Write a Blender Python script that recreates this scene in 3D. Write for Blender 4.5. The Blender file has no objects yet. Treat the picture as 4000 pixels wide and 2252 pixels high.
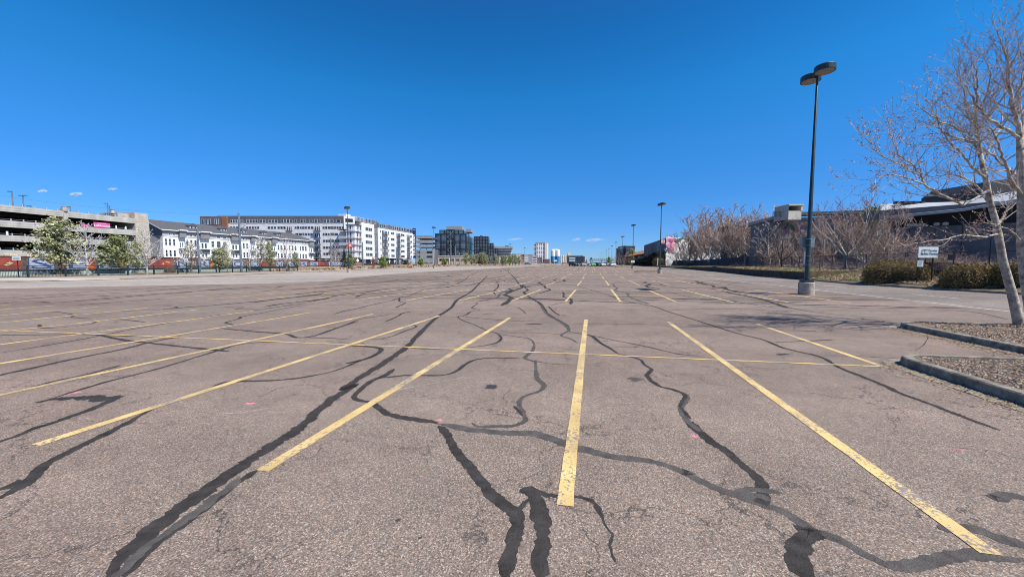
import bpy, math, random
from mathutils import Vector, Matrix, noise

# ------------------------------------------------------------------ camera, sky, sun, exposure
scene = bpy.context.scene
COL = scene.collection
F, CX, CY, H = 1480.0, 2000.0, 1126.0, 1.85
PITCH = math.atan(101 / 1480.0)
cam_data = bpy.data.cameras.new("camera")
cam_data.sensor_width = 36.0
cam_data.lens = 36.0 * F / 4000.0
cam_data.clip_start = 0.05
cam_data.clip_end = 20000.0
cam = bpy.data.objects.new("camera", cam_data)
COL.objects.link(cam)
cam.location = (0, 0, H)
cam.rotation_euler = (math.radians(90) - PITCH, 0, 0)
scene.camera = cam

SUN_DIR = Vector((.862 * math.cos(math.radians(54)), -.507 * math.cos(math.radians(54)), math.sin(math.radians(54)))).normalized()
SUN_EL = math.asin(SUN_DIR.z)
SUN_AZ = math.atan2(SUN_DIR.x, SUN_DIR.y)          # clockwise from +Y
world = bpy.data.worlds.new("World")
scene.world = world
world.use_nodes = True
wn, wl = world.node_tree.nodes, world.node_tree.links
wn.clear()
sky = wn.new("ShaderNodeTexSky")
sky.sky_type = 'NISHITA'
sky.sun_disc = False
sky.sun_elevation = SUN_EL
sky.sun_rotation = SUN_AZ
sky.altitude = 1600
sky.air_density = 1.0
sky.dust_density = 0.3
sky.ozone_density = 4.0
hs = wn.new("ShaderNodeHueSaturation")
hs.inputs['Hue'].default_value = 0.5
hs.inputs['Saturation'].default_value = 1.12
hs.inputs['Value'].default_value = 1.0
bg = wn.new("ShaderNodeBackground")
bg.inputs['Strength'].default_value = 0.13
wo = wn.new("ShaderNodeOutputWorld")
# colour response of the camera to the clear, dry sky: the same at every compass bearing, by elevation only
wtc = wn.new("ShaderNodeTexCoord")
wsp = wn.new("ShaderNodeSeparateXYZ")
wrp = wn.new("ShaderNodeValToRGB")
wmx = wn.new("ShaderNodeMix")
wmx.data_type = 'RGBA'
wmx.blend_type = 'MULTIPLY'
wmx.inputs[0].default_value = 1.0
wl.new(wtc.outputs['Generated'], wsp.inputs[0])
wl.new(wsp.outputs['Z'], wrp.inputs[0])
el_ = wrp.color_ramp.elements
for i_, (p_, c_) in enumerate([(0.0, (.30, .44, .70)), (.08, (.36, .50, .74)), (.16, (.40, .58, .80)), (.27, (.46, .72, .92)), (.38, (.46, .80, .98)), (.5, (.42, .70, .90)), (.65, (.44, .55, .76))]):
    e_ = el_[i_] if i_ < 2 else el_.new(p_)
    e_.position = p_
    e_.color = (*c_, 1)
wl.new(sky.outputs[0], wmx.inputs[6])
wl.new(wrp.outputs[0], wmx.inputs[7])
wl.new(wmx.outputs[2], hs.inputs['Color'])
wl.new(hs.outputs[0], bg.inputs['Color'])
wl.new(bg.outputs[0], wo.inputs['Surface'])

sun_data = bpy.data.lights.new("sun", 'SUN')
sun_data.energy = 5.0
sun_data.angle = math.radians(0.5)
sun_data.color = (1.0, 0.955, 0.89)
sun = bpy.data.objects.new("sun", sun_data)
COL.objects.link(sun)
sun.location = (40, -30, 60)
sun.rotation_euler = SUN_DIR.to_track_quat('Z', 'Y').to_euler()

scene.view_settings.view_transform = 'Standard'
scene.view_settings.look = 'None'
scene.view_settings.exposure = 0.5
scene.view_settings.gamma = 1.0
scene.view_settings.use_curve_mapping = False
scene.cycles.filter_width = 1.0

# ------------------------------------------------------------------ helpers: terrain and survey
GT = [(-600, 0), (0, 0), (13, -.15), (25, -.19), (33, -.22), (46, -.33), (60, -.34), (76, -.28), (90, -.22), (105, -.15),
      (125, -.05), (150, .07), (180, .2), (220, .3), (300, .35), (9000, .35)]


def lerp_table(T, y):
    if y <= T[0][0]:
        return T[0][1]
    for (a, b), (c, d) in zip(T, T[1:]):
        if y <= c:
            return b + (d - b) * (y - a) / (c - a)
    return T[-1][1]


def gz(y):
    return lerp_table(GT, y)


def ray(u, v):
    x = (u - CX) / F
    y = (CY - v) / F
    c, s = math.cos(PITCH), math.sin(PITCH)
    return x, c + y * s, -s + y * c


def P(u, v, dz=0.0):
    """ground point surveyed from the photograph"""
    dx, dy, dk = ray(u, v)
    lo, hi = .3, 3000
    for _ in range(45):
        m = (lo + hi) / 2
        if H + dk / dy * m - gz(m) - dz > 0:
            lo = m
        else:
            hi = m
    return Vector((dx / dy * lo, lo, gz(lo) + dz))


def at(u, v, Y):
    dx, dy, dk = ray(u, v)
    return Vector((dx / dy * Y, Y, H + dk / dy * Y))


def zat(v, Y, u=2000):
    return at(u, v, Y).z


KL = [(-40, -66), (10, -62), (30, -58), (40.5, -55), (51, -50.5), (60, -48), (82, -46), (109, -40.5), (154, -31), (212, 7), (232, 60), (240, 90)]
KR = [(-40, 30.5), (24, 32.1), (30, 32), (37, 33), (47, 36.6), (57, 38.4), (84, 46), (127, 55), (161, 60), (252, 69), (300, 74)]


def kr(y):
    return lerp_table(KR, y)


def kl(y):
    return lerp_table(KL, y)


# ------------------------------------------------------------------ helpers: meshes and objects
class MB:
    def __init__(self):
        self.v = []
        self.f = []
        self.m = []

    def face(self, pts, mi=0):
        n = len(self.v)
        self.v.extend([tuple(p) for p in pts])
        self.f.append(tuple(range(n, n + len(pts))))
        self.m.append(mi)

    def box(self, x0, x1, y0, y1, z0, z1, mi=0):
        self.hexa([(x0, y0, z0), (x1, y0, z0), (x1, y1, z0), (x0, y1, z0)],
                  [(x0, y0, z1), (x1, y0, z1), (x1, y1, z1), (x0, y1, z1)], mi)

    def hexa(self, bot, top, mi=0):
        k = len(bot)
        n = len(self.v)
        self.v.extend([tuple(p) for p in bot])
        self.v.extend([tuple(p) for p in top])
        self.f.append(tuple(range(n + k - 1, n - 1, -1)))
        self.m.append(mi)
        self.f.append(tuple(range(n + k, n + 2 * k)))
        self.m.append(mi)
        for i in range(k):
            j = (i + 1) % k
            self.f.append((n + i, n + j, n + k + j, n + k + i))
            self.m.append(mi)

    def tube(self, p0, p1, r0, r1, n=6, mi=0, caps=False):
        p0 = Vector(p0)
        p1 = Vector(p1)
        d = (p1 - p0)
        if d.length < 1e-6:
            return
        d.normalize()
        a = d.orthogonal().normalized()
        b = d.cross(a)
        s = len(self.v)
        for p, r in ((p0, r0), (p1, r1)):
            for i in range(n):
                t = 2 * math.pi * i / n
                self.v.append(tuple(p + a * (math.cos(t) * r) + b * (math.sin(t) * r)))
        for i in range(n):
            j = (i + 1) % n
            self.f.append((s + i, s + j, s + n + j, s + n + i))
            self.m.append(mi)
        if caps:
            self.f.append(tuple(s + i for i in range(n - 1, -1, -1)))
            self.m.append(mi)
            self.f.append(tuple(s + n + i for i in range(n)))
            self.m.append(mi)

    def path(self, pts, rads, n=6, mi=0):
        """continuous tube along a polyline"""
        pts = [Vector(p) for p in pts]
        s = len(self.v)
        d0 = (pts[1] - pts[0]).normalized()
        a = d0.orthogonal().normalized()
        for k, p in enumerate(pts):
            if k == 0:
                d = d0
            elif k == len(pts) - 1:
                d = (pts[k] - pts[k - 1]).normalized()
            else:
                d = (pts[k + 1] - pts[k - 1]).normalized()
            a = (a - d * a.dot(d))
            if a.length < 1e-5:
                a = d.orthogonal()
            a.normalize()
            b = d.cross(a)
            for i in range(n):
                t = 2 * math.pi * i / n
                self.v.append(tuple(p + (a * math.cos(t) + b * math.sin(t)) * rads[k]))
        for k in range(len(pts) - 1):
            for i in range(n):
                j = (i + 1) % n
                self.f.append((s + k * n + i, s + k * n + j, s + (k + 1) * n + j, s + (k + 1) * n + i))
                self.m.append(mi)
        e = s + (len(pts) - 1) * n
        self.f.append(tuple(e + i for i in range(n)))
        self.m.append(mi)

    def lathe(self, c, prof, n=16, mi=0):
        """prof = [(r,z)...] around the vertical axis through c"""
        s = len(self.v)
        for r, z in prof:
            for i in range(n):
                t = 2 * math.pi * i / n
                self.v.append((c[0] + r * math.cos(t), c[1] + r * math.sin(t), c[2] + z))
        for k in range(len(prof) - 1):
            for i in range(n):
                j = (i + 1) % n
                self.f.append((s + k * n + i, s + k * n + j, s + (k + 1) * n + j, s + (k + 1) * n + i))
                self.m.append(mi)
        self.f.append(tuple(s + i for i in range(n - 1, -1, -1)))
        self.m.append(mi)
        e = s + (len(prof) - 1) * n
        self.f.append(tuple(e + i for i in range(n)))
        self.m.append(mi)

    def build(self, name, mats, parent=None, root=(0, 0, 0), smooth=False, kind=None):
        me = bpy.data.meshes.new(name)
        r = Vector(root)
        if r.length > 0:
            vs = [(x - r.x, y - r.y, z - r.z) for x, y, z in self.v]
        else:
            vs = self.v
        me.from_pydata(vs, [], self.f)
        if not isinstance(mats, (list, tuple)):
            mats = [mats]
        for m in mats:
            me.materials.append(m)
        if len(mats) > 1:
            me.polygons.foreach_set('material_index', self.m)
        if smooth:
            me.polygons.foreach_set('use_smooth', [True] * len(me.polygons))
        me.update()
        o = bpy.data.objects.new(name, me)
        COL.objects.link(o)
        if parent is not None:
            o.parent = parent
        if kind:
            o['kind'] = kind
        return o


def thing(name, label, cat, loc=(0, 0, 0), group=None, rz=0.0):
    o = bpy.data.objects.new(name, None)
    o.empty_display_size = .3
    COL.objects.link(o)
    o.location = loc
    o.rotation_euler = (0, 0, rz)
    o['label'] = label
    o['category'] = cat
    if group:
        o['group'] = group
    return o


def tag(o, label, cat, group=None):
    o['label'] = label
    o['category'] = cat
    if group:
        o['group'] = group
    return o


def copy_tree(o, parent=None):
    c = o.copy()
    COL.objects.link(c)
    c.parent = parent
    for ch in list(o.children):
        copy_tree(ch, c)
    return c


def text_mesh(txt, size=1.0, bold=0.0, ext=.01):
    cu = bpy.data.curves.new("lettering", 'FONT')
    cu.body = txt
    cu.size = size
    cu.extrude = ext
    cu.offset = bold
    cu.align_x = 'CENTER'
    cu.align_y = 'CENTER'
    cu.resolution_u = 2
    ob = bpy.data.objects.new("lettering", cu)
    COL.objects.link(ob)
    bpy.context.view_layer.update()
    me = bpy.data.meshes.new_from_object(ob.evaluated_get(bpy.context.evaluated_depsgraph_get()))
    bpy.data.objects.remove(ob)
    bpy.data.curves.remove(cu)
    return me


def put_text(name, txt, size, loc, rz, m, parent, root=(0, 0, 0), bold=0.0, roll=0.0, sx=1.0):
    """upright lettering facing -Y turned by rz; roll turns it in its own plane"""
    me = text_mesh(txt, size, bold)
    M = Matrix.Rotation(rz, 4, 'Z') @ Matrix.Rotation(math.pi / 2, 4, 'X') @ Matrix.Rotation(roll, 4, 'Z') @ Matrix.Scale(sx, 4, (1, 0, 0))
    me.transform(Matrix.Translation(Vector(loc) - Vector(root)) @ M)
    me.materials.clear()
    me.materials.append(m)
    o = bpy.data.objects.new(name, me)
    COL.objects.link(o)
    o.parent = parent
    return o


# ------------------------------------------------------------------ materials
def newmat(name):
    m = bpy.data.materials.new(name)
    m.use_nodes = True
    nt = m.node_tree
    b = nt.nodes['Principled BSDF']
    return m, nt, b


def N(nt, typ, **kw):
    n = nt.nodes.new(typ)
    for k, v in kw.items():
        setattr(n, k, v)
    return n


def mk(name, col, rough=.8, var=.12, scale=1.5, bump=0.0, bscale=30, metal=0.0, spec=.3, col2=None, streak=False):
    """base colour with large and small mottling, optional relief"""
    m, nt, b = newmat(name)
    tc = N(nt, 'ShaderNodeTexCoord')
    mp = N(nt, 'ShaderNodeMapping')
    if streak:
        mp.inputs['Scale'].default_value = (1, 1, .15)
    nt.links.new(tc.outputs['Object'], mp.inputs[0])
    n1 = N(nt, 'ShaderNodeTexNoise')
    n1.inputs['Scale'].default_value = scale
    n1.inputs['Detail'].default_value = 6
    n1.inputs['Roughness'].default_value = .65
    nt.links.new(mp.outputs[0], n1.inputs['Vector'])
    rp = N(nt, 'ShaderNodeValToRGB')
    c2 = col2 if col2 else tuple(max(0, c * (1 - 2.2 * var)) for c in col)
    c1 = tuple(min(1, c * (1 + var)) for c in col)
    rp.color_ramp.elements[0].position = .32
    rp.color_ramp.elements[1].position = .68
    rp.color_ramp.elements[0].color = (*c2, 1)
    rp.color_ramp.elements[1].color = (*c1, 1)
    nt.links.new(n1.outputs[0], rp.inputs[0])
    nt.links.new(rp.outputs[0], b.inputs['Base Color'])
    b.inputs['Roughness'].default_value = rough
    b.inputs['Metallic'].default_value = metal
    b.inputs['Specular IOR Level'].default_value = spec
    if bump > 0:
        n2 = N(nt, 'ShaderNodeTexNoise')
        n2.inputs['Scale'].default_value = bscale
        n2.inputs['Detail'].default_value = 4
        nt.links.new(tc.outputs['Object'], n2.inputs['Vector'])
        bp = N(nt, 'ShaderNodeBump')
        bp.inputs['Strength'].default_value = bump
        bp.inputs['Distance'].default_value = .02
        nt.links.new(n2.outputs[0], bp.inputs['Height'])
        nt.links.new(bp.outputs[0], b.inputs['Normal'])
    return m


def leafmat(name, cols, rough=.7):
    """leaf colour differs from leaf to leaf"""
    m, nt, b = newmat(name)
    g = N(nt, 'ShaderNodeNewGeometry')
    rp = N(nt, 'ShaderNodeValToRGB')
    els = rp.color_ramp.elements
    els[0].color = (*cols[0], 1)
    els[0].position = 0
    els[1].color = (*cols[-1], 1)
    els[1].position = 1
    for i, c in enumerate(cols[1:-1]):
        e = els.new((i + 1) / (len(cols) - 1))
        e.color = (*c, 1)
    nt.links.new(g.outputs['Random Per Island'], rp.inputs[0])
    nt.links.new(rp.outputs[0], b.inputs['Base Color'])
    b.inputs['Roughness'].default_value = rough
    b.inputs['Specular IOR Level'].default_value = .2
    return m


def glassmat(name, col=(.03, .045, .06), rough=.06, var=.5):
    m, nt, b = newmat(name)
    g = N(nt, 'ShaderNodeObjectInfo')
    rp = N(nt, 'ShaderNodeValToRGB')
    rp.color_ramp.elements[0].color = (*[c * (1 - var) for c in col], 1)
    rp.color_ramp.elements[1].color = (*[c * (1 + 2 * var) for c in col], 1)
    nt.links.new(g.outputs['Random'], rp.inputs[0])
    nt.links.new(rp.outputs[0], b.inputs['Base Color'])
    b.inputs['Roughness'].default_value = rough
    b.inputs['Specular IOR Level'].default_value = .9
    return m


def asphalt(name, tone, aggr=1.0, reddish=1.0, crack=1.0):
    """weathered asphalt: stones in three sizes of tint, tar patches, hairline cracks"""
    m, nt, b = newmat(name)
    L = nt.links
    tc = N(nt, 'ShaderNodeTexCoord')
    vo = N(nt, 'ShaderNodeTexVoronoi')
    vo.inputs['Scale'].default_value = 112
    L.new(tc.outputs['Object'], vo.inputs['Vector'])
    sep = N(nt, 'ShaderNodeSeparateColor')
    L.new(vo.outputs['Color'], sep.inputs[0])
    rp = N(nt, 'ShaderNodeValToRGB')
    rp.color_ramp.interpolation = 'CONSTANT'
    t = tone
    stops = [(0, (.30, .27, .26)), (.18, (.62, .55, .54)), (.36, (.92, .78, .74)), (.52, (1.28, .96, .84)), (.64, (.80, .84, .92)), (.78, (1.55, 1.38, 1.26)), (.92, (2.2, 2.1, 2.0))]
    els = rp.color_ramp.elements
    for i, (p, c) in enumerate(stops):
        r, g_, bb = c
        r = 1 + (r - 1) * aggr
        g_ = 1 + (g_ - 1) * aggr
        bb = 1 + (bb - 1) * aggr
        cc = (t[0] * r, t[1] * g_, t[2] * bb, 1)
        if i == 0:
            els[0].position = p
            els[0].color = cc
        elif i == 1:
            els[1].position = p
            els[1].color = cc
        else:
            e = els.new(p)
            e.color = cc
    L.new(sep.outputs[0], rp.inputs[0])
    # tar between the stones
    edge = N(nt, 'ShaderNodeMapRange')
    edge.inputs[1].default_value = .35
    edge.inputs[2].default_value = .75
    edge.inputs[3].default_value = 1.0
    edge.inputs[4].default_value = 1 - .45 * aggr
    L.new(vo.outputs['Distance'], edge.inputs[0])
    # broad tint: reddish and grey areas
    n1 = N(nt, 'ShaderNodeTexNoise')
    n1.inputs['Scale'].default_value = .09
    n1.inputs['Detail'].default_value = 5
    n1.inputs['Roughness'].default_value = .6
    L.new(tc.outputs['Object'], n1.inputs['Vector'])
    r1 = N(nt, 'ShaderNodeValToRGB')
    r1.color_ramp.elements[0].position = .38
    r1.color_ramp.elements[1].position = .62
    r1.color_ramp.elements[0].color = (1.0 + .02 * reddish, 1.0, 1.0 - .01 * reddish, 1)
    r1.color_ramp.elements[1].color = (1.0 + .06 * reddish, 1.0 - .05 * reddish, 1.0 - .06 * reddish, 1)
    L.new(n1.outputs[0], r1.inputs[0])
    # medium blotches
    n2 = N(nt, 'ShaderNodeTexNoise')
    n2.inputs['Scale'].default_value = 1.1
    n2.inputs['Detail'].default_value = 8
    n2.inputs['Roughness'].default_value = .7
    L.new(tc.outputs['Object'], n2.inputs['Vector'])
    r2 = N(nt, 'ShaderNodeMapRange')
    r2.inputs[1].default_value = .3
    r2.inputs[2].default_value = .7
    r2.inputs[3].default_value = .80
    r2.inputs[4].default_value = 1.14
    L.new(n2.outputs[0], r2.inputs[0])
    # driven lanes and stained parking rows run across in long faint bands
    mpb = N(nt, 'ShaderNodeMapping')
    mpb.inputs['Rotation'].default_value = (0, 0, -.12)
    mpb.inputs['Scale'].default_value = (.02, .3, 1)
    L.new(tc.outputs['Object'], mpb.inputs[0])
    n4 = N(nt, 'ShaderNodeTexNoise')
    n4.inputs['Scale'].default_value = 1.0
    n4.inputs['Detail'].default_value = 5
    L.new(mpb.outputs[0], n4.inputs['Vector'])
    r4 = N(nt, 'ShaderNodeMapRange')
    r4.inputs[1].default_value = .3
    r4.inputs[2].default_value = .7
    r4.inputs[3].default_value = .78
    r4.inputs[4].default_value = 1.16
    L.new(n4.outputs[0], r4.inputs[0])

    def mul(a, bsock, isval=False):
        mx = N(nt, 'ShaderNodeMix', data_type='RGBA', blend_type='MULTIPLY')
        mx.inputs[0].default_value = 1
        L.new(a, mx.inputs[6])
        L.new(bsock, mx.inputs[7])
        return mx.outputs[2]
    c = mul(rp.outputs[0], edge.outputs[0])
    c = mul(c, r1.outputs[0])
    c = mul(c, r2.outputs[0])
    c = mul(c, r4.outputs[0])
    if crack > 0:
        # hairline cracks: borders of large warped cells, broken up by noise
        nw = N(nt, 'ShaderNodeTexNoise')
        nw.inputs['Scale'].default_value = 1.6
        nw.inputs['Detail'].default_value = 6
        nw.inputs['Roughness'].default_value = .65
        L.new(tc.outputs['Object'], nw.inputs['Vector'])
        add = N(nt, 'ShaderNodeMix', data_type='RGBA', blend_type='ADD')
        add.inputs[0].default_value = .9
        L.new(tc.outputs['Object'], add.inputs[6])
        L.new(nw.outputs['Color'], add.inputs[7])
        ve = N(nt, 'ShaderNodeTexVoronoi', feature='DISTANCE_TO_EDGE')
        ve.inputs['Scale'].default_value = .85
        L.new(add.outputs[2], ve.inputs['Vector'])
        lt = N(nt, 'ShaderNodeMapRange')
        lt.inputs[1].default_value = .0015
        lt.inputs[2].default_value = .010
        lt.inputs[3].default_value = 1
        lt.inputs[4].default_value = 0
        L.new(ve.outputs['Distance'], lt.inputs[0])
        nm = N(nt, 'ShaderNodeTexNoise')
        nm.inputs['Scale'].default_value = .35
        nm.inputs['Detail'].default_value = 3
        L.new(tc.outputs['Object'], nm.inputs['Vector'])
        mk_ = N(nt, 'ShaderNodeMapRange')
        mk_.inputs[1].default_value = .38
        mk_.inputs[2].default_value = .52
        mk_.inputs[3].default_value = 0
        mk_.inputs[4].default_value = .85 * crack
        L.new(nm.outputs[0], mk_.inputs[0])
        ml = N(nt, 'ShaderNodeMath', operation='MULTIPLY')
        L.new(lt.outputs[0], ml.inputs[0])
        L.new(mk_.outputs[0], ml.inputs[1])
        mx = N(nt, 'ShaderNodeMix', data_type='RGBA')
        L.new(ml.outputs[0], mx.inputs[0])
        L.new(c, mx.inputs[6])
        mx.inputs[7].default_value = (.035, .033, .032, 1)
        c = mx.outputs[2]
    L.new(c, b.inputs['Base Color'])
    b.inputs['Roughness'].default_value = .92
    b.inputs['Specular IOR Level'].default_value = .25
    bp = N(nt, 'ShaderNodeBump')
    bp.inputs['Strength'].default_value = .4
    bp.inputs['Distance'].default_value = .005
    L.new(vo.outputs['Distance'], bp.inputs['Height'])
    L.new(bp.outputs[0], b.inputs['Normal'])
    return m


def wornpaint(name, col, under, amt=.5):
    """road paint worn through along fine cracks and chips"""
    m, nt, b = newmat(name)
    L = nt.links
    tc = N(nt, 'ShaderNodeTexCoord')
    n1 = N(nt, 'ShaderNodeTexNoise')
    n1.inputs['Scale'].default_value = 38
    n1.inputs['Detail'].default_value = 5
    n1.inputs['Roughness'].default_value = .7
    L.new(tc.outputs['Object'], n1.inputs['Vector'])
    n2 = N(nt, 'ShaderNodeTexNoise')
    n2.inputs['Scale'].default_value = 2.2
    n2.inputs['Detail'].default_value = 3
    L.new(tc.outputs['Object'], n2.inputs['Vector'])
    ad = N(nt, 'ShaderNodeMath', operation='MULTIPLY_ADD')
    L.new(n2.outputs[0], ad.inputs[0])
    ad.inputs[1].default_value = .5
    L.new(n1.outputs[0], ad.inputs[2])
    mr = N(nt, 'ShaderNodeMapRange')
    mr.inputs[1].default_value = .83 - .08 * amt
    mr.inputs[2].default_value = .90 - .08 * amt
    L.new(ad.outputs[0], mr.inputs[0])
    n3 = N(nt, 'ShaderNodeTexNoise')
    n3.inputs['Scale'].default_value = 1.7
    n3.inputs['Detail'].default_value = 6
    L.new(tc.outputs['Object'], n3.inputs['Vector'])
    rp = N(nt, 'ShaderNodeValToRGB')
    rp.color_ramp.elements[0].position = .3
    rp.color_ramp.elements[1].position = .7
    rp.color_ramp.elements[0].color = (*[c * .62 for c in col], 1)
    rp.color_ramp.elements[1].color = (*[min(1, c * 1.12) for c in col], 1)
    L.new(n3.outputs[0], rp.inputs[0])
    mx = N(nt, 'ShaderNodeMix', data_type='RGBA')
    L.new(mr.outputs[0], mx.inputs[0])
    L.new(rp.outputs[0], mx.inputs[6])
    mx.inputs[7].default_value = (*under, 1)
    L.new(mx.outputs[2], b.inputs['Base Color'])
    b.inputs['Roughness'].default_value = .75
    bp = N(nt, 'ShaderNodeBump')
    bp.inputs['Strength'].default_value = .4
    bp.inputs['Distance'].default_value = .004
    L.new(n1.outputs[0], bp.inputs['Height'])
    L.new(bp.outputs[0], b.inputs['Normal'])
    return m


M = {}
M['lot'] = asphalt('lot_asphalt', (.240, .207, .172), .66, .65, 1.0)
M['road'] = asphalt('road_asphalt', (.365, .335, .29), .45, .15, .4)
M['aisle'] = asphalt('aisle_asphalt', (.25, .232, .202), .8, .3, .8)
M['yellow'] = wornpaint('yellow_paint', (.65, .465, .18), (.20, .17, .155), .8)
M['white_line'] = wornpaint('white_paint', (.62, .61, .57), (.22, .21, .2), .9)
M['seal'] = mk('crack_sealant', (.043, .039, .036), .85, .35, 9, .5, 60, spec=.08, col2=(.026, .024, .023))
M['seal_old'] = mk('old_crack_sealant', (.088, .080, .073), .9, .25, 7, .6, 70, spec=.08, col2=(.055, .051, .048))
M['stain'] = mk('oil_stain', (.05, .045, .042), .6, .3, 14)
M['stain_soft'] = mk('old_oil_drip', (.155, .135, .115), .8, .3, 20)
M['pink'] = mk('pink_marking_paint', (.62, .22, .26), .8, .25, 30)
M['scratch'] = mk('pale_scratch', (.42, .40, .38), .8, .25, 20)
M['dirt'] = mk('dirt', (.30, .235, .165), .95, .25, .6, .5, 12)
M['tan_walk'] = mk('tan_concrete', (.34, .29, .225), .9, .15, .8, .3, 20)
M['kerb'] = mk('kerb_concrete', (.26, .232, .18), .9, .3, 5, .6, 40)
M['kerb_yellow'] = mk('faded_yellow_kerb_top', (.56, .50, .34), .9, .2, 3, .4, 40)
M['conc'] = mk('garage_concrete', (.44, .425, .385), .9, .12, .5, .3, 8, streak=True)
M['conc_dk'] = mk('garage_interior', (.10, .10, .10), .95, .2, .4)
M['conc_tan'] = mk('tan_garage_concrete', (.46, .41, .34), .9, .12, .6, .3, 8)
M['conc_blue'] = mk('grey_ramp_concrete', (.30, .315, .33), .9, .1, .3)
M['pole'] = mk('dark_green_pole_paint', (.022, .045, .046), .42, .2, 3, spec=.5)
M['black'] = mk('black_metal', (.012, .013, .014), .5, .2, 4)
M['lens'] = mk('lamp_lens', (.25, .24, .22), .4, .15, 5)
M['galv'] = mk('galvanised_metal', (.27, .30, .32), .5, .15, 2, metal=.3)
M['bluegrey'] = mk('blue_grey_mast', (.16, .20, .24), .5, .15, 2)
M['white'] = mk('white_siding', (.74, .75, .76), .7, .04, .4)
M['white_rough'] = mk('white_painted_metal', (.70, .70, .69), .6, .08, .6)
M['grey_siding'] = mk('grey_siding', (.40, .42, .43), .75, .06, .4)
M['dk_siding'] = mk('dark_siding', (.21, .225, .225), .75, .08, 3)
M['shingle'] = mk('roof_shingles', (.095, .095, .105), .9, .18, 2.5, .5, 8)
M['trim'] = mk('white_trim', (.78, .78, .77), .6, .03, 1)
M['brick'] = mk('red_brick', (.20, .085, .065), .9, .25, 3, .4, 15)
M['charcoal'] = mk('charcoal_cladding', (.115, .115, .135), .75, .08, .4)
M['brown_panel'] = mk('rust_brown_panel', (.27, .12, .06), .7, .15, 1)
M['glass'] = glassmat('window_glass')
M['glass_teal'] = glassmat('teal_glass', (.07, .12, .12), .08, .4)
M['glass_dk'] = glassmat('dark_facade_glass', (.03, .042, .06), .12, .5)
M['navy'] = mk('navy_banner', (.015, .045, .16), .7, .1, 1)
M['tanbrick'] = mk('tan_brick', (.52, .42, .30), .9, .1, .5)
M['steel_dk'] = mk('dark_steel', (.025, .027, .033), .45, .15, 1)
M['penthouse'] = mk('penthouse_metal', (.28, .305, .33), .6, .06, .3)
M['greenband'] = mk('pale_green_concrete', (.36, .43, .37), .9, .12, .5, .2, 10)
M['darkband'] = mk('blue_grey_patch', (.085, .12, .15), .9, .15, 1)
M['mural_red'] = mk('mural_red', (.27, .055, .035), .85, .3, .35, col2=(.11, .035, .03))
M['mural_grey'] = mk('mural_grey', (.13, .095, .085), .9, .3, .8)
M['mural_blue'] = mk('mural_pale_blue', (.33, .38, .47), .85, .2, .6)
M['mural_navy'] = mk('mural_navy', (.03, .06, .15), .85, .2, 1)
M['mural_orange'] = mk('mural_orange', (.62, .17, .05), .85, .25, .8)
M['magenta'] = mk('magenta_banner', (.60, .10, .28), .7, .1, 1)
M['cream'] = mk('cream_concrete', (.62, .57, .46), .85, .08, .3)
M['silo_blue'] = mk('silo_blue', (.06, .24, .45), .7, .12, .1)
M['far_red'] = mk('far_red_brick', (.27, .15, .13), .9, .15, .1)
M['far_grey'] = mk('far_grey', (.30, .33, .36), .8, .1, .1)
M['far_green'] = mk('far_green_grey', (.26, .30, .27), .9, .1, .1)
M['pale_slab'] = mk('pale_slab', (.50, .46, .40), .9, .1, 2)
M['bark_pale'] = mk('pale_bark', (.46, .40, .32), .9, .35, 6, .6, 25, col2=(.12, .10, .085))
M['bark_grey'] = mk('grey_bark', (.22, .19, .165), .9, .3, 4, col2=(.08, .065, .055))
M['bark_mid'] = mk('light_brown_bark', (.46, .40, .34), .9, .25, 3, col2=(.22, .18, .15))
M['bark_dark'] = mk('dark_bark', (.085, .068, .056), .9, .3, 4)
M['bark_white'] = mk('whitish_bark', (.45, .43, .42), .9, .2, 4)
M['bark_red'] = mk('reddish_twig', (.26, .11, .085), .9, .3, 4)
M['twig'] = mk('brown_twig', (.33, .235, .185), .9, .3, 3, col2=(.17, .12, .10))
M['bud'] = leafmat('buds', [(.26, .13, .10), (.44, .27, .22), (.16, .085, .065), (.50, .36, .31)])
M['leaf_pear'] = leafmat('pear_leaves', [(.14, .16, .05), (.34, .35, .17), (.50, .50, .35), (.22, .24, .09), (.40, .40, .24)])
M['leaf_green'] = leafmat('spring_leaves', [(.10, .13, .04), (.24, .28, .10), (.38, .40, .20), (.16, .18, .07)])
M['bankleaf'] = leafmat('bank_leaves', [(.13, .08, .04), (.24, .155, .085), (.08, .05, .03), (.30, .21, .13), (.10, .10, .035)])
M['leaf_lime'] = leafmat('lime_leaves', [(.16, .22, .05), (.30, .36, .12), (.22, .28, .08)])
M['leaf_white'] = leafmat('blossom', [(.56, .54, .48), (.36, .36, .24), (.66, .64, .58), (.27, .29, .15)])
M['leaf_red'] = leafmat('red_buds', [(.30, .12, .09), (.20, .07, .06), (.42, .22, .17)])
M['spruce'] = leafmat('spruce_needles', [(.025, .04, .03), (.05, .075, .055), (.03, .05, .045)])
M['hedge'] = leafmat('hedge_twigs', [(.14, .10, .04), (.36, .25, .08), (.18, .13, .045), (.09, .065, .035), (.38, .27, .10)])
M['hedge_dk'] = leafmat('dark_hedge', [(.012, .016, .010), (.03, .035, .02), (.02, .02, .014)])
M['redshrub'] = leafmat('red_shrub', [(.16, .06, .04), (.26, .12, .07), (.10, .045, .035)])
M['dryleaf'] = leafmat('dry_leaves', [(.24, .15, .08), (.40, .28, .17), (.16, .095, .055), (.46, .36, .25)])
M['ivy'] = leafmat('ivy', [(.05, .08, .02), (.11, .15, .035), (.20, .21, .07), (.26, .18, .09), (.07, .06, .03)])
M['soil'] = mk('dark_soil', (.10, .075, .055), .95, .3, 2, .6, 20)
M['mulch'] = mk('mulch_bed', (.10, .075, .06), .95, .3, 14, .8, 60)
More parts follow.
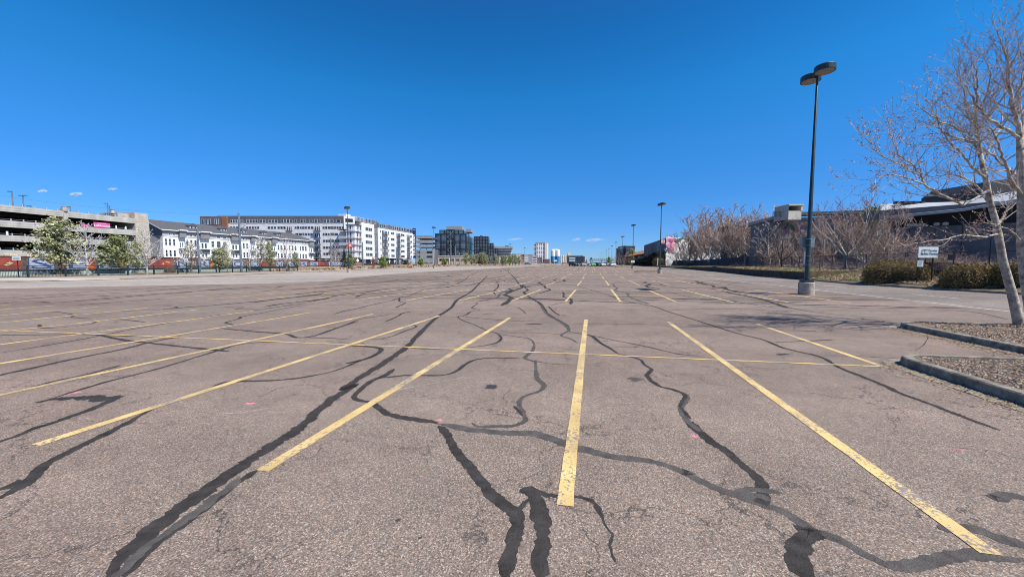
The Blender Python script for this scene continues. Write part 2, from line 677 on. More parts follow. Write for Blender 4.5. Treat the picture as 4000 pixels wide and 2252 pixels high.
M['stone'] = leafmat('mulch_stones', [(.16, .11, .07), (.31, .225, .15), (.44, .36, .27), (.085, .062, .045), (.27, .155, .09), (.21, .175, .145)])
M['rock'] = leafmat('rubble_rocks', [(.20, .18, .165), (.34, .31, .29), (.14, .12, .11), (.42, .40, .38)])
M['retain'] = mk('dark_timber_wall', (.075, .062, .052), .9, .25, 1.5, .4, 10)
M['wall_navy'] = mk('charcoal_blue_wall', (.16, .157, .165), .85, .15, .6, .2, 6)
M['roof_white'] = mk('white_roof', (.36, .38, .39), .6, .08, .4)
M['sign_white'] = mk('sign_white', (.66, .72, .70), .6, .05, 2)
M['sign_grey'] = mk('sign_lettering', (.20, .22, .24), .7, .1, 4)
M['sign_red'] = mk('sign_red', (.62, .10, .08), .6, .1, 4)
M['sign_cream'] = mk('cream_sign', (.72, .60, .38), .7, .1, 4)
M['hydrant'] = mk('yellow_enamel', (.72, .46, .08), .5, .1, 4)
M['tyre'] = mk('rubber', (.02, .02, .02), .85, .1, 5)

# ------------------------------------------------------------------ ground, parking lot, road
rng = random.Random(7)


def sheet(name, left, right, ys, dz, mat, xdiv=1, parent=None, kind='structure'):
    mb = MB()
    for y in ys:
        a, b_ = left(y), right(y)
        for i in range(xdiv + 1):
            mb.v.append((a + (b_ - a) * i / xdiv, y, gz(y) + dz))
    w = xdiv + 1
    for k in range(len(ys) - 1):
        for i in range(xdiv):
            mb.f.append((k * w + i, k * w + i + 1, (k + 1) * w + i + 1, (k + 1) * w + i))
            mb.m.append(0)
    return mb.build(name, mat, parent, kind=kind)


knots = sorted(set([y for y, _ in GT if y > -400] + list(range(0, 300, 5)) + [400, 600, 1000, 2000, 4000, 8000]))
sheet('ground', lambda y: -5000, lambda y: 5000, [-300] + knots, -.05, M['dirt'], 1)
lot_ys = [-20, -5] + [k for k in knots if 0 <= k <= 240]
lot = sheet('parking_lot', lambda y: kl(y) + .1, lambda y: kr(y) + .1, lot_ys, 0, M['lot'], 1)
BORD = [(-40, -75), (10, -54), (29.9, -40.5), (34.2, -32.4), (38, -26), (43.2, -21.2), (48, -21.6), (54, -23.7), (68, -23), (84, -19.9), (120, -7), (187, 14), (240, 20)]
sheet('access_road', lambda y: kl(y) + .1, lambda y: max(kl(y) + .2, lerp_table(BORD, y)), [10, 15, 20, 25, 28, 29.9, 33, 34.2, 38, 43.2, 46, 48, 54, 60, 68, 76, 84, 90, 105, 120, 125, 150, 170, 187, 200, 212], .004, M['road'])
LL = [(-10, 14.5), (15.4, 20.4), (31.5, 23.6), (75, 32.7), (120, 42), (240, 58)]
sheet('drive_aisle', lambda y: lerp_table(LL, y) - .6, lambda y: kr(y) + .1, [y for y in lot_ys if y >= -5] + [], .004, M['aisle'])


def crom(pts, step):
    """smooth curve through the points, resampled"""
    if len(pts) < 3:
        pts = [pts[0], (pts[0] + pts[-1]) / 2, pts[-1]]
    out = []
    n = len(pts)
    for i in range(n - 1):
        p0 = pts[max(i - 1, 0)]
        p1, p2 = pts[i], pts[i + 1]
        p3 = pts[min(i + 2, n - 1)]
        k = max(2, int((p2 - p1).length / step))
        for j in range(k):
            t = j / k
            out.append(.5 * ((2 * p1) + (p2 - p0) * t + (2 * p0 - 5 * p1 + 4 * p2 - p3) * t * t + (3 * p1 - p0 - 3 * p2 + p3) * t * t * t))
    out.append(pts[-1])
    return out


seal_n = [0]


def ribbon(name, pts, w, mat, dz=None, jag=.34, wob=.35, taper=True, smooth=True):
    """flat strip of poured sealant following pts (world XY)"""
    pts = [Vector((p[0], p[1])) for p in pts]
    ymin = min(p.y for p in pts)
    step = .03 if ymin < 7 else (.12 if ymin < 18 else .5)
    c = crom(pts, step) if smooth else pts
    if dz is None:
        dz = .0012 + .000012 * seal_n[0]
        seal_n[0] += 1
    mb = MB()
    n = len(c)
    ph = rng.random() * 100
    for i, p in enumerate(c):
        a = c[max(i - 1, 0)]
        b_ = c[min(i + 1, n - 1)]
        d = (b_ - a)
        if d.length < 1e-6:
            d = Vector((1, 0))
        d.normalize()
        nn = Vector((-d.y, d.x))
        s = noise.noise(Vector((p.x * .9 + ph, p.y * .9, 0)))
        ww = w * (1 + wob * s * 2)
        if taper and n > 6:
            e = min(i, n - 1 - i) / max(1, min(n * .06, 10))
            ww *= min(1, .25 + e)
        jl = jag * w * (.7 * noise.noise(Vector((p.x * 6 + ph, p.y * 6, 3))) + .7 * noise.noise(Vector((p.x * 31 + ph, p.y * 31, 3))))
        jr = jag * w * (.7 * noise.noise(Vector((p.x * 6 + ph, p.y * 6, 9))) + .7 * noise.noise(Vector((p.x * 31 + ph, p.y * 31, 9))))
        q1 = p + nn * (ww / 2 + jl)
        q2 = p - nn * (ww / 2 + jr)
        mb.v.append((q1.x, q1.y, gz(q1.y) + dz))
        mb.v.append((q2.x, q2.y, gz(q2.y) + dz))
    for i in range(n - 1):
        mb.f.append((2 * i, 2 * i + 1, 2 * i + 3, 2 * i + 2))
        mb.m.append(0)
    return mb.build(name, mat, lot)


CR = {'A': (0, 1100, 1.84), 'B': (1300, 1000, 1.84), 'C': (2600, 1000, 1.84), 'D': (0, 1650, 1.84), 'E': (1300, 1650, 1.84), 'F': (2600, 1650, 1.84)}


def seal(segs, w, mat='seal', **kw):
    pts = []
    for cr, l in segs:
        ox, oy, s = CR[cr]
        for x, y in l:
            q = P(ox + x / s, oy + y / s)
            if not pts or (Vector((q.x, q.y)) - pts[-1]).length > .04:
                pts.append(Vector((q.x, q.y)))
    if min(p.y for p in pts) > 9:
        w *= 1.35
    ribbon('crack_seal', pts, w, M[mat], **kw)


seal([('D', [(790, 1108), (900, 960), (1080, 790), (1260, 640), (1460, 500), (1700, 335), (1880, 215), (2050, 110), (2200, 0)]),
      ('A', [(2250, 960), (2420, 820), (2560, 735)]),
      ('B', [(70, 960), (200, 870), (370, 765), (535, 650), (600, 580), (700, 480), (760, 430), (850, 370), (900, 310), (1000, 250), (1060, 190), (1110, 140)])], .15, wob=.12)
seal([('D', [(890, 1108), (1090, 900), (1310, 730), (1560, 550), (1740, 410), (1850, 340)])], .06, jag=.5)
seal([('D', [(840, 1108), (1050, 900), (1250, 750), (1500, 580), (1720, 400)])], .07, 'seal_old', jag=.6)
seal([('D', [(-60, 560), (0, 540), (100, 490), (230, 400), (310, 310), (450, 230), (620, 150), (760, 80), (900, 10)]),
      ('A', [(1060, 930), (1200, 870), (1370, 820), (1500, 775), (1600, 730), (1700, 715), (1950, 708), (2150, 690), (2400, 640), (2576, 570)]),
      ('B', [(100, 770), (230, 740), (320, 700), (345, 665), (250, 650), (90, 640)])], .085)
seal([('D', [(100, 470), (150, 440), (200, 420)])], .2, jag=.4)
seal([('D', [(-60, 160), (0, 138), (130, 90), (300, 20)]), ('A', [(300, 1040), (500, 970), (640, 920), (760, 870), (850, 830), (905, 816)])], .085)
seal([('A', [(250, 868), (330, 850), (400, 840), (600, 832), (740, 840), (860, 828)])], .17, jag=.5)
seal([('A', [(370, 840), (460, 810), (560, 780), (760, 720), (960, 670), (1150, 620), (1350, 560), (1580, 490), (1700, 455), (1850, 435), (2050, 430), (2200, 432)])], .07)
seal([('A', [(-40, 820), (0, 810), (200, 765), (400, 710), (640, 660), (860, 600)])], .08)
seal([('A', [(-60, 690), (0, 670), (250, 615), (500, 560), (700, 520), (900, 480), (1050, 440), (1150, 420), (1300, 390)])], .12)
seal([('A', [(0, 510), (250, 470), (600, 410), (900, 350), (1100, 315), (1300, 280), (1600, 235), (1900, 195), (2200, 150), (2450, 95)])], .09)
seal([('A', [(0, 382), (300, 380), (560, 377), (900, 390), (1200, 396)])], .06)
seal([('A', [(700, 380), (900, 420), (1080, 440), (1300, 465), (1500, 485), (1650, 500)])], .1)
seal([('A', [(1580, 335), (1680, 312), (1625, 292), (1720, 265), (1740, 250), (1900, 220), (2100, 180), (2350, 145), (2450, 125)])], .06)
seal([('A', [(1600, 335), (1800, 355), (2050, 375), (2130, 400), (2250, 390), (2400, 340), (2576, 280)])], .07)
seal([('A', [(2130, 400), (2300, 402), (2500, 412)])], .06)
seal([('A', [(280, 308), (320, 332), (500, 322), (660, 300), (700, 285), (850, 270), (1050, 290)])], .06)
seal([('A', [(655, 266), (520, 255), (560, 240), (800, 215), (1200, 198), (1270, 182), (1180, 172)])], .06)
seal([('A', [(1600, 180), (1750, 182), (1700, 195), (1900, 190), (2100, 165)])], .06)
seal([('A', [(300, 215), (400, 216), (520, 232)])], .06)
seal([('A', [(0, 115), (120, 116)])], .1)
seal([('A', [(700, 102), (790, 103), (680, 97)])], .1)
seal([('A', [(0, 157), (180, 140), (350, 147)])], .1)
seal([('B', [(440, 808), (380, 855), (290, 890), (230, 930), (170, 990), (150, 1015), (200, 1040), (280, 1050), (330, 1090), (400, 1130), (500, 1160), (620, 1175), (750, 1200)])], .10)
seal([('B', [(750, 1200), (870, 1222)]), ('E', [(900, 35), (1000, 50), (1200, 70), (1400, 75), (1530, 100), (1650, 150), (1800, 190), (1950, 230), (2100, 255), (2250, 270), (2400, 310), (2570, 370)]),
      ('F', [(130, 350), (260, 420), (400, 480), (560, 540), (700, 590), (850, 640), (960, 710), (1080, 780), (1200, 820), (1330, 880), (1440, 950), (1560, 1010), (1700, 1030), (1830, 1015), (1980, 970), (2130, 950), (2300, 960), (2600, 985)])], .095, 'seal_old')
seal([('B', [(370, 872), (520, 857), (650, 856), (780, 855), (880, 830), (950, 780), (1020, 745), (1150, 730), (1350, 735)])], .065)
seal([('E', [(760, 20), (820, 80), (860, 160), (930, 260), (1010, 350), (1080, 440), (1140, 520), (1230, 580), (1320, 650), (1330, 740), (1290, 830), (1270, 950), (1240, 1108)])], .10, wob=.15)
seal([('E', [(1340, 495), (1440, 497), (1600, 520), (1750, 530), (1850, 560), (1910, 600), (1940, 680)])], .065, jag=.5)
seal([('E', [(1370, 505), (1430, 488), (1500, 520)])], .12, jag=.5, taper=False)
seal([('E', [(1430, 480), (1460, 570), (1480, 650), (1510, 760), (1500, 880), (1490, 1000), (1480, 1108)])], .12, wob=.12, jag=.4)
seal([('E', [(1340, 640), (1365, 590), (1420, 545)])], .06)
seal([('E', [(1925, 640), (1960, 740), (2010, 800), (1990, 880), (2030, 1000)])], .014, jag=.9)
seal([('F', [(160, -10), (250, 70), (340, 140), (430, 200), (540, 290), (640, 380), (690, 440), (700, 520), (690, 585)])], .11, taper=False)
seal([('F', [(470, 500), (600, 478), (760, 492), (830, 500)])], .085, 'seal_old')
seal([('F', [(560, 535), (650, 520), (760, 560)])], .09, 'seal_old')
seal([('C', [(0, 945), (80, 965), (150, 1010), (110, 1090), (150, 1170), (250, 1260)])], .075, 'seal_old')
seal([('B', [(2050, 700), (2200, 740), (2240, 780), (2290, 815), (2260, 860), (2340, 930), (2450, 960), (2530, 1000), (2500, 1080), (2576, 1170)])], .07)
seal([('B', [(1200, 75), (1250, 105), (1300, 150), (1340, 200), (1400, 240), (1375, 262), (1440, 310), (1490, 340), (1540, 410), (1620, 460), (1680, 500), (1700, 540)])], .12)
seal([('B', [(1490, 340), (1525, 400), (1570, 430), (1640, 475), (1700, 525), (1640, 568), (1700, 590), (1760, 625)])], .07, 'seal_old')
seal([('B', [(1700, 545), (1850, 570), (1920, 620), (1990, 660), (2050, 700)])], .075)
seal([('B', [(1870, 570), (2000, 600), (2160, 630), (2300, 660), (2450, 695), (2576, 712)]), ('C', [(60, 698), (150, 708), (240, 718)])], .065)
seal([('B', [(1960, 657), (2100, 655), (2210, 655)])], .04)
seal([('B', [(910, 430), (900, 440), (930, 460), (1010, 490), (1100, 530), (1180, 555), (1210, 590), (1180, 620), (1100, 640), (980, 655)])], .06)
seal([('B', [(1180, 552), (1300, 550), (1450, 550), (1640, 560)])], .04, 'seal_old')
seal([('B', [(1190, 560), (1300, 575), (1400, 590), (1440, 620), (1440, 670), (1400, 710), (1380, 735), (1450, 760), (1460, 820), (1470, 880), (1520, 930), (1480, 970), (1370, 1010), (1340, 1060), (1370, 1130), (1380, 1180), (1300, 1218), (1170, 1222), (1050, 1225), (1000, 1195)])], .07, 'seal_old')
seal([('B', [(1300, 1075), (1340, 1115), (1365, 1150)])], .04)
seal([('B', [(1400, 740), (1500, 762), (1600, 775), (1770, 780)])], .03, 'seal_old')
seal([('B', [(900, 430), (1000, 440), (1150, 455), (1300, 465), (1470, 468)])], .05)
seal([('B', [(910, 438), (960, 420), (1000, 395), (1060, 390), (1000, 370), (1040, 340), (1000, 330)])], .05)
seal([('B', [(0, 420), (80, 395), (180, 375), (300, 345), (420, 320), (480, 300), (560, 280), (650, 240)])], .07)
seal([('B', [(480, 300), (480, 325), (520, 335), (450, 370)])], .06)
seal([('B', [(380, 470), (470, 430), (500, 410), (580, 395)])], .06)
seal([('B', [(0, 525), (100, 490), (200, 450), (350, 430), (420, 415)])], .05)
seal([('B', [(550, 488), (600, 505), (500, 545), (390, 585), (240, 600)])], .05)
seal([('B', [(700, 440), (900, 438)])], .035)
seal([('B', [(560, 660), (700, 668), (850, 660)])], .04)
seal([('B', [(1250, 372), (1262, 358), (1340, 375), (1390, 415)])], .04)
seal([('B', [(1440, 130), (1500, 165), (1600, 190), (1750, 215), (1950, 270), (2100, 320), (2300, 360), (2400, 395), (2576, 450)]), ('C', [(250, 470), (500, 550), (700, 600), (850, 660), (1100, 720), (1250, 800), (1400, 860), (1550, 920), (1700, 990), (1900, 1060), (2100, 1140), (2400, 1250)])], .085, wob=.15)
seal([('C', [(780, 617), (1000, 610), (1200, 600)])], .04)
seal([('C', [(0, 390), (300, 380), (600, 383), (900, 400)])], .04)
seal([('C', [(1060, 715), (1300, 715), (1700, 735)])], .03)
seal([('B', [(1700, 140), (2000, 175), (2200, 190), (2576, 242)])], .09)
seal([('C', [(0, 250), (200, 300), (500, 330), (800, 372)])], .07)
seal([('C', [(800, 350), (1050, 400), (1300, 425), (1500, 440)])], .05)
seal([('C', [(820, 358), (810, 340), (900, 335), (1100, 322)])], .05)
seal([('C', [(1500, 350), (1800, 375), (2200, 400), (2460, 455)])], .05)
seal([('C', [(1100, 225), (1500, 290), (1900, 320), (2460, 395)])], .05)
seal([('C', [(1400, 270), (1700, 300), (2100, 330), (2440, 345)])], .05)
seal([('F', [(1120, 800), (1050, 795), (985, 840), (955, 930), (965, 1020), (990, 1115)])], .12, wob=.12)
seal([('F', [(1000, 750), (1030, 800), (1100, 790)])], .12, wob=.1, taper=False)
seal([('F', [(2340, 515), (2380, 545), (2450, 520), (2600, 540)])], .09, 'seal_old')
seal([('F', [(1960, 760), (2100, 765), (2250, 775), (2400, 830), (2600, 880)])], .12, 'seal_old')
seal([('B', [(1180, 180), (1190, 215), (1160, 250), (1170, 280)])], .08)
seal([('B', [(830, 225), (900, 195), (960, 160), (1000, 130), (1100, 90)])], .09)
seal([('B', [(500, 210), (700, 170), (850, 140), (1000, 100)])], .08)
seal([('B', [(1550, 360), (1590, 400), (1630, 425)])], .06)
seal([('B', [(1560, 355), (1700, 330), (2000, 325), (2300, 335)])], .035)
seal([('B', [(1700, 492), (1900, 485), (2250, 488)])], .035)
seal([('C', [(1800, 490), (1880, 560), (1860, 630), (1790, 680)])], .02)
# farther out the lot is covered with long seals that run with the rows and across them
for i in range(128):
    y0 = rng.uniform(20, 150) if i < 70 else rng.uniform(16, 52)
    x0 = rng.uniform(-.78 * y0, min(.62 * y0 + 3, 30))
    if x0 < lerp_table(BORD, y0) + 3 and rng.random() < .8:
        x0 = lerp_table(BORD, y0) + rng.uniform(3, 12)
    along = rng.random() < .55
    L_ = rng.uniform(6, 26)
    if along:
        d = Vector((.213, 1)).normalized() * rng.choice((1, -1))
    else:
        d = Vector((1, -.12 + rng.uniform(-.15, .15))).normalized()
    k = int(L_ / 2.2) + 2
    pts = []
    q = Vector((x0, y0))
    for j in range(k):
        if q.y < 16 or q.y > 200 or q.x > kr(q.y) - 2 or q.x < kl(q.y) + 4:
            break
        pts.append(q.copy())
        q = q + d * 2.2 + Vector((rng.gauss(0, .42), rng.gauss(0, .42)))
    if len(pts) > 2:
        ribbon('crack_seal', pts, rng.uniform(.10, .22) * (1 + y0 / 90), M['seal'] if rng.random() < .8 else M['seal_old'], jag=.3)


# oil spots, pink survey marks, pale scratches
def spot(name, cr, x, y, rx, ry, mat, irr=.3, rot=0):
    ox, oy, s = CR[cr]
    c = P(ox + x / s, oy + y / s)
    mb = MB()
    pts = []
    n = 22
    for i in range(n):
        t = 2 * math.pi * i / n
        r = 1 + irr * noise.noise(Vector((math.cos(t) * 1.7 + x, math.sin(t) * 1.7 + y, 0))) * 2
        px, py = rx * r * math.cos(t), ry * r * math.sin(t)
        pts.append((c.x + px * math.cos(rot) - py * math.sin(rot), c.y + px * math.sin(rot) + py * math.cos(rot)))
    dz = .0009
    mb.face([(a, b_, gz(b_) + dz) for a, b_ in pts])
    mb.build(name, M[mat], lot)


spot('oil_stain', 'B', 1140, 937, .10, .10, 'stain')
spot('oil_stain', 'B', 1443, 487, .30, .14, 'stain')
spot('oil_stain', 'B', 2172, 884, .12, .12, 'seal_old')
spot('oil_stain', 'B', 1125, 412, .25, .12, 'stain')
spot('oil_stain', 'C', 840, 705, .2, .06, 'stain', rot=.3)
spot('oil_stain', 'E', 465, 700, .02, .014, 'stain')
spot('oil_stain', 'E', 628, 825, .015, .012, 'stain')
spot('oil_stain', 'E', 1998, 848, .016, .016, 'stain')
spot('paint_mark', 'B', 768, 1175, .035, .04, 'pink', .5)
spot('paint_mark', 'A', 545, 795, .06, .05, 'pink', .5)
spot('paint_mark', 'A', 1798, 874, .05, .04, 'pink', .5)
spot('paint_mark', 'F', 205, 95, .025, .04, 'pink', .6)
spot('paint_mark', 'F', 2100, 190, .07, .012, 'pink', .6, -.3)


# drips where cars stand, one or two in most stalls
for i in range(120):
    y0 = rng.uniform(8, 48)
    x0 = rng.uniform(-.9 * y0, .75 * y0)
    if x0 > kr(y0) - 3 or x0 < lerp_table(BORD, y0) + 2 or (x0 > 6 and y0 < 13):
        continue
    n_p = rng.choice((1, 1, 2, 3))
    for _ in range(n_p):
        r_ = rng.uniform(.03, .11)
        cx_, cy_ = x0 + rng.gauss(0, .2), y0 + rng.gauss(0, .3)
        mb = MB()
        mb.face([(cx_ + r_ * (1 + .5 * noise.noise(Vector((k * .9, x0, y0)))) * math.cos(k * .45), cy_ + r_ * 1.2 * (1 + .5 * noise.noise(Vector((k * .9, x0, y0)))) * math.sin(k * .45), gz(cy_) + .0006) for k in range(14)])
        mb.build('oil_stain', M['stain_soft'], lot)


def scratch(segs, w):
    pts = []
    for cr, l in segs:
        ox, oy, s = CR[cr]
        pts += [P(ox + x / s, oy + y / s) for x, y in l]
    ribbon('scratch_mark', pts, w, M['scratch'], dz=.0007, jag=1.0, wob=.6)


scratch([('B', [(450, 962), (600, 935), (780, 900), (945, 868)])], .012)
scratch([('A', [(1600, 945), (1750, 935), (1900, 910), (2000, 895), (2150, 880), (2380, 855)])], .012)


# ------------------------------------------------------------------ parking lines
def pline(p, q, w=.128, mat='yellow', dz=.0052, name='parking_line'):
    p = Vector((p[0], p[1]))
    q = Vector((q[0], q[1]))
    d = (q - p)
    L_ = d.length
    d.normalize()
    nn = Vector((-d.y, d.x))
    k = max(2, int(L_ / .25)) if p.y < 16 else max(2, int(L_ / 2))
    mb = MB()
    for i in range(k + 1):
        c = p + d * (L_ * i / k)
        j1 = rng.gauss(0, .0022)
        j2 = rng.gauss(0, .0022)
        a = c + nn * (w / 2 + j1)
        b_ = c - nn * (w / 2 + j2)
        mb.v.append((a.x, a.y, gz(a.y) + dz))
        mb.v.append((b_.x, b_.y, gz(b_.y) + dz))
    for i in range(k):
        mb.f.append((2 * i, 2 * i + 1, 2 * i + 3, 2 * i + 2))
        mb.m.append(0)
    return mb.build(name, M[mat], lot)


for k in range(-17, 3):
    c = Vector((1.53 + 2.68 * k, 7.9 - .5 * k))
    if c.x - 1 < lerp_table(BORD, c.y) + 1:
        continue
    a = c + Vector((-1.12, -5.08))
    b_ = c + Vector((1.07, 5.3))
    if k == 2:
        a = c
    pline(a, b_)
pline((1.53 - 2.68 * 12.5, 7.9 + .5 * 12.5), (6.95, 6.92), .075, dz=.0058)
ROWS = [((2.81, 19.75), (2.82, -.18), (4.9, 28.95), (2.70, 0), -8, 5),
        ((5.98, 34.5), (2.92, .3), (8.28, 45), (2.92, .3), -9, 6),
        ((9.41, 50.5), (2.95, .45), (11.42, 60), (2.95, .4), -10, 6),
        ((12.71, 66.5), (2.95, .35), (14.95, 76), (2.85, .2), -11, 5),
        ((14.27, 80), (2.8, 0), (16.7, 91.7), (2.8, 0), -11, 6),
        ((18.3, 96.5), (2.8, 0), (20.6, 107.5), (2.8, 0), -11, 6),
        ((21.5, 112), (2.8, 0), (23.8, 123), (2.8, 0), -10, 6),
        ((24.7, 128), (2.8, 0), (27.0, 139), (2.8, 0), -10, 6),
        ((27.9, 144), (2.8, 0), (30.2, 155), (2.8, 0), -9, 6)]
for ri, (fr, ds, bk, db, k0, k1) in enumerate(ROWS):
    for k in range(k0, k1 + 1):
        a = Vector((fr[0] + ds[0] * k, fr[1] + ds[1] * k))
        b_ = Vector((bk[0] + db[0] * k, bk[1] + db[1] * k))
        if a.x < lerp_table(BORD, a.y) + 2 or b_.x < lerp_table(BORD, b_.y) + 1 or b_.x > lerp_table(LL, b_.y) - 1.5:
            continue
        pline(a, b_, .14)
pline((-17, 25.4), (16.3, 23.2), .07, dz=.0058)
# white lane lines of the drive aisle
pts = [P(2643, 1067), P(3100, 1122), P(3948, 1217)]
pline((20.0, 13.0), pts[1], .12, 'white_line', .0072, 'lane_line')
pline(pts[1], pts[0], .12, 'white_line', .0072, 'lane_line')
pline(pts[0], (41.5, 120), .12, 'white_line', .0072, 'lane_line')
for a, b_ in (((25.18, 21.24), (25.95, 24.5)), ((27.4, 31), (28.3, 34.5)), ((29.4, 41), (30.2, 44.5)), ((31.5, 52), (32.3, 56)), ((34, 64), (34.8, 68))):
    pline(a, b_, .12, 'white_line', .0072, 'lane_line')


# ------------------------------------------------------------------ kerbed planting islands
def rounded(poly, r, n=5):
    out = []
    k = len(poly)
    for i in range(k):
        p0, p1, p2 = Vector(poly[i - 1]), Vector(poly[i]), Vector(poly[(i + 1) % k])
        a = (p0 - p1).normalized()
        b_ = (p2 - p1).normalized()
        s, e = p1 + a * r, p1 + b_ * r
        for j in range(n + 1):
            t = j / n
            out.append((1 - t) ** 2 * s + 2 * t * (1 - t) * p1 + t * t * e)
    return out


def offset_poly(pts, d):
    out = []
    k = len(pts)
    for i in range(k):
        e = (pts[(i + 1) % k] - pts[i - 1]).normalized()
        out.append(pts[i] + Vector((-e.y, e.x)) * d)
    return out


def island(poly, label, r=.6, h=.16, kw=.15, seg=2.6, gutter=True):
    """poly counter-clockwise"""
    P0 = [Vector(p) for p in rounded(poly, r)]
    # resample
    res = []
    k = len(P0)
    for i in range(k):
        a, b_ = P0[i], P0[(i + 1) % k]
        m = max(1, int((b_ - a).length / .45))
        for j in range(m):
            res.append(a + (b_ - a) * j / m)
    inner = offset_poly(res, kw)
    mb = MB()
    mb.face([(p.x, p.y, gz(p.y) + h - .035) for p in inner])
    isl = mb.build('planting_island', M['mulch'], kind='structure')
    n = len(res)
    i = 0
    while i < n:
        # one kerb stone per run of points
        m = MB()
        L_ = 0
        j = i
        while j < n and L_ < seg:
            L_ += (res[(j + 1) % n] - res[j % n]).length
            j += 1
        ids = list(range(i, j + 1))
        for q, t in enumerate(ids):
            o, s = res[t % n].copy(), inner[t % n].copy()
            if q == 0 or q == len(ids) - 1:
                nb = ids[1] if q == 0 else ids[-2]
                dd = (res[nb % n] - res[t % n]).normalized() * .006
                o += dd
                s += dd
            ex = (o - s).normalized()
            z = gz(o.y)
            m.v += [(o.x + ex.x * .02, o.y + ex.y * .02, z - .05), (o.x, o.y, z + h - .025), (o.x - ex.x * .02, o.y - ex.y * .02, z + h - .005),
                    (s.x, s.y, z + h), (s.x, s.y, z - .05)]
        for q in range(len(ids) - 1):
            for w in range(4):
                m.f.append((5 * q + w, 5 * q + 5 + w, 5 * q + 6 + w, 5 * q + 1 + w)[::-1])
                m.m.append(0)
        m.f.append((0, 1, 2, 3, 4))
        m.m.append(0)
        e = 5 * (len(ids) - 1)
        m.f.append((e + 4, e + 3, e + 2, e + 1, e))
        m.m.append(0)
        m.build('kerb_stone', M['kerb'], isl)
        i = j
    if gutter:
        out = offset_poly(res, -.27)
        m = MB()
        for q in range(n):
            o, s = out[q], res[q]
            m.v += [(o.x, o.y, gz(o.y) + .0062), (s.x, s.y, gz(s.y) + .0062)]
        for q in range(n):
            w = (q + 1) % n
            m.f.append((2 * q, 2 * w, 2 * w + 1, 2 * q + 1))
            m.m.append(0)
        m.build('gutter', M['kerb'], isl)
    return isl, inner


def in_poly(p, poly):
    c = False
    k = len(poly)
    for i in range(k):
        a, b_ = poly[i], poly[i - 1]
        if (a.y > p[1]) != (b_.y > p[1]) and p[0] < (b_.x - a.x) * (p[1] - a.y) / (b_.y - a.y) + a.x:
            c = not c
    return c


ISL1 = [(6.13, 2.0), (8.9, 1.5), (10.15, 6.9), (7.43, 7.4)]
ISL2 = [(10.5, 6.4), (17.9, 5.0), (19.2, 10.55), (11.88, 11.88)]
i1, in1 = island(ISL1, '')
i2, in2 = island(ISL2, '', r=.9)
# mulch stones and dry leaves: uncountable


def scatter_stones(name, inner, isl, n, h=.125, sz=(.012, .028), ymax=99):
    mb = MB()
    xs = [p.x for p in inner]
    ys = [p.y for p in inner]
    c = 0
    while c < n:
        x, y = rng.uniform(min(xs), max(xs)), rng.uniform(min(ys), max(ys))
        if not in_poly((x, y), inner):
            c += 1
            continue
        c += 1
        r = rng.uniform(*sz)
        z = gz(y) + h
        a = rng.random() * 6.28
        fx, fy = r * rng.uniform(.9, 1.5), r * rng.uniform(.6, 1)
        ca, sa = math.cos(a), math.sin(a)
        s = len(mb.v)
        for (px, py, pz) in ((fx, 0, .2), (0, fy, .1), (-fx, 0, .15), (0, -fy, .2), (fx * .2, fy * .2, 1.0)):
            mb.v.append((x + px * ca - py * sa, y + px * sa + py * ca, z + pz * r * .9))
        for i in range(4):
            mb.f.append((s + i, s + (i + 1) % 4, s + 4))
            mb.m.append(0)
    o = mb.build(name, M['stone'], isl, kind='stuff')
    return o


def scatter_leaves(name, fn, n, mat, parent=None, sz=(.02, .045)):
    mb = MB()
    for _ in range(n):
        x, y, z = fn()
        r = rng.uniform(*sz)
        a = rng.random() * 6.28
        ca, sa = math.cos(a) * r, math.sin(a) * r
        t1, t2 = rng.uniform(-.5, .5) * r, rng.uniform(-.5, .5) * r
        mb.face([(x - ca, y - sa, z + .004), (x + sa * .6, y - ca * .6, z + .006 + abs(t1)), (x + ca, y + sa, z + .006 + abs(t2)), (x - sa * .6, y + ca * .6, z + .004)])
    return mb.build(name, M[mat], parent, kind='stuff')


scatter_stones('mulch_stones', in1, i1, 12000)
scatter_stones('mulch_stones', in2, i2, 20000, sz=(.014, .03))


def along_kerb(p, q, w):
    def f():
        t = rng.random()
        x = p[0] + (q[0] - p[0]) * t - abs(rng.gauss(0, w))
        y = p[1] + (q[1] - p[1]) * t + rng.gauss(0, .1)
        return x, y, gz(y) + .009
    return f


def in_isl2():
    while True:
        x, y = rng.uniform(10, 19), rng.uniform(6, 12)
        if in_poly((x, y), in2):
            return x, y, gz(y) + .17


scatter_leaves('fallen_leaves', along_kerb((7.4, 7.1), (6.5, 3.2), .3), 2600, 'dryleaf', i1, (.007, .02))
scatter_leaves('fallen_leaves', along_kerb((11.7, 11.3), (10.6, 7.0), .3), 2200, 'dryleaf', i2, (.008, .026))
scatter_leaves('fallen_leaves', in_isl2, 2500, 'dryleaf', i2, (.015, .035))
# small far islands
fi = P(2520, 1061)
i3, in3 = island([(fi.x - 2.6, fi.y - 1.2), (fi.x + 2.8, fi.y - 1.2), (fi.x + 3.2, fi.y + 1.5), (fi.x - 2.2, fi.y + 1.5)], '', r=.8, gutter=False)
scatter_leaves('fallen_leaves', lambda: (fi.x + rng.uniform(-2.2, 2.6), fi.y + rng.uniform(-1, 1.2), gz(fi.y) + .13 + rng.random() * .15), 500, 'dryleaf', i3, (.05, .12))
fj = P(2430, 1042)
i4, in4 = island([(fj.x - 3, fj.y - 2), (fj.x + 3.5, fj.y - 2), (fj.x + 3.5, fj.y + 2), (fj.x - 3, fj.y + 2)], '', r=1, gutter=False)
scatter_leaves('fallen_leaves', lambda: (fj.x + rng.uniform(-2.4, 3), fj.y + rng.uniform(-1.5, 1.6), gz(fj.y) + .13 + rng.random() * .1), 200, 'dryleaf', i4, (.1, .2))

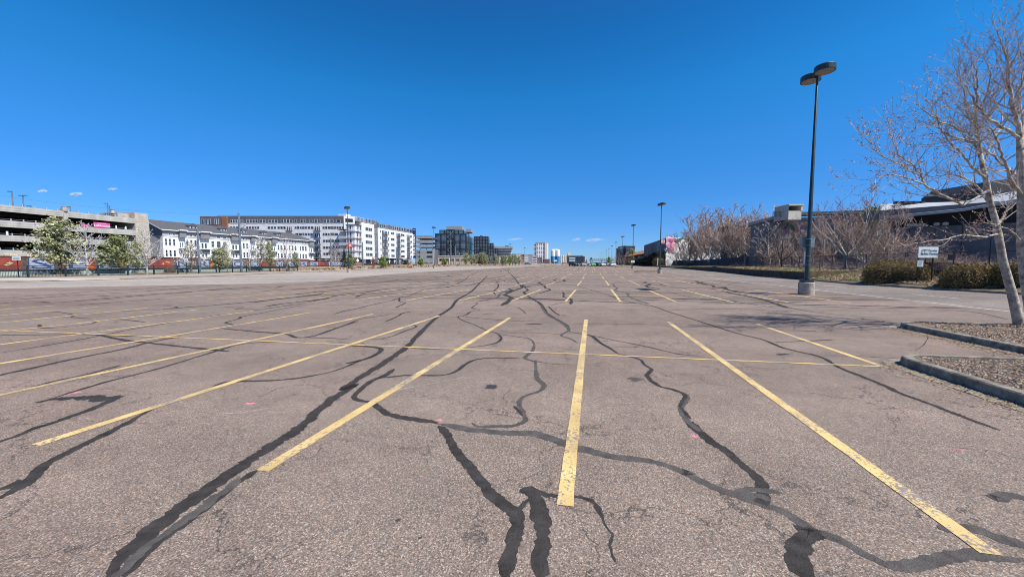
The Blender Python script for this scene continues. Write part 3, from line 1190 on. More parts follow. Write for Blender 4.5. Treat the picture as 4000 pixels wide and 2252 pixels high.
# ------------------------------------------------------------------ left pavement of long slabs behind a kerb
PW = [(10, -74), (20, -73), (40, -71.5), (53, -71), (60, -66), (86, -49.2), (88, -50), (120, -42), (200, -12)]
PW = [(y_, min(x_, kl(y_) - 3.3)) for y_, x_ in PW]
pv = sheet('pavement', lambda y: lerp_table(PW, y), lambda y: kl(y) + .1, [y for y in range(10, 212, 3)], .05, M['kerb'])
y = 20.0
n_ = 0
while y < 200:
    y2 = y + 4.9
    mb = MB()
    bot, top = [], []
    for (yy, sd) in ((y + .02, 0), (y + .02, 1), (y2 - .02, 1), (y2 - .02, 0)):
        xx = kl(yy) + .05 if sd else lerp_table(PW, yy) + .05
        bot.append((xx, yy, gz(yy) + .02))
        top.append((xx, yy, gz(yy) + .15))
    mb.hexa(bot, top)
    s_ = mb.build('paving_slab', M['pale_slab'] if 47 < y2 < 52 else M['tan_walk'], pv)
    if 47 < y2 < 52:
        s_['label'] = 'paler newly poured slab'
    y = y2
    n_ += 1
# right kerb
rk = sheet('kerb_right', lambda y: kr(y), lambda y: kr(y) + .5, [-10] + list(range(0, 250, 4)), .02, M['kerb'])
y = 10.0
while y < 120:
    y2 = y + 3.0
    mb = MB()
    bot, top = [], []
    for (yy, dx) in ((y + .01, 0), (y + .01, .18), (y2 - .01, .18), (y2 - .01, 0)):
        bot.append((kr(yy) + dx, yy, gz(yy) - .02))
        top.append((kr(yy) + dx, yy, gz(yy) + .15))
    mb.hexa(bot, top)
    mb.build('kerb_stone', M['kerb'], rk)
    y = y2

# ------------------------------------------------------------------ buildings: facade helper
class Fac:
    """vertical facade from p0 (left as seen from outside) to p1 (right)"""

    def __init__(s, p0, p1):
        s.p0 = Vector(p0)
        s.p1 = Vector(p1)
        s.d = (s.p1 - s.p0)
        s.L = s.d.length
        s.d.normalize()
        s.n = Vector((s.d.y, -s.d.x))
        s.rz = math.atan2(s.d.y, s.d.x)

    def a(s, u):
        t = (u - CX) / F   # x = t*(y) up to pitch (columns of a pitched view, evaluated at the horizon)
        # p0.x + a d.x = t' (p0.y + a d.y)
        return (t * s.p0.y - s.p0.x) / (s.d.x - t * s.d.y)

    def pt(s, a, out=0.0, z=0.0):
        q = s.p0 + s.d * a + s.n * out
        return Vector((q.x, q.y, z))

    def z(s, u, v):
        return zat(v, s.pt(s.a(u)).y)

    def box(s, mb, a0, a1, z0, z1, o0, o1, mi=0):
        """o0<o1: distance outwards from the facade plane"""
        q = [s.pt(a0, o1), s.pt(a1, o1), s.pt(a1, o0), s.pt(a0, o0)]
        mb.hexa([(p.x, p.y, z0) for p in q], [(p.x, p.y, z1) for p in q], mi)


WC = {}


def window(fac, a0, a1, z0, z1, parent, root, cols=1, rows=1, frame='trim', glass='glass', fr=.09, proud=.07, name='window'):
    w, h = round(a1 - a0, 1), round(z1 - z0, 1)
    if w < .15 or h < .15:
        return None
    key = (w, h, cols, rows, frame, glass, fr)
    if key not in WC:
        m = MB()
        m.box(0, w, -proud, -.004, 0, fr)
        m.box(0, w, -proud, -.004, h - fr, h)
        m.box(0, fr, -proud, -.004, fr + .001, h - fr - .001)
        m.box(w - fr, w, -proud, -.004, fr + .001, h - fr - .001)
        for i in range(1, cols):
            x = w * i / cols
            m.box(x - fr * .45, x + fr * .45, -proud + .004, -.004, fr + .001, h - fr - .001)
        for i in range(1, rows):
            zz = h * i / rows
            m.box(fr + .001, w - fr - .001, -proud + .008, -.008, zz - fr * .4, zz + fr * .4)
        f = m.build(name, M[frame])
        g = MB()
        g.box(fr * .6, w - fr * .6, -.03, -.002, fr * .6, h - fr * .6)
        p = g.build('pane', M[glass])
        WC[key] = (f.data, p.data)
        bpy.data.objects.remove(f)
        bpy.data.objects.remove(p)
    fm, pm = WC[key]
    o = bpy.data.objects.new(name, fm)
    COL.objects.link(o)
    o.parent = parent
    o.location = fac.pt(a0, 0, z0) - Vector(root)
    o.rotation_euler = (0, 0, fac.rz)
    p = bpy.data.objects.new('pane', pm)
    COL.objects.link(p)
    p.parent = o
    return o


def winpx(fac, u0, u1, v0, v1, parent, root, **kw):
    a0, a1 = fac.a(u0), fac.a(u1)
    um = (u0 + u1) / 2
    return window(fac, a0, a1, fac.z(um, v1), fac.z(um, v0), parent, root, **kw)


def part(name, mb, mat, parent, root, **kw):
    return mb.build(name, [M[m] for m in mat] if isinstance(mat, (list, tuple)) else M[mat], parent, root, **kw)


# ------------------------------------------------------------------ multi-storey concrete garage, far left
gf = Fac((-117.3, 66), (-111.2, 117.2))
R0 = (-115, 90, -.3)
gar = thing('parking_garage', 'open concrete parking garage with long horizontal decks and a stair tower at its right end', 'parking garage', R0)
levels = [(13.4, 14.85), (9.9, 11.4), (6.7, 8.05), (3.3, 4.7)]
aT = gf.a(541)
aC = gf.a(274)
bays = [(0, gf.a(60)), (gf.a(60) + .02, aC - .45), (aC + .45, (aC + aT) / 2), ((aC + aT) / 2 + .02, aT)]
for z0, z1 in levels:
    for b0, b1 in bays:
        m = MB()
        gf.box(m, b0, b1, z0, z1, -.25, 0)
        gf.box(m, b0, b1, z0 + .42, z0 + .47, 0, .03)
        gf.box(m, b0, b1, z0 + .92, z0 + .97, 0, .03)
        part('spandrel', m, 'conc', gar, R0)
    m = MB()
    gf.box(m, 0, gf.L, z0 + .2, z0 + .6, -46, -.26)
    gf.box(m, 0, gf.L, z0 - .5, z0 + .19, -9.0, -8.4)
    part('floor_deck', m, 'conc_dk', gar, R0)
for a0 in (0, aC - .44):
    m = MB()
    gf.box(m, a0, a0 + .88, -.6, 15.6, -.7, .12)
    part('column', m, 'conc', gar, R0)
for k in range(6):
    a0 = 4 + k * 8.2
    for o0 in (-17, -33):
        m = MB()
        gf.box(m, a0, a0 + .6, -.6, 13.4, o0, o0 + .6)
        part('inner_column', m, 'conc_dk', gar, R0)
m = MB()
gf.box(m, 0, gf.L, -.6, 13.4, -46.5, -46)
part('back_wall', m, 'conc_dk', gar, R0)
m = MB()
gf.box(m, -.4, 0, -.6, 14.8, -46.5, 0)
part('side_wall', m, 'conc', gar, R0)
m = MB()
gf.box(m, gf.a(592) + .01, gf.a(592) + .4, -.6, 14.8, -46.5, -.2)
part('side_wall', m, 'conc', gar, R0)
for z0, z1 in [(3.2, 3.3)]:
    m = MB()
    gf.box(m, 0, gf.L, -.6, 3.29, -.5, -.28)
    part('ground_wall', m, 'conc_dk', gar, R0)
m = MB()
gf.box(m, aT + .01, gf.a(592), -.6, zat(831, 114), -9, .05)
for zz in (5, 8.2, 11.4, 14):
    gf.box(m, aT + .01, gf.a(592), zz, zz + .06, .05, .08)
part('stair_tower', m, 'conc_tan', gar, R0)
m = MB()
gf.box(m, gf.a(499), aT, 13.9, zat(829, 110), -8, -2)
part('roof_core', m, 'conc_tan', gar, R0)
m = MB()
c = gf.pt(gf.a(504), -4)
m.lathe((c.x, c.y, 15.9), [(.42, 0), (.42, 1.2), (.55, 1.25), (.55, 1.35)], 10)
part('vent_pipe', m, 'conc_tan', gar, R0)
for zz in (15.0, 15.5, 16.0):
    m = MB()
    gf.box(m, gf.a(488), gf.a(499), zz, zz + .12, -6, -3)
    part('louvre', m, 'conc_tan', gar, R0)
c = gf.pt(aC, 0)
m = MB()
m.lathe((c.x - .1, c.y, 14.86), [(.55, 0), (.55, 1.0), (.62, 1.02), (.62, 1.1)], 10)
part('column_cap', m, 'conc_tan', gar, R0)
a = 1.0
pm = None
while a < aT - 1:
    if abs(a - aC) > .8:
        for zi, (z0, z1) in enumerate(levels):
            if pm is None:
                q = MB()
                q.box(-.07, .07, -.1, .1, 0, .55)
                tmp = q.build('post', M['conc'])
                pm = tmp.data
                bpy.data.objects.remove(tmp)
            o = bpy.data.objects.new('post', pm)
            COL.objects.link(o)
            o.parent = gar
            o.location = gf.pt(a, -.45, z1 - .02) - Vector(R0)
            o.rotation_euler = (0, 0, gf.rz)
    a += 2.1
for zi in (11.75, 8.4):
    m = MB()
    gf.box(m, .5, aT, zi, zi + .05, -.48, -.44)
    part('cable_rail', m, 'galv', gar, R0)

# banners hung on the garage (they hang from it: things of their own)
b0 = gf.pt(gf.a(379.5), .1)
bt = thing('banner', 'magenta banner with white lettering hung in the top opening of the concrete garage', 'banner', (b0.x, b0.y, 11.3))
m = MB()
gf.box(m, gf.a(379.5), gf.a(443), 11.38, 12.75, .06, .1)
part('cloth', m, 'magenta', bt, (b0.x, b0.y, 11.3))
q = gf.pt((gf.a(379.5) + gf.a(443)) / 2, .12, 11.9)
put_text('lettering', 'LivOneness', .78, q, gf.rz, M['trim'], bt, (b0.x, b0.y, 11.3), .01)
q.z = 12.5
put_text('lettering', 'NOW LEASING', .3, q, gf.rz, M['trim'], bt, (b0.x, b0.y, 11.3))
m = MB()
gf.box(m, gf.a(331), gf.a(364), 11.3, 12.0, .06, .1)
tag(part('banner', m, 'magenta', None, (0, 0, 0)), 'small magenta banner draped over the garage spandrel behind the bare tree', 'banner')
for u0, u1, nm in ((22, 75, 'cream EXIT ONLY sign on the ground floor of the garage, left of the tree'), (109, 156, 'blank cream sign half hidden by the leafy tree before the garage')):
    q = gf.pt(gf.a(u0), .1, 3.0)
    st = thing('wall_sign', nm, 'sign', q)
    m = MB()
    gf.box(m, gf.a(u0), gf.a(u1), 3.05, 3.75, .06, .16)
    part('sign_board', m, 'sign_cream', st, q)
    if u0 == 22:
        put_text('lettering', 'EXIT ONLY', .5, gf.pt((gf.a(u0) + gf.a(u1)) / 2, .18, 3.4), gf.rz, M['sign_grey'], st, q, .005)
for k, (u, zz) in enumerate(((464, 11.38), (501, 11.38), (545, 11.0), (38, 8.04), (140, 4.7))):
    q = gf.pt(gf.a(u), -.1, zz)
    m = MB()
    gf.box(m, gf.a(u), gf.a(u) + .35, zz, zz + .9, .01, .06)
    tag(m.build('wall_sign', M['sign_white']), ['white notice on the top deck right of the magenta banner', 'white notice on the top deck left of the stair tower', 'white notice on the stair tower at its left edge', 'white notice on the second deck at the far left', 'white notice on the lowest deck beside the leafy tree'][k], 'sign')


# rooftop lamps
def roof_lamp(u, vt, back, label, double=False):
    b = gf.pt(gf.a(u), -back)
    Y = b.y
    X = (u - 2000) / F * Y
    z0 = 13.9
    zt = zat(vt, Y)
    t = thing('roof_lamp', label, 'lamp post', (X, Y, z0), 'lamps on the roof of the concrete garage')
    m = MB()
    m.tube((X, Y, z0), (X, Y, zt), .12, .09, 6, caps=True)
    part('pole', m, 'bluegrey', t, (X, Y, z0))
    m = MB()
    m.box(X - 1.0, X + (1.0 if double else .12), Y - .12, Y + .12, zt - .18, zt)
    part('lamp_head', m, 'bluegrey', t, (X, Y, z0))


roof_lamp(75, 746, 5, 'tallest roof lamp at the far left end of the garage roof')
roof_lamp(116, 762, 9, 'double armed T shaped lamp on the garage roof', True)
roof_lamp(143, 803, 12, 'stubby camera lamp barely rising over the garage parapet')
roof_lamp(295, 806, 14, 'short single arm roof lamp just right of the garage column cap')
roof_lamp(440, 793, 6, 'left one of the close pair of lamps at the right end of the garage roof')
roof_lamp(447, 804, 10, 'right shorter one of the close pair of lamps on the garage roof')

# ------------------------------------------------------------------ graffiti wall along the railway
mf = Fac((-110.5, 70), (-79.5, 191.9))
R1 = (-95, 130, 0)


def mtop(a):
    y = mf.pt(a).y
    return 3.3 + (y - 80) * (2.25 - 3.3) / 110


def mbot(a):
    y = mf.pt(a).y
    return -.7 if y < 120 else lerp_table([(120, -.7), (150, -.3), (192, .1)], y)


mural = thing('mural_wall', 'long brownish red wall covered in graffiti lettering and flame shapes, behind the green fence', 'graffiti wall', R1)


def mpiece(nm, u0, u1, f0, f1, o0, o1, mat, skew=0):
    a0, a1 = mf.a(u0), mf.a(u1)
    m = MB()
    pts_b, pts_t = [], []
    for a_, o_ in ((a0, o1), (a1, o1), (a1, o0), (a0, o0)):
        b_, t_ = max(mbot(a_), -.7), mtop(a_)
        q = mf.pt(a_, o_)
        pts_b.append((q.x, q.y, b_ + (t_ - b_) * f0))
        q2 = mf.pt(a_ + skew, o_)
        pts_t.append((q2.x, q2.y, b_ + (t_ - b_) * f1))
    m.hexa(pts_b, pts_t)
    return part(nm, m, mat, mural, R1)


us = [-60, 60, 200, 350, 500, 640, 760, 880, 1000, 1120, 1250, 1372]
for a_, b_ in zip(us, us[1:]):
    mpiece('wall_panel', a_ + .3, b_ - .3, 0, 1, -.4, 0, 'mural_grey')
for a_, b_ in ((-60, 87), (338, 378), (590, 672), (1012, 1072), (1160, 1200), (1245, 1372)):
    mpiece('painted_panel', a_, b_, .22, .93, .002, .02, 'mural_red')
for a_, b_, s_, f0, f1 in ((112, 130, 2, .3, .8), (130, 190, 1, .62, .85), (355, 380, -1.5, .25, .6), (452, 470, 1, .3, .9), (813, 830, 2.5, .3, .9), (700, 715, 1, .5, .9), (235, 258, 2, .3, .5), (1078, 1090, 1, .3, .8)):
    mpiece('painted_flame', a_, b_, f0, f1, .022, .035, 'mural_orange', s_)
mpiece('dark_plinth', -60, 1372, 0, .2, .03, .12, 'steel_dk')
mpiece('cap_rail', -60, 1372, .965, 1.0, .01, .1, 'brick')
for txt, u0, u1 in (('S', 118, 215), ('E', 264, 345), ('B', 388, 462), ('S', 505, 577), ('N', 694, 742), ('R', 779, 818), ('O', 912, 952), ('O', 984, 1012), ('O', 1082, 1106), ('O', 1132, 1166), ('R', 1171, 1201), ('S', 1214, 1243), ('BROK', 1286, 1352)):
    a0, a1 = mf.a(u0), mf.a(u1)
    am = (a0 + a1) / 2
    b_, t_ = mbot(am), mtop(am)
    h = (t_ - b_) * .68
    wd = a1 - a0
    sk = rng.uniform(-.25, .25)
    q0, q1 = am - wd * .5, am + wd * .5
    zc_ = b_ + (t_ - b_) * .57
    for (cm, gr, o0, o1) in (('mural_navy', 1.07, .022, .034), ('mural_blue', 1.0, .0345, .045)):
        m = MB()
        z0_, z1_ = zc_ - h * .5 * gr, zc_ + h * .5 * gr
        w0, w1 = am - wd * .5 * gr, am + wd * .5 * gr
        bt_ = [mf.pt(x, o, z0_ + dz_) for x, o, dz_ in ((w0 - sk, o1, 0), (w1 - sk, o1, .08), (w1 - sk, o0, .08), (w0 - sk, o0, 0))]
        tp_ = [mf.pt(x, o, z1_ + dz_) for x, o, dz_ in ((w0 + sk, o1, 0), (w1 + sk, o1, -.1), (w1 + sk, o0, -.1), (w0 + sk, o0, 0))]
        m.hexa(bt_, tp_)
        part('painted_shape', m, cm, mural, R1)
    me = text_mesh(txt, 1.0, .0, .005)
    xs = [v.co.x for v in me.vertices]
    ys = [v.co.y for v in me.vertices]
    sx, sy = wd / (max(xs) - min(xs)) * .86, h / (max(ys) - min(ys)) * .80
    mx, my = (max(xs) + min(xs)) / 2, (max(ys) + min(ys)) / 2
    q = mf.pt(am, .052, zc_)
    M4 = Matrix.Translation(q - Vector(R1)) @ Matrix.Rotation(mf.rz, 4, 'Z') @ Matrix.Rotation(math.pi / 2, 4, 'X') @ Matrix.Diagonal((sx, sy, 1, 1)) @ Matrix.Translation((-mx, -my, 0))
    me.transform(M4)
    me.materials.clear()
    me.materials.append(M['mural_navy'])
    o = bpy.data.objects.new('painted_letter', me)
    COL.objects.link(o)
    o.parent = mural
m = MB()
for u, f in ((41, .62), (46, .6), (30, .5), (655, .75), (640, .6), (663, .7), (1300, .75)):
    a_ = mf.a(u)
    z_ = mbot(a_) + (mtop(a_) - mbot(a_)) * f
    for r1, r2 in ((.5, .09), (.09, .32)):
        q = [mf.pt(a_ - r1, .06, z_), mf.pt(a_, .06, z_ - r2), mf.pt(a_ + r1, .06, z_), mf.pt(a_, .06, z_ + r2)]
        q2 = [p_ - Vector((mf.n.x, mf.n.y, 0)) * .03 for p_ in q]
        m.hexa([q2[0], q2[1], q[1], q[0]], [q2[3], q2[2], q[2], q[3]])
part('painted_stars', m, 'sign_cream', mural, R1)
m = MB()
f2 = Fac((mf.p1.x + .3, mf.p1.y + .8), ((1415 - 2000) / F * 205, 205))
f2.box(m, 0, f2.L, 0, 2.0, -.3, 0)
tag(part('boundary_wall', m, 'far_red', None, (0, 0, 0)), 'plain plum coloured wall carrying on right of the graffiti wall', 'wall')

# low pale green wall in front of it
gw = Fac((-91, 62), ((1165 - 2000) / F * 108, 108))
m = MB()
gw.box(m, 0, gw.L, -1.0, .28, -.35, 0)
gt = thing('low_wall', 'low pale green concrete wall running behind the green railings', 'wall', (-80, 80, -.3))
part('wall_body', m, 'greenband', gt, (-80, 80, -.3))
m = MB()
gw.box(m, 0, gw.L, .281, .62, -.2, -.02)
part('dark_rail', m, 'steel_dk', gt, (-80, 80, -.3))
m = MB()
gw.box(m, gw.a(85), gw.a(272), -.55, .22, .01, .03)
part('painted_patch', m, 'darkband', gt, (-80, 80, -.3))

# ------------------------------------------------------------------ gabled apartment block
af = Fac((-114.5, 125), (-100, 191.5))
R2 = (-107, 160, 0)
apt = thing('gabled_apartments', 'long white apartment block with grey shingle roof, dormers and balconies behind the graffiti wall', 'apartment block', R2)
EZ = zat(895, 125)
m = MB()
af.box(m, 0, af.L, 3.7, EZ - 2.0, -13.5, 0)
part('wall', m, 'white', apt, R2)
m = MB()
af.box(m, 0, af.L, EZ - 2.0 + .001, EZ, -13.6, .06)
part('upper_wall', m, 'grey_siding', apt, R2)
m = MB()
af.box(m, 0, af.L, -.5, 3.699, -13.4, -.1)
part('brick_base', m, 'brick', apt, R2)
m = MB()
af.box(m, 0, af.L, EZ - 2.1, EZ - 1.95, .061, .14)
af.box(m, 0, af.L, 3.6, 3.85, .001, .12)
part('white_band', m, 'trim', apt, R2)
# gable end siding on the left side wall
gl = Fac(af.pt(-.01, -13.5).xy, af.pt(-.01, 0).xy)
m = MB()
zz = 3.9
while zz < EZ - 2:
    zz += .9
RZ = EZ + 3.2
q = [gl.pt(0, .04, EZ - 2), gl.pt(gl.L, .04, EZ - 2), gl.pt(gl.L, .04, EZ), gl.pt(gl.L / 2, .04, RZ - .3), gl.pt(0, .04, EZ)]
q2 = [p_ + Vector((-gl.n.x, -gl.n.y, 0)) * .3 for p_ in q]
m.hexa(q2, q)
part('gable', m, 'dk_siding', apt, R2)
m = MB()
gl.box(m, gl.L - 6, gl.L - 1.2, 3.9, EZ - 2.2, 0, .05)
part('side_panel', m, 'grey_siding', apt, R2)
# roof
for sgn, nm in ((0, 'roof'), (1, 'roof')):
    m = MB()
    if sgn == 0:
        lo, hi = .7, -6.75
    else:
        lo, hi = -14.2, -6.75
    a0, a1 = -.7, af.L + .7
    q = [af.pt(a0, lo, EZ - .15), af.pt(a1, lo, EZ - .15), af.pt(a1 - 6.5, hi, RZ), af.pt(a0, hi, RZ)]
    if sgn:
        q = q[::-1]
    m.hexa(q, [p_ + Vector((0, 0, .25)) for p_ in q])
    part(nm, m, 'shingle', apt, R2)
m = MB()
q = [af.pt(af.L + .7, .7, EZ - .16), af.pt(af.L + .7, -14.2, EZ - .16), af.pt(af.L - 5.8, -6.75, RZ - .01)]
m.hexa(q, [p_ + Vector((0, 0, .25)) for p_ in q])
part('hip_roof', m, 'shingle', apt, R2)
m = MB()
af.box(m, -.75, af.L + .75, EZ - .28, EZ - .02, .705, .82)
part('gutter', m, 'trim', apt, R2)
m = MB()
q = [gl.pt(-.7, .72, EZ - .3), gl.pt(gl.L / 2, .72, RZ - .1), gl.pt(gl.L + .7, .72, EZ - .3)]
for p_, r_ in ((q[0], q[1]), (q[1], q[2])):
    m.hexa([p_, r_, r_ + Vector((-gl.n.x, -gl.n.y, 0)) * .12, p_ + Vector((-gl.n.x, -gl.n.y, 0)) * .12],
           [v_ + Vector((0, 0, .32)) for v_ in (p_, r_, r_ + Vector((-gl.n.x, -gl.n.y, 0)) * .12, p_ + Vector((-gl.n.x, -gl.n.y, 0)) * .12)])
part('bargeboard', m, 'trim', apt, R2)


def c2(x):
    return 550 + x / 3.68


def c2v(y):
    return 800 + y / 3.68


for x0, x1 in ((800, 905), (1238, 1335), (1535, 1595), (1820, 1898), (2030, 2100)):
    a0, a1 = af.a(c2(x0)), af.a(c2(x1))
    # set back on the roof slope
    o_ = -2.2
    b_ = EZ + (2.9 / 7.45) * (2.9) * 1.0
    b_ = EZ + 1.05
    w = max(2.6, (a1 - a0) * .97)
    am = (a0 + a1) / 2 + .2
    m = MB()
    q = [(-w / 2, o_), (w / 2, o_), (w / 2, o_ - 4), (-w / 2, o_ - 4)]
    m.hexa([af.pt(am + x, y_, b_ - .9) for x, y_ in q], [af.pt(am + x, y_, b_ + 1.2) for x, y_ in q])
    d = part('dormer', m, 'grey_siding', apt, R2)
    m = MB()
    g0 = [af.pt(am - w / 2 - .25, o_ + .3, b_ + 1.15), af.pt(am + w / 2 + .25, o_ + .3, b_ + 1.15), af.pt(am, o_ + .3, b_ + 2.0)]
    g1 = [af.pt(am - w / 2 - .25, o_ - 4.5, b_ + 1.15), af.pt(am + w / 2 + .25, o_ - 4.5, b_ + 1.15), af.pt(am, o_ - 4.5, b_ + 2.0)]
    m.hexa(g1, g0)
    part('dormer_roof', m, 'shingle', d, R2)
    for dx in (-.75, .45):
        f3 = Fac(af.pt(0, o_).xy, af.pt(af.L, o_).xy)
        window(f3, am + dx - .15, am + dx + .65, b_ + .1, b_ + 1.0, d, R2, frame='trim')
balc = [(565, 655), (868, 995), (1310, 1425), (1590, 1652), (1888, 1960), (2422, 2484)]
f_in = af
for x0, x1 in balc:
    a0, a1 = af.a(c2(x0)), af.a(c2(x1))
    m = MB()
    af.box(m, a0, a1, EZ - 2.3, EZ - .3, .065, .95)
    part('balcony_hood', m, 'dk_siding', apt, R2)
    m = MB()
    af.box(m, a0 - .3, a1 + .3, EZ - .05, EZ + .25, .6, 1.5)
    part('hood_trim', m, 'trim', apt, R2)
    for zf, hood in ((EZ - 6.1, True), (EZ - 9.6, False)):
        m = MB()
        af.box(m, a0, a1, zf, zf + .22, .001, 1.3)
        bl = part('balcony', m, 'trim', apt, R2)
        m = MB()
        af.box(m, a0, a1, zf + 1.1, zf + 1.17, 1.2, 1.27)
        k = max(4, int((a1 - a0) / .35))
        for i in range(k + 1):
            aa = a0 + (a1 - a0 - .04) * i / k
            af.box(m, aa, aa + .03, zf + .23, zf + 1.09, 1.22, 1.25)
        part('railing', m, 'galv', bl, R2)
        if hood:
            m = MB()
            af.box(m, a0, a1, zf - 1.0, zf - .01, .01, .6)
            part('awning', m, 'dk_siding', bl, R2)
        w = (a1 - a0)
        window(af, a0 + w * .18, a0 + w * .45, zf + .25, zf + 2.3, apt, R2, cols=1, glass='glass', name='balcony_door')
        window(af, a0 + w * .55, a0 + w * .82, zf + .25, zf + 2.3, apt, R2, cols=1, glass='glass', name='balcony_door')
gaps = [(0, af.a(c2(565)))] + [(af.a(c2(balc[i][1])), af.a(c2(balc[i + 1][0]))) for i in range(5)] + [(af.a(c2(2484)), af.L)]
for g0, g1 in gaps:
    w = g1 - g0
    if w < 2.5:
        continue
    n = max(1, int(w / 5.2))
    for k in range(n):
        s0 = g0 + w * k / n
        sw = w / n
        for (fa, fb) in ((.12, .26), (.36, .54), (.64, .82)):
            if sw < 3.5 and fa < .2:
                continue
            window(af, s0 + sw * fa, s0 + sw * fb, EZ - 5.2, EZ - 2.9, apt, R2, rows=2)
            window(af, s0 + sw * fa, s0 + sw * fb, EZ - 8.9, EZ - 6.6, apt, R2, rows=2)
            if fa > .2:
                f5 = Fac(af.pt(0, .06).xy, af.pt(af.L, .06).xy)
                window(f5, s0 + sw * fa, s0 + sw * fb, EZ - 1.75, EZ - 1.05, apt, R2)

# ------------------------------------------------------------------ large white and charcoal apartment building
R3 = (-100, 230, 0)
big = thing('apartment_building', 'seven storey white apartment building with charcoal top floor and a glazed corner bay', 'apartment building', R3)
TZ = zat(843, 210)
LW = Fac(((860 - 2000) / F * 210, 210), ((1349 - 2000) / F * 210, 210))
LW0 = Fac(((793 - 2000) / F * 209, 209), ((880 - 2000) / F * 209, 209))
RW = Fac(((1392 - 2000) / F * 215, 215), ((1616 - 2000) / F * 287, 287))
z1 = zat(870, 210)
zb = zat(1008, 210)
m = MB()
LW.box(m, 0, LW.L, zb, z1, -16, 0)
part('white_wing', m, 'white_rough', big, R3)
m = MB()
LW.box(m, 0, LW.L, z1 + .002, TZ, -16.2, .15)
part('charcoal_storey', m, 'charcoal', big, R3)
m = MB()
LW.box(m, 0, LW.L + 2, -.5, zb - .002, -15, -1.2)
part('dark_base', m, 'steel_dk', big, R3)
m = MB()
LW0.box(m, 0, LW0.L, z1 - 1.2, TZ - .3, -12, 0)
part('navy_block', m, 'charcoal', big, R3)
m = MB()
LW0.box(m, 0, LW0.a(865), -.5, z1 - 1.22, -12, -1.5)
part('lower_block', m, 'charcoal', big, R3)
m = MB()
LW0.box(m, LW0.a(878) - .1, LW0.a(897), z1 - 8, TZ - .25, -3, .25)
part('rust_panel', m, 'brown_panel', big, R3)
f3 = LW0
for x0, x1 in ((920, 950), (965, 1000), (1012, 1048), (1103, 1128), (1135, 1162)):
    winpx(f3, c2(x0), c2(x1), c2v(205), c2v(282), big, R3, glass='glass', cols=1)
f4 = Fac(LW.pt(0, .15).xy, LW.pt(LW.L, .15).xy)


def winrow(fac, xs, y0, y1, off, ncol=None, **kw):
    ox, oy, s = off
    for x0, x1 in xs:
        n = ncol or max(1, round((x1 - x0) / 42))
        w = (x1 - x0) / n
        for i in range(n):
            winpx(fac, ox + (x0 + w * i + 1) / s, ox + (x0 + w * (i + 1) - 1) / s, oy + y0 / s, oy + y1 / s, big, R3, **kw)


O2, O3 = (550, 800, 3.68), (1100, 800, 3.68)
winrow(f4, [(1225, 1285), (1322, 1430), (1475, 1508), (1555, 1720), (1745, 1825), (1865, 1998)], 210, 258, O2)
winrow(f4, [(22, 185), (210, 250), (297, 380), (425, 468), (498, 582), (622, 768), (815, 868)], 208, 256, O3)
winrow(LW, [(1310, 1440), (1545, 1740), (1850, 1980), (1990, 2115)], 308, 348, O2)
winrow(LW, [(2130, 2200)], 400, 440, O2)
winrow(LW, [(5, 90), (210, 320), (350, 488), (608, 720), (770, 920)], 308, 348, O3)
winrow(LW, [(215, 320), (355, 468), (608, 715), (775, 835)], 402, 441, O3)
for yy in (498, 594, 684):
    winrow(LW, [(608, 720), (775, 850)], yy, yy + 40, O3)
# darker infill panels between the windows
for y0 in (308, 402, 498, 594, 684):
    for x0, x1 in ((242, 278), (320, 350), (655, 690), (720, 772)):
        if y0 > 450 and x0 < 600:
            continue
        m = MB()
        a0, a1 = LW.a(1100 + x0 / 3.68), LW.a(1100 + x1 / 3.68)
        LW.box(m, a0, a1, zat(800 + (y0 + 40) / 3.68, 210), zat(800 + y0 / 3.68, 210), .001, .03)
        part('infill_panel', m, 'charcoal', big, R3)
# steel balconies in a stack
for y0 in (308, 404, 500, 594, 684):
    for x0, x1 in ((98, 178), (495, 578)):
        if x0 < 200 and y0 > 330:
            continue
        u0, u1 = 1100 + x0 / 3.68, 1100 + x1 / 3.68
        a0, a1 = LW.a(u0), LW.a(u1)
        zt_, zb_ = zat(800 + y0 / 3.68, 210), zat(800 + (y0 + 66) / 3.68, 210)
        for i in range(3):
            w = (a1 - a0) / 3
            window(LW, a0 + i * w + .1, a0 + (i + 1) * w - .1, zb_ + .2, zt_, big, R3, name='balcony_door', glass='glass_dk')
        m = MB()
        LW.box(m, a0 - .2, a1 + .2, zb_ - .1, zb_ + .1, .09, 1.4)
        LW.box(m, a0 - .2, a1 + .2, zb_ + 1.15, zb_ + 1.25, 1.32, 1.4)
        k = int((a1 - a0) / .45)
        for i in range(k + 1):
            aa = a0 - .2 + (a1 - a0 + .36) * i / k
            LW.box(m, aa, aa + .05, zb_ + .11, zb_ + 1.14, 1.33, 1.38)
        part('balcony', m, 'steel_dk', big, R3)
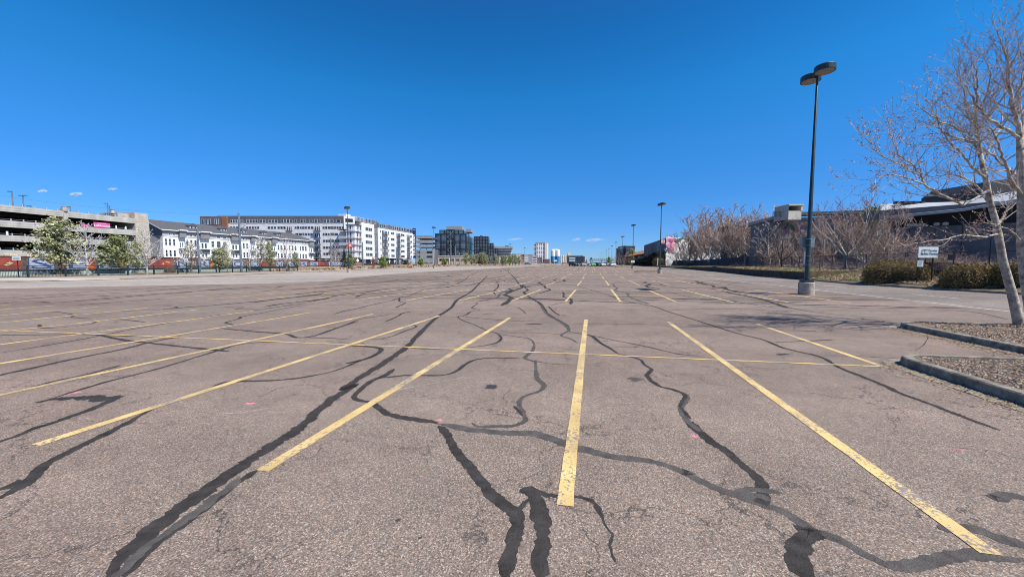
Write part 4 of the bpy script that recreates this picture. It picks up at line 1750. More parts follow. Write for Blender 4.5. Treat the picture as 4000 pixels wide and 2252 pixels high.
# corner
TC = zat(845, 212)
m = MB()
CF = Fac(((1349 - 2000) / F * 209.6, 209.6), ((1392 - 2000) / F * 212, 212))
CF.box(m, 0, CF.L, zat(1011, 210), TC, -10, 0)
part('corner_wall', m, 'white_rough', big, R3)
m = MB()
CF.box(m, .8, CF.L - 1, zat(867, 210), zat(853, 210), .001, .03)
part('loggia_opening', m, 'steel_dk', big, R3)
BAY = Fac(((1368 - 2000) / F * 205, 205), ((1392 - 2000) / F * 205, 205))
BAY2 = Fac(((1392 - 2000) / F * 205, 205), ((1416 - 2000) / F * 212, 212))
zlev = [zat(v_, 206) for v_ in (1005, 981, 957, 931, 904, 877)]
for i in range(5):
    for fc in (BAY, BAY2):
        m = MB()
        fc.box(m, 0, fc.L, zlev[i] + .001, zlev[i + 1] - .001, -5, -.12)
        part('bay_storey', m, 'trim', big, R3)
        n = 2 if fc is BAY else 4
        w = fc.L / n
        f6 = Fac(fc.pt(0, -.12).xy, fc.pt(fc.L, -.12).xy)
        for k in range(n):
            window(f6, w * k + w * .14, w * (k + 1) - w * .14, zlev[i] + 1.1, zlev[i + 1] - .45, big, R3, glass='glass_dk', name='bay_window')
            window(f6, w * k + w * .14, w * (k + 1) - w * .14, zlev[i] + .25, zlev[i] + .9, big, R3, glass='glass_dk', name='bay_window')
    for fc in (BAY, BAY2):
        m = MB()
        fc.box(m, -.3, fc.L + .2, zlev[i + 1] - .14, zlev[i + 1] + .14, -5.1, .35)
        part('bay_ledge', m, ['brown_panel', 'brick', 'brick', 'brick', 'steel_dk'][i], big, R3)
# recessed balconies left of the bay
for i in range(1, 4):
    m = MB()
    GB = Fac(((1327 - 2000) / F * 205.5, 205.5), ((1367 - 2000) / F * 205.5, 205.5))
    GB.box(m, 0, GB.L, zlev[i] - .2, zlev[i] + .25, -4.0, 0)
    GB.box(m, 0, GB.L, zlev[i] + .26, zlev[i] + 1.3, -.12, 0)
    part('balcony', m, 'grey_siding', big, R3)
m = MB()
GB.box(m, -.4, GB.L, zlev[4] + .9, zlev[4] + 1.25, -4.2, .3)
part('balcony_roof', m, 'steel_dk', big, R3)
# right wing
def rz_(u, v_):
    return RW.z(u, v_)


zt1 = rz_(1465, 883)
zbt = rz_(1440, 1012)
aD0, aD1 = RW.a(1465), RW.a(1480)
aW2 = RW.a(1616)
m = MB()
RW.box(m, RW.a(1416), aD0, zbt, rz_(1416, 868), -14, .2)
part('white_wing', m, 'white_rough', big, R3)
m = MB()
RW.box(m, RW.a(1389) - 2, aD1, rz_(1416, 868) + .01, TZ - .6, -14, -.4)
RW.box(m, RW.a(1436), aD1, rz_(1416, 868) + .01, TZ + .2, -13.9, -.35)
part('charcoal_storey', m, 'charcoal', big, R3)
m = MB()
RW.box(m, aD0 + .005, aD1, zbt - 2, rz_(1416, 868), -14, -.3)
part('charcoal_strip', m, 'charcoal', big, R3)
m = MB()
RW.box(m, aD1 + .005, aW2, rz_(1560, 1009), rz_(1480, 889), -14, .1)
part('white_wing', m, 'white_rough', big, R3)
m = MB()
RW.box(m, aD1 + .005, aW2 + .05, rz_(1480, 889) + .005, TZ - .7, -14, -.1)
part('charcoal_storey', m, 'charcoal', big, R3)
m = MB()
RW.box(m, 0, RW.a(1580), -.4, rz_(1560, 1009) - .01, -13, -1.0)
RW.box(m, RW.a(1580), aW2, -.4, zbt - .01, -13, -5)
part('dark_base', m, 'steel_dk', big, R3)
for k in range(9):
    a0 = 2 + k * 7.2
    if a0 > RW.a(1570):
        break
    m = MB()
    RW.box(m, a0, a0 + 2.4, 2.6, 3.5, -.99, -.9)
    RW.box(m, a0 + .9, a0 + 1.5, 1.4, 4.4, -.985, -.88)
    part('white_bracing', m, 'trim', big, R3)
for k in range(5):
    a0 = LW.a(1238 + k * 24)
    m = MB()
    LW.box(m, a0, a0 + 3.0, 3.0, 3.7, -1.19, -1.1)
    LW.box(m, a0 + 1.1, a0 + 1.6, 1.8, 4.6, -1.185, -1.08)
    part('white_bracing', m, 'trim', big, R3)
fl = [rz_(1444, v_) for v_ in (1000.5, 977, 952.5, 928, 902)]
f7 = Fac(RW.pt(0, .2).xy, RW.pt(RW.L, .2).xy)
f8 = Fac(RW.pt(0, -.3).xy, RW.pt(RW.L, -.3).xy)
f9 = Fac(RW.pt(0, .1).xy, RW.pt(RW.L, .1).xy)
f10 = Fac(RW.pt(0, -.35).xy, RW.pt(RW.L, -.35).xy)
f11 = Fac(RW.pt(0, -.1).xy, RW.pt(RW.L, -.1).xy)
for z_ in fl:
    for x0, x1 in ((1220, 1266), (1268, 1315)):
        window(f7, f7.a(1100 + x0 / 3.68), f7.a(1100 + x1 / 3.68), z_, z_ + 2.0, big, R3, cols=2)
    window(f8, f8.a(1100 + 1350 / 3.68), f8.a(1100 + 1378 / 3.68), z_ - .8, z_ + 2.1, big, R3, cols=2)
    for x0, x1, bal in ((1430, 1446, 0), (1454, 1532, 1), (1541, 1556, 0), (1582, 1632, 0), (1660, 1714, 1), (1722, 1775, 0), (1806, 1850, 1), (1858, 1884, 0)):
        a0, a1 = f9.a(1100 + x0 / 3.68), f9.a(1100 + x1 / 3.68)
        z__ = z_ - (a0 * .008)
        if bal:
            n = max(2, int((a1 - a0) / 1.6))
            w = (a1 - a0) / n
            for i in range(n):
                window(f9, a0 + i * w + .08, a0 + (i + 1) * w - .08, z__ - .5, z__ + 2.0, big, R3, name='balcony_door')
            m = MB()
            f9.box(m, a0, a1, z__ - .7, z__ - .52, .09, 1.1)
            f9.box(m, a0, a1, z__ + .45, z__ + .55, 1.02, 1.1)
            k = int((a1 - a0) / .5)
            for i in range(k + 1):
                aa = a0 + (a1 - a0 - .06) * i / k
                f9.box(m, aa, aa + .06, z__ - .51, z__ + .44, 1.03, 1.08)
            part('balcony', m, 'steel_dk', big, R3)
        else:
            window(f9, a0, a1, z__ + .2, z__ + 1.9, big, R3, cols=2 if a1 - a0 > 2 else 1)
zt_ = rz_(1416, 868) + .5
for x0, x1 in ((1070, 1110), (1120, 1170), (1180, 1230), (1252, 1312), (1345, 1375)):
    fx = f10
    n = 3 if x0 != 1345 else 2
    w = (x1 - x0) / n
    for i in range(n):
        window(fx, fx.a(1100 + (x0 + w * i) / 3.68) + .1, fx.a(1100 + (x0 + w * (i + 1)) / 3.68) - .1, zt_, zt_ + 2.3, big, R3)
zt_ = rz_(1480, 889) + .5
for x0, x1 in ((1420, 1558), (1585, 1720), (1735, 1790), (1808, 1885)):
    n = max(2, int((x1 - x0) / 26))
    w = (x1 - x0) / n
    for i in range(n):
        window(f11, f11.a(1100 + (x0 + w * i) / 3.68) + .12, f11.a(1100 + (x0 + w * (i + 1)) / 3.68) - .12, zt_, zt_ + 2.3, big, R3)
m = MB()
RW.box(m, RW.a(1384), RW.a(1400), TZ - .5, TZ + 1.6, -9, -4)
part('roof_hatch', m, 'trim', big, R3)
# banner
bx0, bx1 = (1616.5 - 2000) / F * 288, (1629 - 2000) / F * 288
bb = (bx0, 287, zat(1008, 287))
bn = thing('building_banner', 'tall navy banner reading TOUR TODAY at the right end of the white apartment building', 'banner', bb)
m = MB()
m.box(bx0, bx1, 286.4, 286.7, zat(1008, 287), zat(891, 287))
part('cloth', m, 'navy', bn, bb)
put_text('lettering', 'TOUR TODAY', 2.5, ((bx0 + bx1) / 2 - .1, 286.3, zat(957, 287)), 0, M['trim'], bn, bb, .09, roll=math.pi / 2, sx=1.0)
put_text('lettering', 'SIGN', .8, ((bx0 + bx1) / 2, 286.36, zat(898, 287)), 0, M['trim'], bn, bb, .01)

# ------------------------------------------------------------------ buildings farther back, left to right


def X(u, Y):
    return (u - 2000) / F * Y


# grey ramp garage
Y = 300
R4 = (X(1660, Y), Y, 0)
g2 = thing('ramp_garage', 'grey parking garage with see-through upper decks right of the navy banner', 'parking garage', R4)
x0, x1 = X(1622, Y), X(1691, Y)
for va, vb in ((919, 931), (938.5, 949), (956, 967), (974, 1024)):
    m = MB()
    m.box(x0, x1, Y, Y + .4, zat(vb, Y), zat(va, Y))
    part('deck_front', m, 'conc_blue', g2, R4)
    if vb < 1000:
        m = MB()
        m.box(x0, x1, Y + .41, Y + 22, zat(vb, Y) + .3, zat(vb, Y) + .7)
        m.box(x0, x1, Y + 22.1, Y + 22.5, zat(vb, Y), zat(va, Y) - .4)
        part('deck_floor', m, 'conc_dk', g2, R4)
for u in (1623, 1643, 1666, 1689):
    m = MB()
    m.box(X(u, Y), X(u, Y) + .5, Y + .42, Y + 1, 0, zat(920, Y))
    part('column', m, 'conc_dk', g2, R4)
for va, vb in ((980.5, 989), (998.5, 1006)):
    m = MB()
    m.box(X(1668, Y), X(1690, Y), Y - .06, Y - .01, zat(vb, Y), zat(va, Y))
    part('opening', m, 'steel_dk', g2, R4)
    for u in (1633, 1638):
        m = MB()
        m.box(X(u, Y), X(u + 3, Y), Y - .06, Y - .01, zat(vb, Y), zat(va, Y))
        part('opening', m, 'steel_dk', g2, R4)
m = MB()
m.box(x0, x1, Y + .41, Y + 22, 0, zat(974, Y))
part('solid_core', m, 'conc_blue', g2, R4)
m = MB()
m.box(X(1691, 310), X(1702, 310), 310, 322, zat(985, 310), zat(974, 310))
m.box(X(1691, 310), X(1702, 310), 310, 322, 0, zat(985, 310) - .01)
tag(part('stair_block', m, 'charcoal', None, (0, 0, 0)), 'narrow dark stair block between the ramp garage and the black glass offices', 'building')

# black glass offices
R5 = (X(1800, 390), 390, 0)
off = thing('glass_office', 'black glass office building stepping down to the right with grey metal penthouses', 'office building', R5)


def glass_block(u0, u1, vt, vb, Y, depth, nb, nf, side=True, teal=False):
    x0, x1 = X(u0, Y), X(u1, Y)
    zt_, zb_ = zat(vt, Y), zat(vb, Y)
    m = MB()
    m.box(x0, x1, Y + .3, Y + depth, zb_, zt_)
    m.box(x0 + .1, x1 - .1, Y + 1.5, Y + depth - .1, -.5, zb_ - .01)
    blk = part('block', m, 'steel_dk', off, R5)
    w = (x1 - x0) / nb
    h = (zt_ - zb_) / nf
    for i in range(nb):
        for j in range(nf):
            m = MB()
            g = 'glass_dk' if not teal else 'glass_teal'
            xa, xb = x0 + w * i + .35, x0 + w * (i + 1) - .35
            za, zb2 = zb_ + h * j + .35, zb_ + h * (j + 1) - .35
            m.box(xa, xb, Y + .1, Y + .28, za, zb2)
            # mullions proud of the glass
            mu = MB()
            for k in range(1, 4):
                xx = xa + (xb - xa) * k / 4
                mu.box(xx - .09, xx + .09, Y, Y + .1, za, zb2)
            zz = (za + zb2) / 2
            mu.box(xa, xb, Y - .03, Y + .098, zz - .15, zz + .15)
            p = part('glass_panel', m, g, blk, R5)
            q = part('mullion', mu, 'galv', blk, R5)
    m = MB()
    for i in range(nb + 1):
        xx = x0 + w * i
        m.box(xx - .34, xx + .34, Y - .35, Y + .29, zb_, zt_)
    for j in range(nf + 1):
        zz = zb_ + h * j
        m.box(x0 - .3, x1 + .3, Y - .4, Y - .36, zz - .34, zz + .34)
    part('dark_frame', m, 'steel_dk', blk, R5)
    if side:
        n = max(3, int(depth / 6))
        for i in range(n):
            for j in range(nf):
                ya, yb = Y + .5 + (depth - .6) * i / n + .5, Y + .5 + (depth - .6) * (i + 1) / n - .5
                za, zb2 = zb_ + h * j + .4, zb_ + h * (j + 1) - .4
                m = MB()
                m.box(x1 + .01, x1 + .12, ya, yb, za, zb2)
                part('glass_panel', m, 'glass_teal' if (i + j) % 3 == 0 else 'glass_dk', blk, R5)
    return blk


glass_block(1703, 1747, 913, 1000, 380, 60, 2, 3, False)
glass_block(1777, 1822, 913, 1000, 380, 84, 2, 3)
glass_block(1747.5, 1776.5, 897, 1000, 383, 40, 3, 6, False)
glass_block(1720, 1812, 899, 912.5, 388, 55, 5, 1, True, True)
glass_block(1853, 1908, 924, 1000, 430, 30, 5, 6)
glass_block(1886, 1927, 950, 1003, 427, 30, 4, 4)
glass_block(1908, 1946, 971, 1006, 424, 30, 4, 3)
for u0, u1, va, vb, Y in ((1746, 1807, 883, 898.5, 400), (1822, 1842, 894, 906, 425)):
    m = MB()
    m.box(X(u0, Y), X(u1, Y), Y, Y + 22, zat(vb, Y), zat(va, Y))
    part('penthouse', m, 'penthouse', off, R5)
# steel bracing in front of the recessed centre
m = MB()
for i in range(4):
    za, zb2 = zat(1000 - 25 * i, 381), zat(975 - 25 * i, 381)
    xa, xb = X(1749, 381), X(1775, 381)
    m.tube((xa, 381.2, za), (xb, 381.2, zb2), .18, .18, 4)
    m.tube((xb, 381.2, za), (xa, 381.2, zb2), .18, .18, 4)
part('steel_bracing', m, 'galv', off, R5)

# low tan industrial building
Y = 330
R6 = (X(1770, Y), Y, 0)
low = thing('tan_warehouse', 'low tan brick industrial building below the black glass offices', 'warehouse', R6)
m = MB()
m.box(X(1696, Y), X(1860, Y), Y, Y + 18, -.2, zat(1001, Y))
part('wall', m, 'tanbrick', low, R6)
m = MB()
m.box(X(1696, Y), X(1860, Y), Y - .3, Y + 18.3, zat(1001, Y) + .01, zat(999, Y))
part('roof_edge', m, 'trim', low, R6)
for u in (1713, 1734, 1755, 1775, 1796, 1820, 1842):
    m = MB()
    m.box(X(u, Y), X(u + 2.5, Y), Y - .5, Y - .01, 0, zat(1007, Y))
    part('pier', m, 'cream', low, R6)
    m = MB()
    m.box(X(u + 4.5, Y), X(u + 18, Y), Y - .2, Y - .01, zat(1018, Y), zat(1010, Y))
    part('window_band', m, 'glass_dk', low, R6)


def far_block(name, label, cat, u0, u1, vt, vb, Y, mat, rows, cols, depth=20, glass='glass_dk', wf=.55, hf=.5, group=None, band=False):
    x0, x1 = X(u0, Y), X(u1, Y)
    z0, z1 = zat(vb, Y), zat(vt, Y)
    r = ((x0 + x1) / 2, Y, min(z0, 0))
    t = thing(name, label, cat, r, group)
    m = MB()
    m.box(x0, x1, Y, Y + depth, min(z0, -.5), z1)
    part('wall', m, mat, t, r)
    m = MB()
    m.box(x0 - .2, x1 + .2, Y - .2, Y + depth + .2, z1 + .01, z1 + (z1 - z0) * .03 + .3)
    part('roof', m, 'far_grey', t, r)
    w, h = (x1 - x0) / cols, (z1 - z0) / rows
    wm = {}
    for j in range(rows):
        for i in range(1 if band else cols):
            m = MB()
            if band:
                m.box(x0 + .6, x1 - .6, Y - .15, Y - .01, z0 + h * (j + .5 - hf / 2), z0 + h * (j + .5 + hf / 2))
            else:
                m.box(x0 + w * (i + .5 - wf / 2), x0 + w * (i + .5 + wf / 2), Y - .15, Y - .01, z0 + h * (j + .5 - hf / 2), z0 + h * (j + .5 + hf / 2))
            part('window', m, glass, t, r)
    return t, r


# white banded building
wb, rb = far_block('banded_building', 'low white building with dark window bands right of the black offices', 'building', 1944, 2000, 967, 998, 470, 'white_rough', 3, 1, 25, band=True, hf=.42)
m = MB()
m.box(X(1930, 468), X(2003, 468), 466, 480, zat(971, 468), zat(963, 468))
part('roof_canopy', m, 'far_grey', wb, rb)
m = MB()
m.box(X(1973, 480), X(1988, 480), 480, 490, zat(963, 480), zat(961, 480) + .6)
part('roof_unit', m, 'charcoal', wb, rb)
m = MB()
m.box(X(1944, 472), X(1998, 472), 472, 492, -.3, zat(998, 472))
part('dark_base', m, 'steel_dk', wb, rb)
far_block('low_building', 'dull green grey flat roofed building left of the cream block', 'building', 1995, 2016, 992.5, 1022, 540, 'far_green', 2, 4)
far_block('cream_building', 'cream wall of a low building behind the row of trees', 'building', 2016, 2036, 993, 1022, 560, 'cream', 2, 3, wf=.3)
far_block('brick_building', 'reddish brick building behind the trees left of the white tower', 'building', 2036, 2047, 993.5, 1024, 580, 'far_red', 3, 2)
far_block('pale_building', 'pale building with thin dark windows behind the second light pole', 'building', 2047, 2062, 996, 1024, 590, 'white_rough', 3, 4, wf=.3)
far_block('grey_building', 'blue grey metal building left of the white tower', 'building', 2062, 2080, 995, 1024, 600, 'far_grey', 1, 6, wf=.4, hf=.8, glass='penthouse')
far_block('small_office', 'small office with white roof bands at the foot of the white tower', 'building', 2080, 2098, 1001, 1028, 500, 'white_rough', 3, 1, band=True, hf=.5)
far_block('brick_lowrise', 'dark red brick low-rise between the white tower and the blue silos', 'building', 2098, 2118, 1006, 1028, 520, 'far_red', 3, 4)
far_block('brick_lowrise', 'brown brick low-rise just left of the blue silos', 'building', 2124, 2147, 1012, 1028, 515, 'far_red', 2, 5)

# white apartment tower
Y = 700
tw, rt = far_block('apartment_tower', 'white residential tower, tallest block on the skyline, with rows of small windows', 'tower', 2095, 2127, 949, 1016, Y, 'white', 13, 4, 24, wf=.62, hf=.42)
m = MB()
m.box(X(2087, Y), X(2094.8, Y), Y - 1, Y + 20, 0, zat(953, Y))
part('glazed_edge', m, 'glass_dk', tw, rt)
for k in range(11):
    m = MB()
    m.box(X(2085.5, Y), X(2091, Y), Y - 2.6, Y - 1.02, zat(1010 - 5 * k, Y), zat(1008.6 - 5 * k, Y))
    part('balcony', m, 'trim', tw, rt)
m = MB()
m.box(X(2127.2, Y), X(2136, Y), Y - 1.5, Y + 24, 0, zat(947, Y))
part('beige_wall', m, 'cream', tw, rt)
m = MB()
m.box(X(2136.2, Y), X(2141.5, Y), Y + 1, Y + 24, 0, zat(950, Y))
part('end_wall', m, 'white', tw, rt)
m = MB()
m.box(X(2093, Y), X(2097, Y), Y + 2, Y + 8, zat(949, Y), zat(946.5, Y))
m.box(X(2110, Y), X(2118, Y), Y - .2, Y, zat(952, Y), zat(949.5, Y))
part('roof_unit', m, 'charcoal', tw, rt)

# silos
for k, (u0, u1, lb) in enumerate(((2151, 2168.5, 'left one of the two big white domed silos with a blue lower half'), (2169, 2186.5, 'right one of the two big white domed silos with a blue lower half'))):
    Y = 620
    r = X(u1, Y) - X(u0, Y)
    r /= 2
    cx = (X(u0, Y) + X(u1, Y)) / 2
    t = thing('silo', lb, 'silo', (cx, Y, 0), 'blue and white silos')
    zt_, zm = zat(979, Y), zat(1000, Y)
    m = MB()
    m.lathe((cx, Y, 0), [(r * 1.05, 0), (r * 1.05, zm)], 24)
    part('blue_skirt', m, 'silo_blue', t, (cx, Y, 0), smooth=False)
    m = MB()
    m.lathe((cx, Y, 0), [(r, zm + .01), (r, zt_), (r * .85, zt_ + 1.2), (r * .5, zt_ + 2.2), (r * .2, zt_ + 2.5)], 24)
    part('shell', m, 'white', t, (cx, Y, 0))
m = MB()
m.box(X(2160, 620), X(2177, 620), 618, 622, zat(978, 620), zat(972, 620))
tag(m.build('silo_headhouse', M['white']), 'small white headhouse bridging the tops of the two blue silos', 'structure')
m = MB()
m.box(X(2163, 560), X(2175, 560), 560, 566, zat(1021, 560), zat(1015, 560))
tag(m.build('storage_tank', M['white']), 'small white tank in front of the blue silos', 'tank')
for k in range(5):
    u0 = 2189 + 6.6 * k
    Y = 650
    r = (X(u0 + 6, Y) - X(u0, Y)) / 2
    cx = X(u0, Y) + r
    m = MB()
    m.lathe((cx, Y, 0), [(r, 0), (r, zat(998, Y)), (r * .4, zat(998, Y) + .8)], 16)
    tag(m.build('grain_silo', M['cream']), ['first', 'second', 'third', 'fourth', 'fifth'][k] + ' cream grain silo right of the blue silos, counted from them', 'silo', 'row of cream grain silos')
m = MB()
m.box(X(2217, 655), X(2230.5, 655), 655, 662, 0, zat(990, 655))
m.box(X(2219, 655), X(2229, 655), 656, 661, zat(990, 655) + .01, zat(987, 655))
tag(m.build('grain_elevator', M['cream']), 'narrow cream elevator house rising over the cream silos', 'tower')
# dark framed building
sk, rs = far_block('framed_building', 'dark building with open balcony floors at its left half, right of the silos', 'building', 2222, 2277, 999, 1030, 480, 'steel_dk', 4, 10, 20, wf=.8, hf=.6)
for j in range(3):
    m = MB()
    m.box(X(2223, 478), X(2246, 478), 477.4, 479.5, zat(1008 + 6.5 * j, 478), zat(1005 + 6.5 * j, 478))
    part('balcony', m, 'white_rough', sk, rs)
far_block('red_building', 'small red and white building at the right edge of the dark framed one', 'building', 2279, 2284, 1002, 1030, 500, 'far_red', 3, 1)
# overpass
Y = 420
ov = thing('overpass', 'grey steel footbridge with a stair tower behind the parked cars', 'bridge', (X(2330, Y), Y, 0))
r_ = (X(2330, Y), Y, 0)
m = MB()
m.box(X(2303, Y), X(2400, Y), Y, Y + 3, zat(1015, Y), zat(1013.5, Y))
m.box(X(2303, Y), X(2400, Y), Y, Y + 3, zat(1010.3, Y), zat(1009.3, Y))
m.box(X(2303, Y), X(2400, Y), Y + .5, Y + 3, zat(1019, Y), zat(1018, Y))
part('deck', m, 'bluegrey', ov, r_)
for k in range(12):
    m = MB()
    xx = X(2304 + 8 * k, Y)
    m.box(xx, xx + .4, Y + .1, Y + .5, zat(1013.4, Y), zat(1010.4, Y))
    part('post', m, 'bluegrey', ov, r_)
for u in (2305, 2312, 2350):
    m = MB()
    m.box(X(u, Y), X(u + 2, Y), Y + .2, Y + 2, 0, zat(1015.2, Y))
    part('pier', m, 'bluegrey', ov, r_)
m = MB()
m.box(X(2308, Y), X(2312, Y), Y, Y + 4, zat(1013, Y), zat(1005, Y))
part('stair_tower', m, 'charcoal', ov, r_)
# ferris wheel
Y = 900
cx, cz, rr = X(2352, Y), zat(995.5, Y), 6.2
fw = thing('ferris_wheel', 'faint distant ferris wheel with small gondolas above the footbridge', 'ferris wheel', (cx, Y, 0))
m = MB()
for i in range(24):
    a0, a1 = 2 * math.pi * i / 24, 2 * math.pi * (i + 1) / 24
    m.tube((cx + rr * math.cos(a0), Y, cz + rr * math.sin(a0)), (cx + rr * math.cos(a1), Y, cz + rr * math.sin(a1)), .05, .05, 4)
for i in range(12):
    a0 = 2 * math.pi * i / 12
    m.tube((cx, Y, cz), (cx + rr * math.cos(a0), Y, cz + rr * math.sin(a0)), .035, .035, 3)
part('wheel', m, 'far_grey', fw, (cx, Y, 0))
for i in range(12):
    a0 = 2 * math.pi * (i + .5) / 12
    m = MB()
    gx, gz_ = cx + rr * math.cos(a0), cz + rr * math.sin(a0)
    m.box(gx - .45, gx + .45, Y - .45, Y + .45, gz_ - .7, gz_ - .05)
    part('gondola', m, 'bluegrey', fw, (cx, Y, 0))
m = MB()
m.tube((cx - 3.5, Y, 0), (cx, Y, cz), .12, .08, 4)
m.tube((cx + 3.5, Y, 0), (cx, Y, cz), .12, .08, 4)
part('support', m, 'far_grey', fw, (cx, Y, 0))

# ------------------------------------------------------------------ trees
def grow(mb, p, d, L_, r, lev, maxlev, rg, o, tips, mi=0):
    ns = o['seg'][min(lev, len(o['seg']) - 1)]
    pts, rad = [p.copy()], [r]
    kids = []
    r_end = r * o['taper']
    for i in range(ns):
        d = (d + Vector((rg.gauss(0, 1), rg.gauss(0, 1), rg.gauss(0, 1))) * o['wob'] + Vector((0, 0, o['up']))).normalized()
        p = p + d * (L_ / ns)
        rr = r + (r_end - r) * (i + 1) / ns
        pts.append(p.copy())
        rad.append(rr)
        if lev < maxlev and i >= (o['bare'] if lev == 0 else 0):
            kids.append((p.copy(), d.copy(), rr, (i + 1) / ns))
    mb.path(pts, rad, [7, 5, 4, 3, 3, 3][min(lev, 5)], mi if lev < o.get('twiglev', 2) else 1)
    if lev >= maxlev:
        tips.append((pts[-1], d, pts))
        return
    for (q, dd, rr, f) in kids:
        k = o['kids'][min(lev, len(o['kids']) - 1)]
        k = int(k) + (1 if rg.random() < k - int(k) else 0)
        for _ in range(k):
            ang = rg.uniform(*o['ang'])
            ax = dd.orthogonal().normalized()
            ax.rotate(Matrix.Rotation(rg.random() * 6.283, 3, dd))
            nd = dd.copy()
            nd.rotate(Matrix.Rotation(ang, 3, ax))
            grow(mb, q, nd, L_ * rg.uniform(*o['len']) * (1.1 - .45 * f if lev == 0 else 1), max(rr * o['rk'], o['rmin']), lev + 1, maxlev, rg, o, tips, mi)
    # leader continues
    if lev > 0 or o.get('leader'):
        grow(mb, pts[-1], d, L_ * .6, max(r_end, o['rmin']), lev + 1, maxlev, rg, o, tips, mi)


BASE = dict(seg=[5, 4, 3, 3], taper=.45, wob=.12, up=.10, bare=1, kids=[2.2, 1.3, 1.1, 1], ang=(.5, .95), len=(.5, .72), rk=.6, rmin=.008, leader=True)


def clump(mb, c, n, spread, s, rg, flat=0.0):
    for _ in range(n):
        q = c + Vector((rg.gauss(0, spread), rg.gauss(0, spread), rg.gauss(0, spread)))
        a = Vector((rg.gauss(0, 1), rg.gauss(0, 1), rg.gauss(0, 1))).normalized()
        b_ = a.orthogonal().normalized()
        e = a.cross(b_)
        w = s * rg.uniform(.5, 1.1)
        b_ *= w
        e *= w * rg.uniform(.5, .9)
        mb.v += [tuple(q - b_), tuple(q - e * .6 + b_ * .1), tuple(q + b_), tuple(q + e)]
        k = len(mb.v)
        mb.f.append((k - 4, k - 3, k - 2, k - 1))
        mb.m.append(0)


PROTO = {}


def tree_proto(key, h, trunk_h, spread, bark, twig, leaf, seed, opts=None, levels=3, nleaf=3, ls=.18, lsp=.25, tr=.12):
    """three meshes: trunk+limbs, foliage; unit: metres, base at origin"""
    rg = random.Random(seed)
    o = dict(BASE)
    if opts:
        o.update(opts)
    mb, tips = MB(), []
    tm = MB()
    # trunk
    tp = [Vector((0, 0, -.1)), Vector((rg.gauss(0, .02), rg.gauss(0, .02), trunk_h * .5)), Vector((rg.gauss(0, .05), rg.gauss(0, .05), trunk_h))]
    tm.path(tp, [tr * 1.25, tr, tr * .9], 8)
    n0 = o.get('stems', 5)
    Hc = h - trunk_h
    for i in range(n0):
        a = 2 * math.pi * i / n0 + rg.uniform(-.3, .3)
        tilt = rg.uniform(.25, .8) * o.get('open', 1.0) if i else .05
        L0 = Hc * (.55 if tilt < .3 else .5) * rg.uniform(.9, 1.1)
        dd = Vector((math.cos(a) * math.sin(tilt) * spread, math.sin(a) * math.sin(tilt) * spread, math.cos(tilt))).normalized()
        grow(mb, tp[-1] + Vector((0, 0, -trunk_h * .06 * i / n0)), dd, L0, tr * (.75 if i == 0 else .5), 0, levels, rg, o, tips)
    lf = MB()
    if leaf:
        for (t, d, pts) in tips:
            for p_ in pts:
                clump(lf, p_, nleaf, lsp, ls, rg)
    # normalise height
    zmax = max(v[2] for v in mb.v)
    k = h / zmax
    for m_ in (mb, tm, lf):
        m_.v = [(x * k, y * k, z * k) for x, y, z in m_.v]
    objs = []
    for m_, nm, mats in ((tm, 'trunk', [M[bark]]), (mb, 'crown', [M[bark], M[twig]]), (lf, 'foliage', [M[leaf]] if leaf else None)):
        if m_.f:
            ob = m_.build(nm, mats, smooth=(nm != 'foliage'))
            objs.append((nm, ob.data))
            bpy.data.objects.remove(ob)
    rs_ = sorted(math.hypot(v[0], v[1]) for v in mb.v)
    rad = rs_[int(len(rs_) * .93)]
    PROTO[key] = (objs, h, rad)


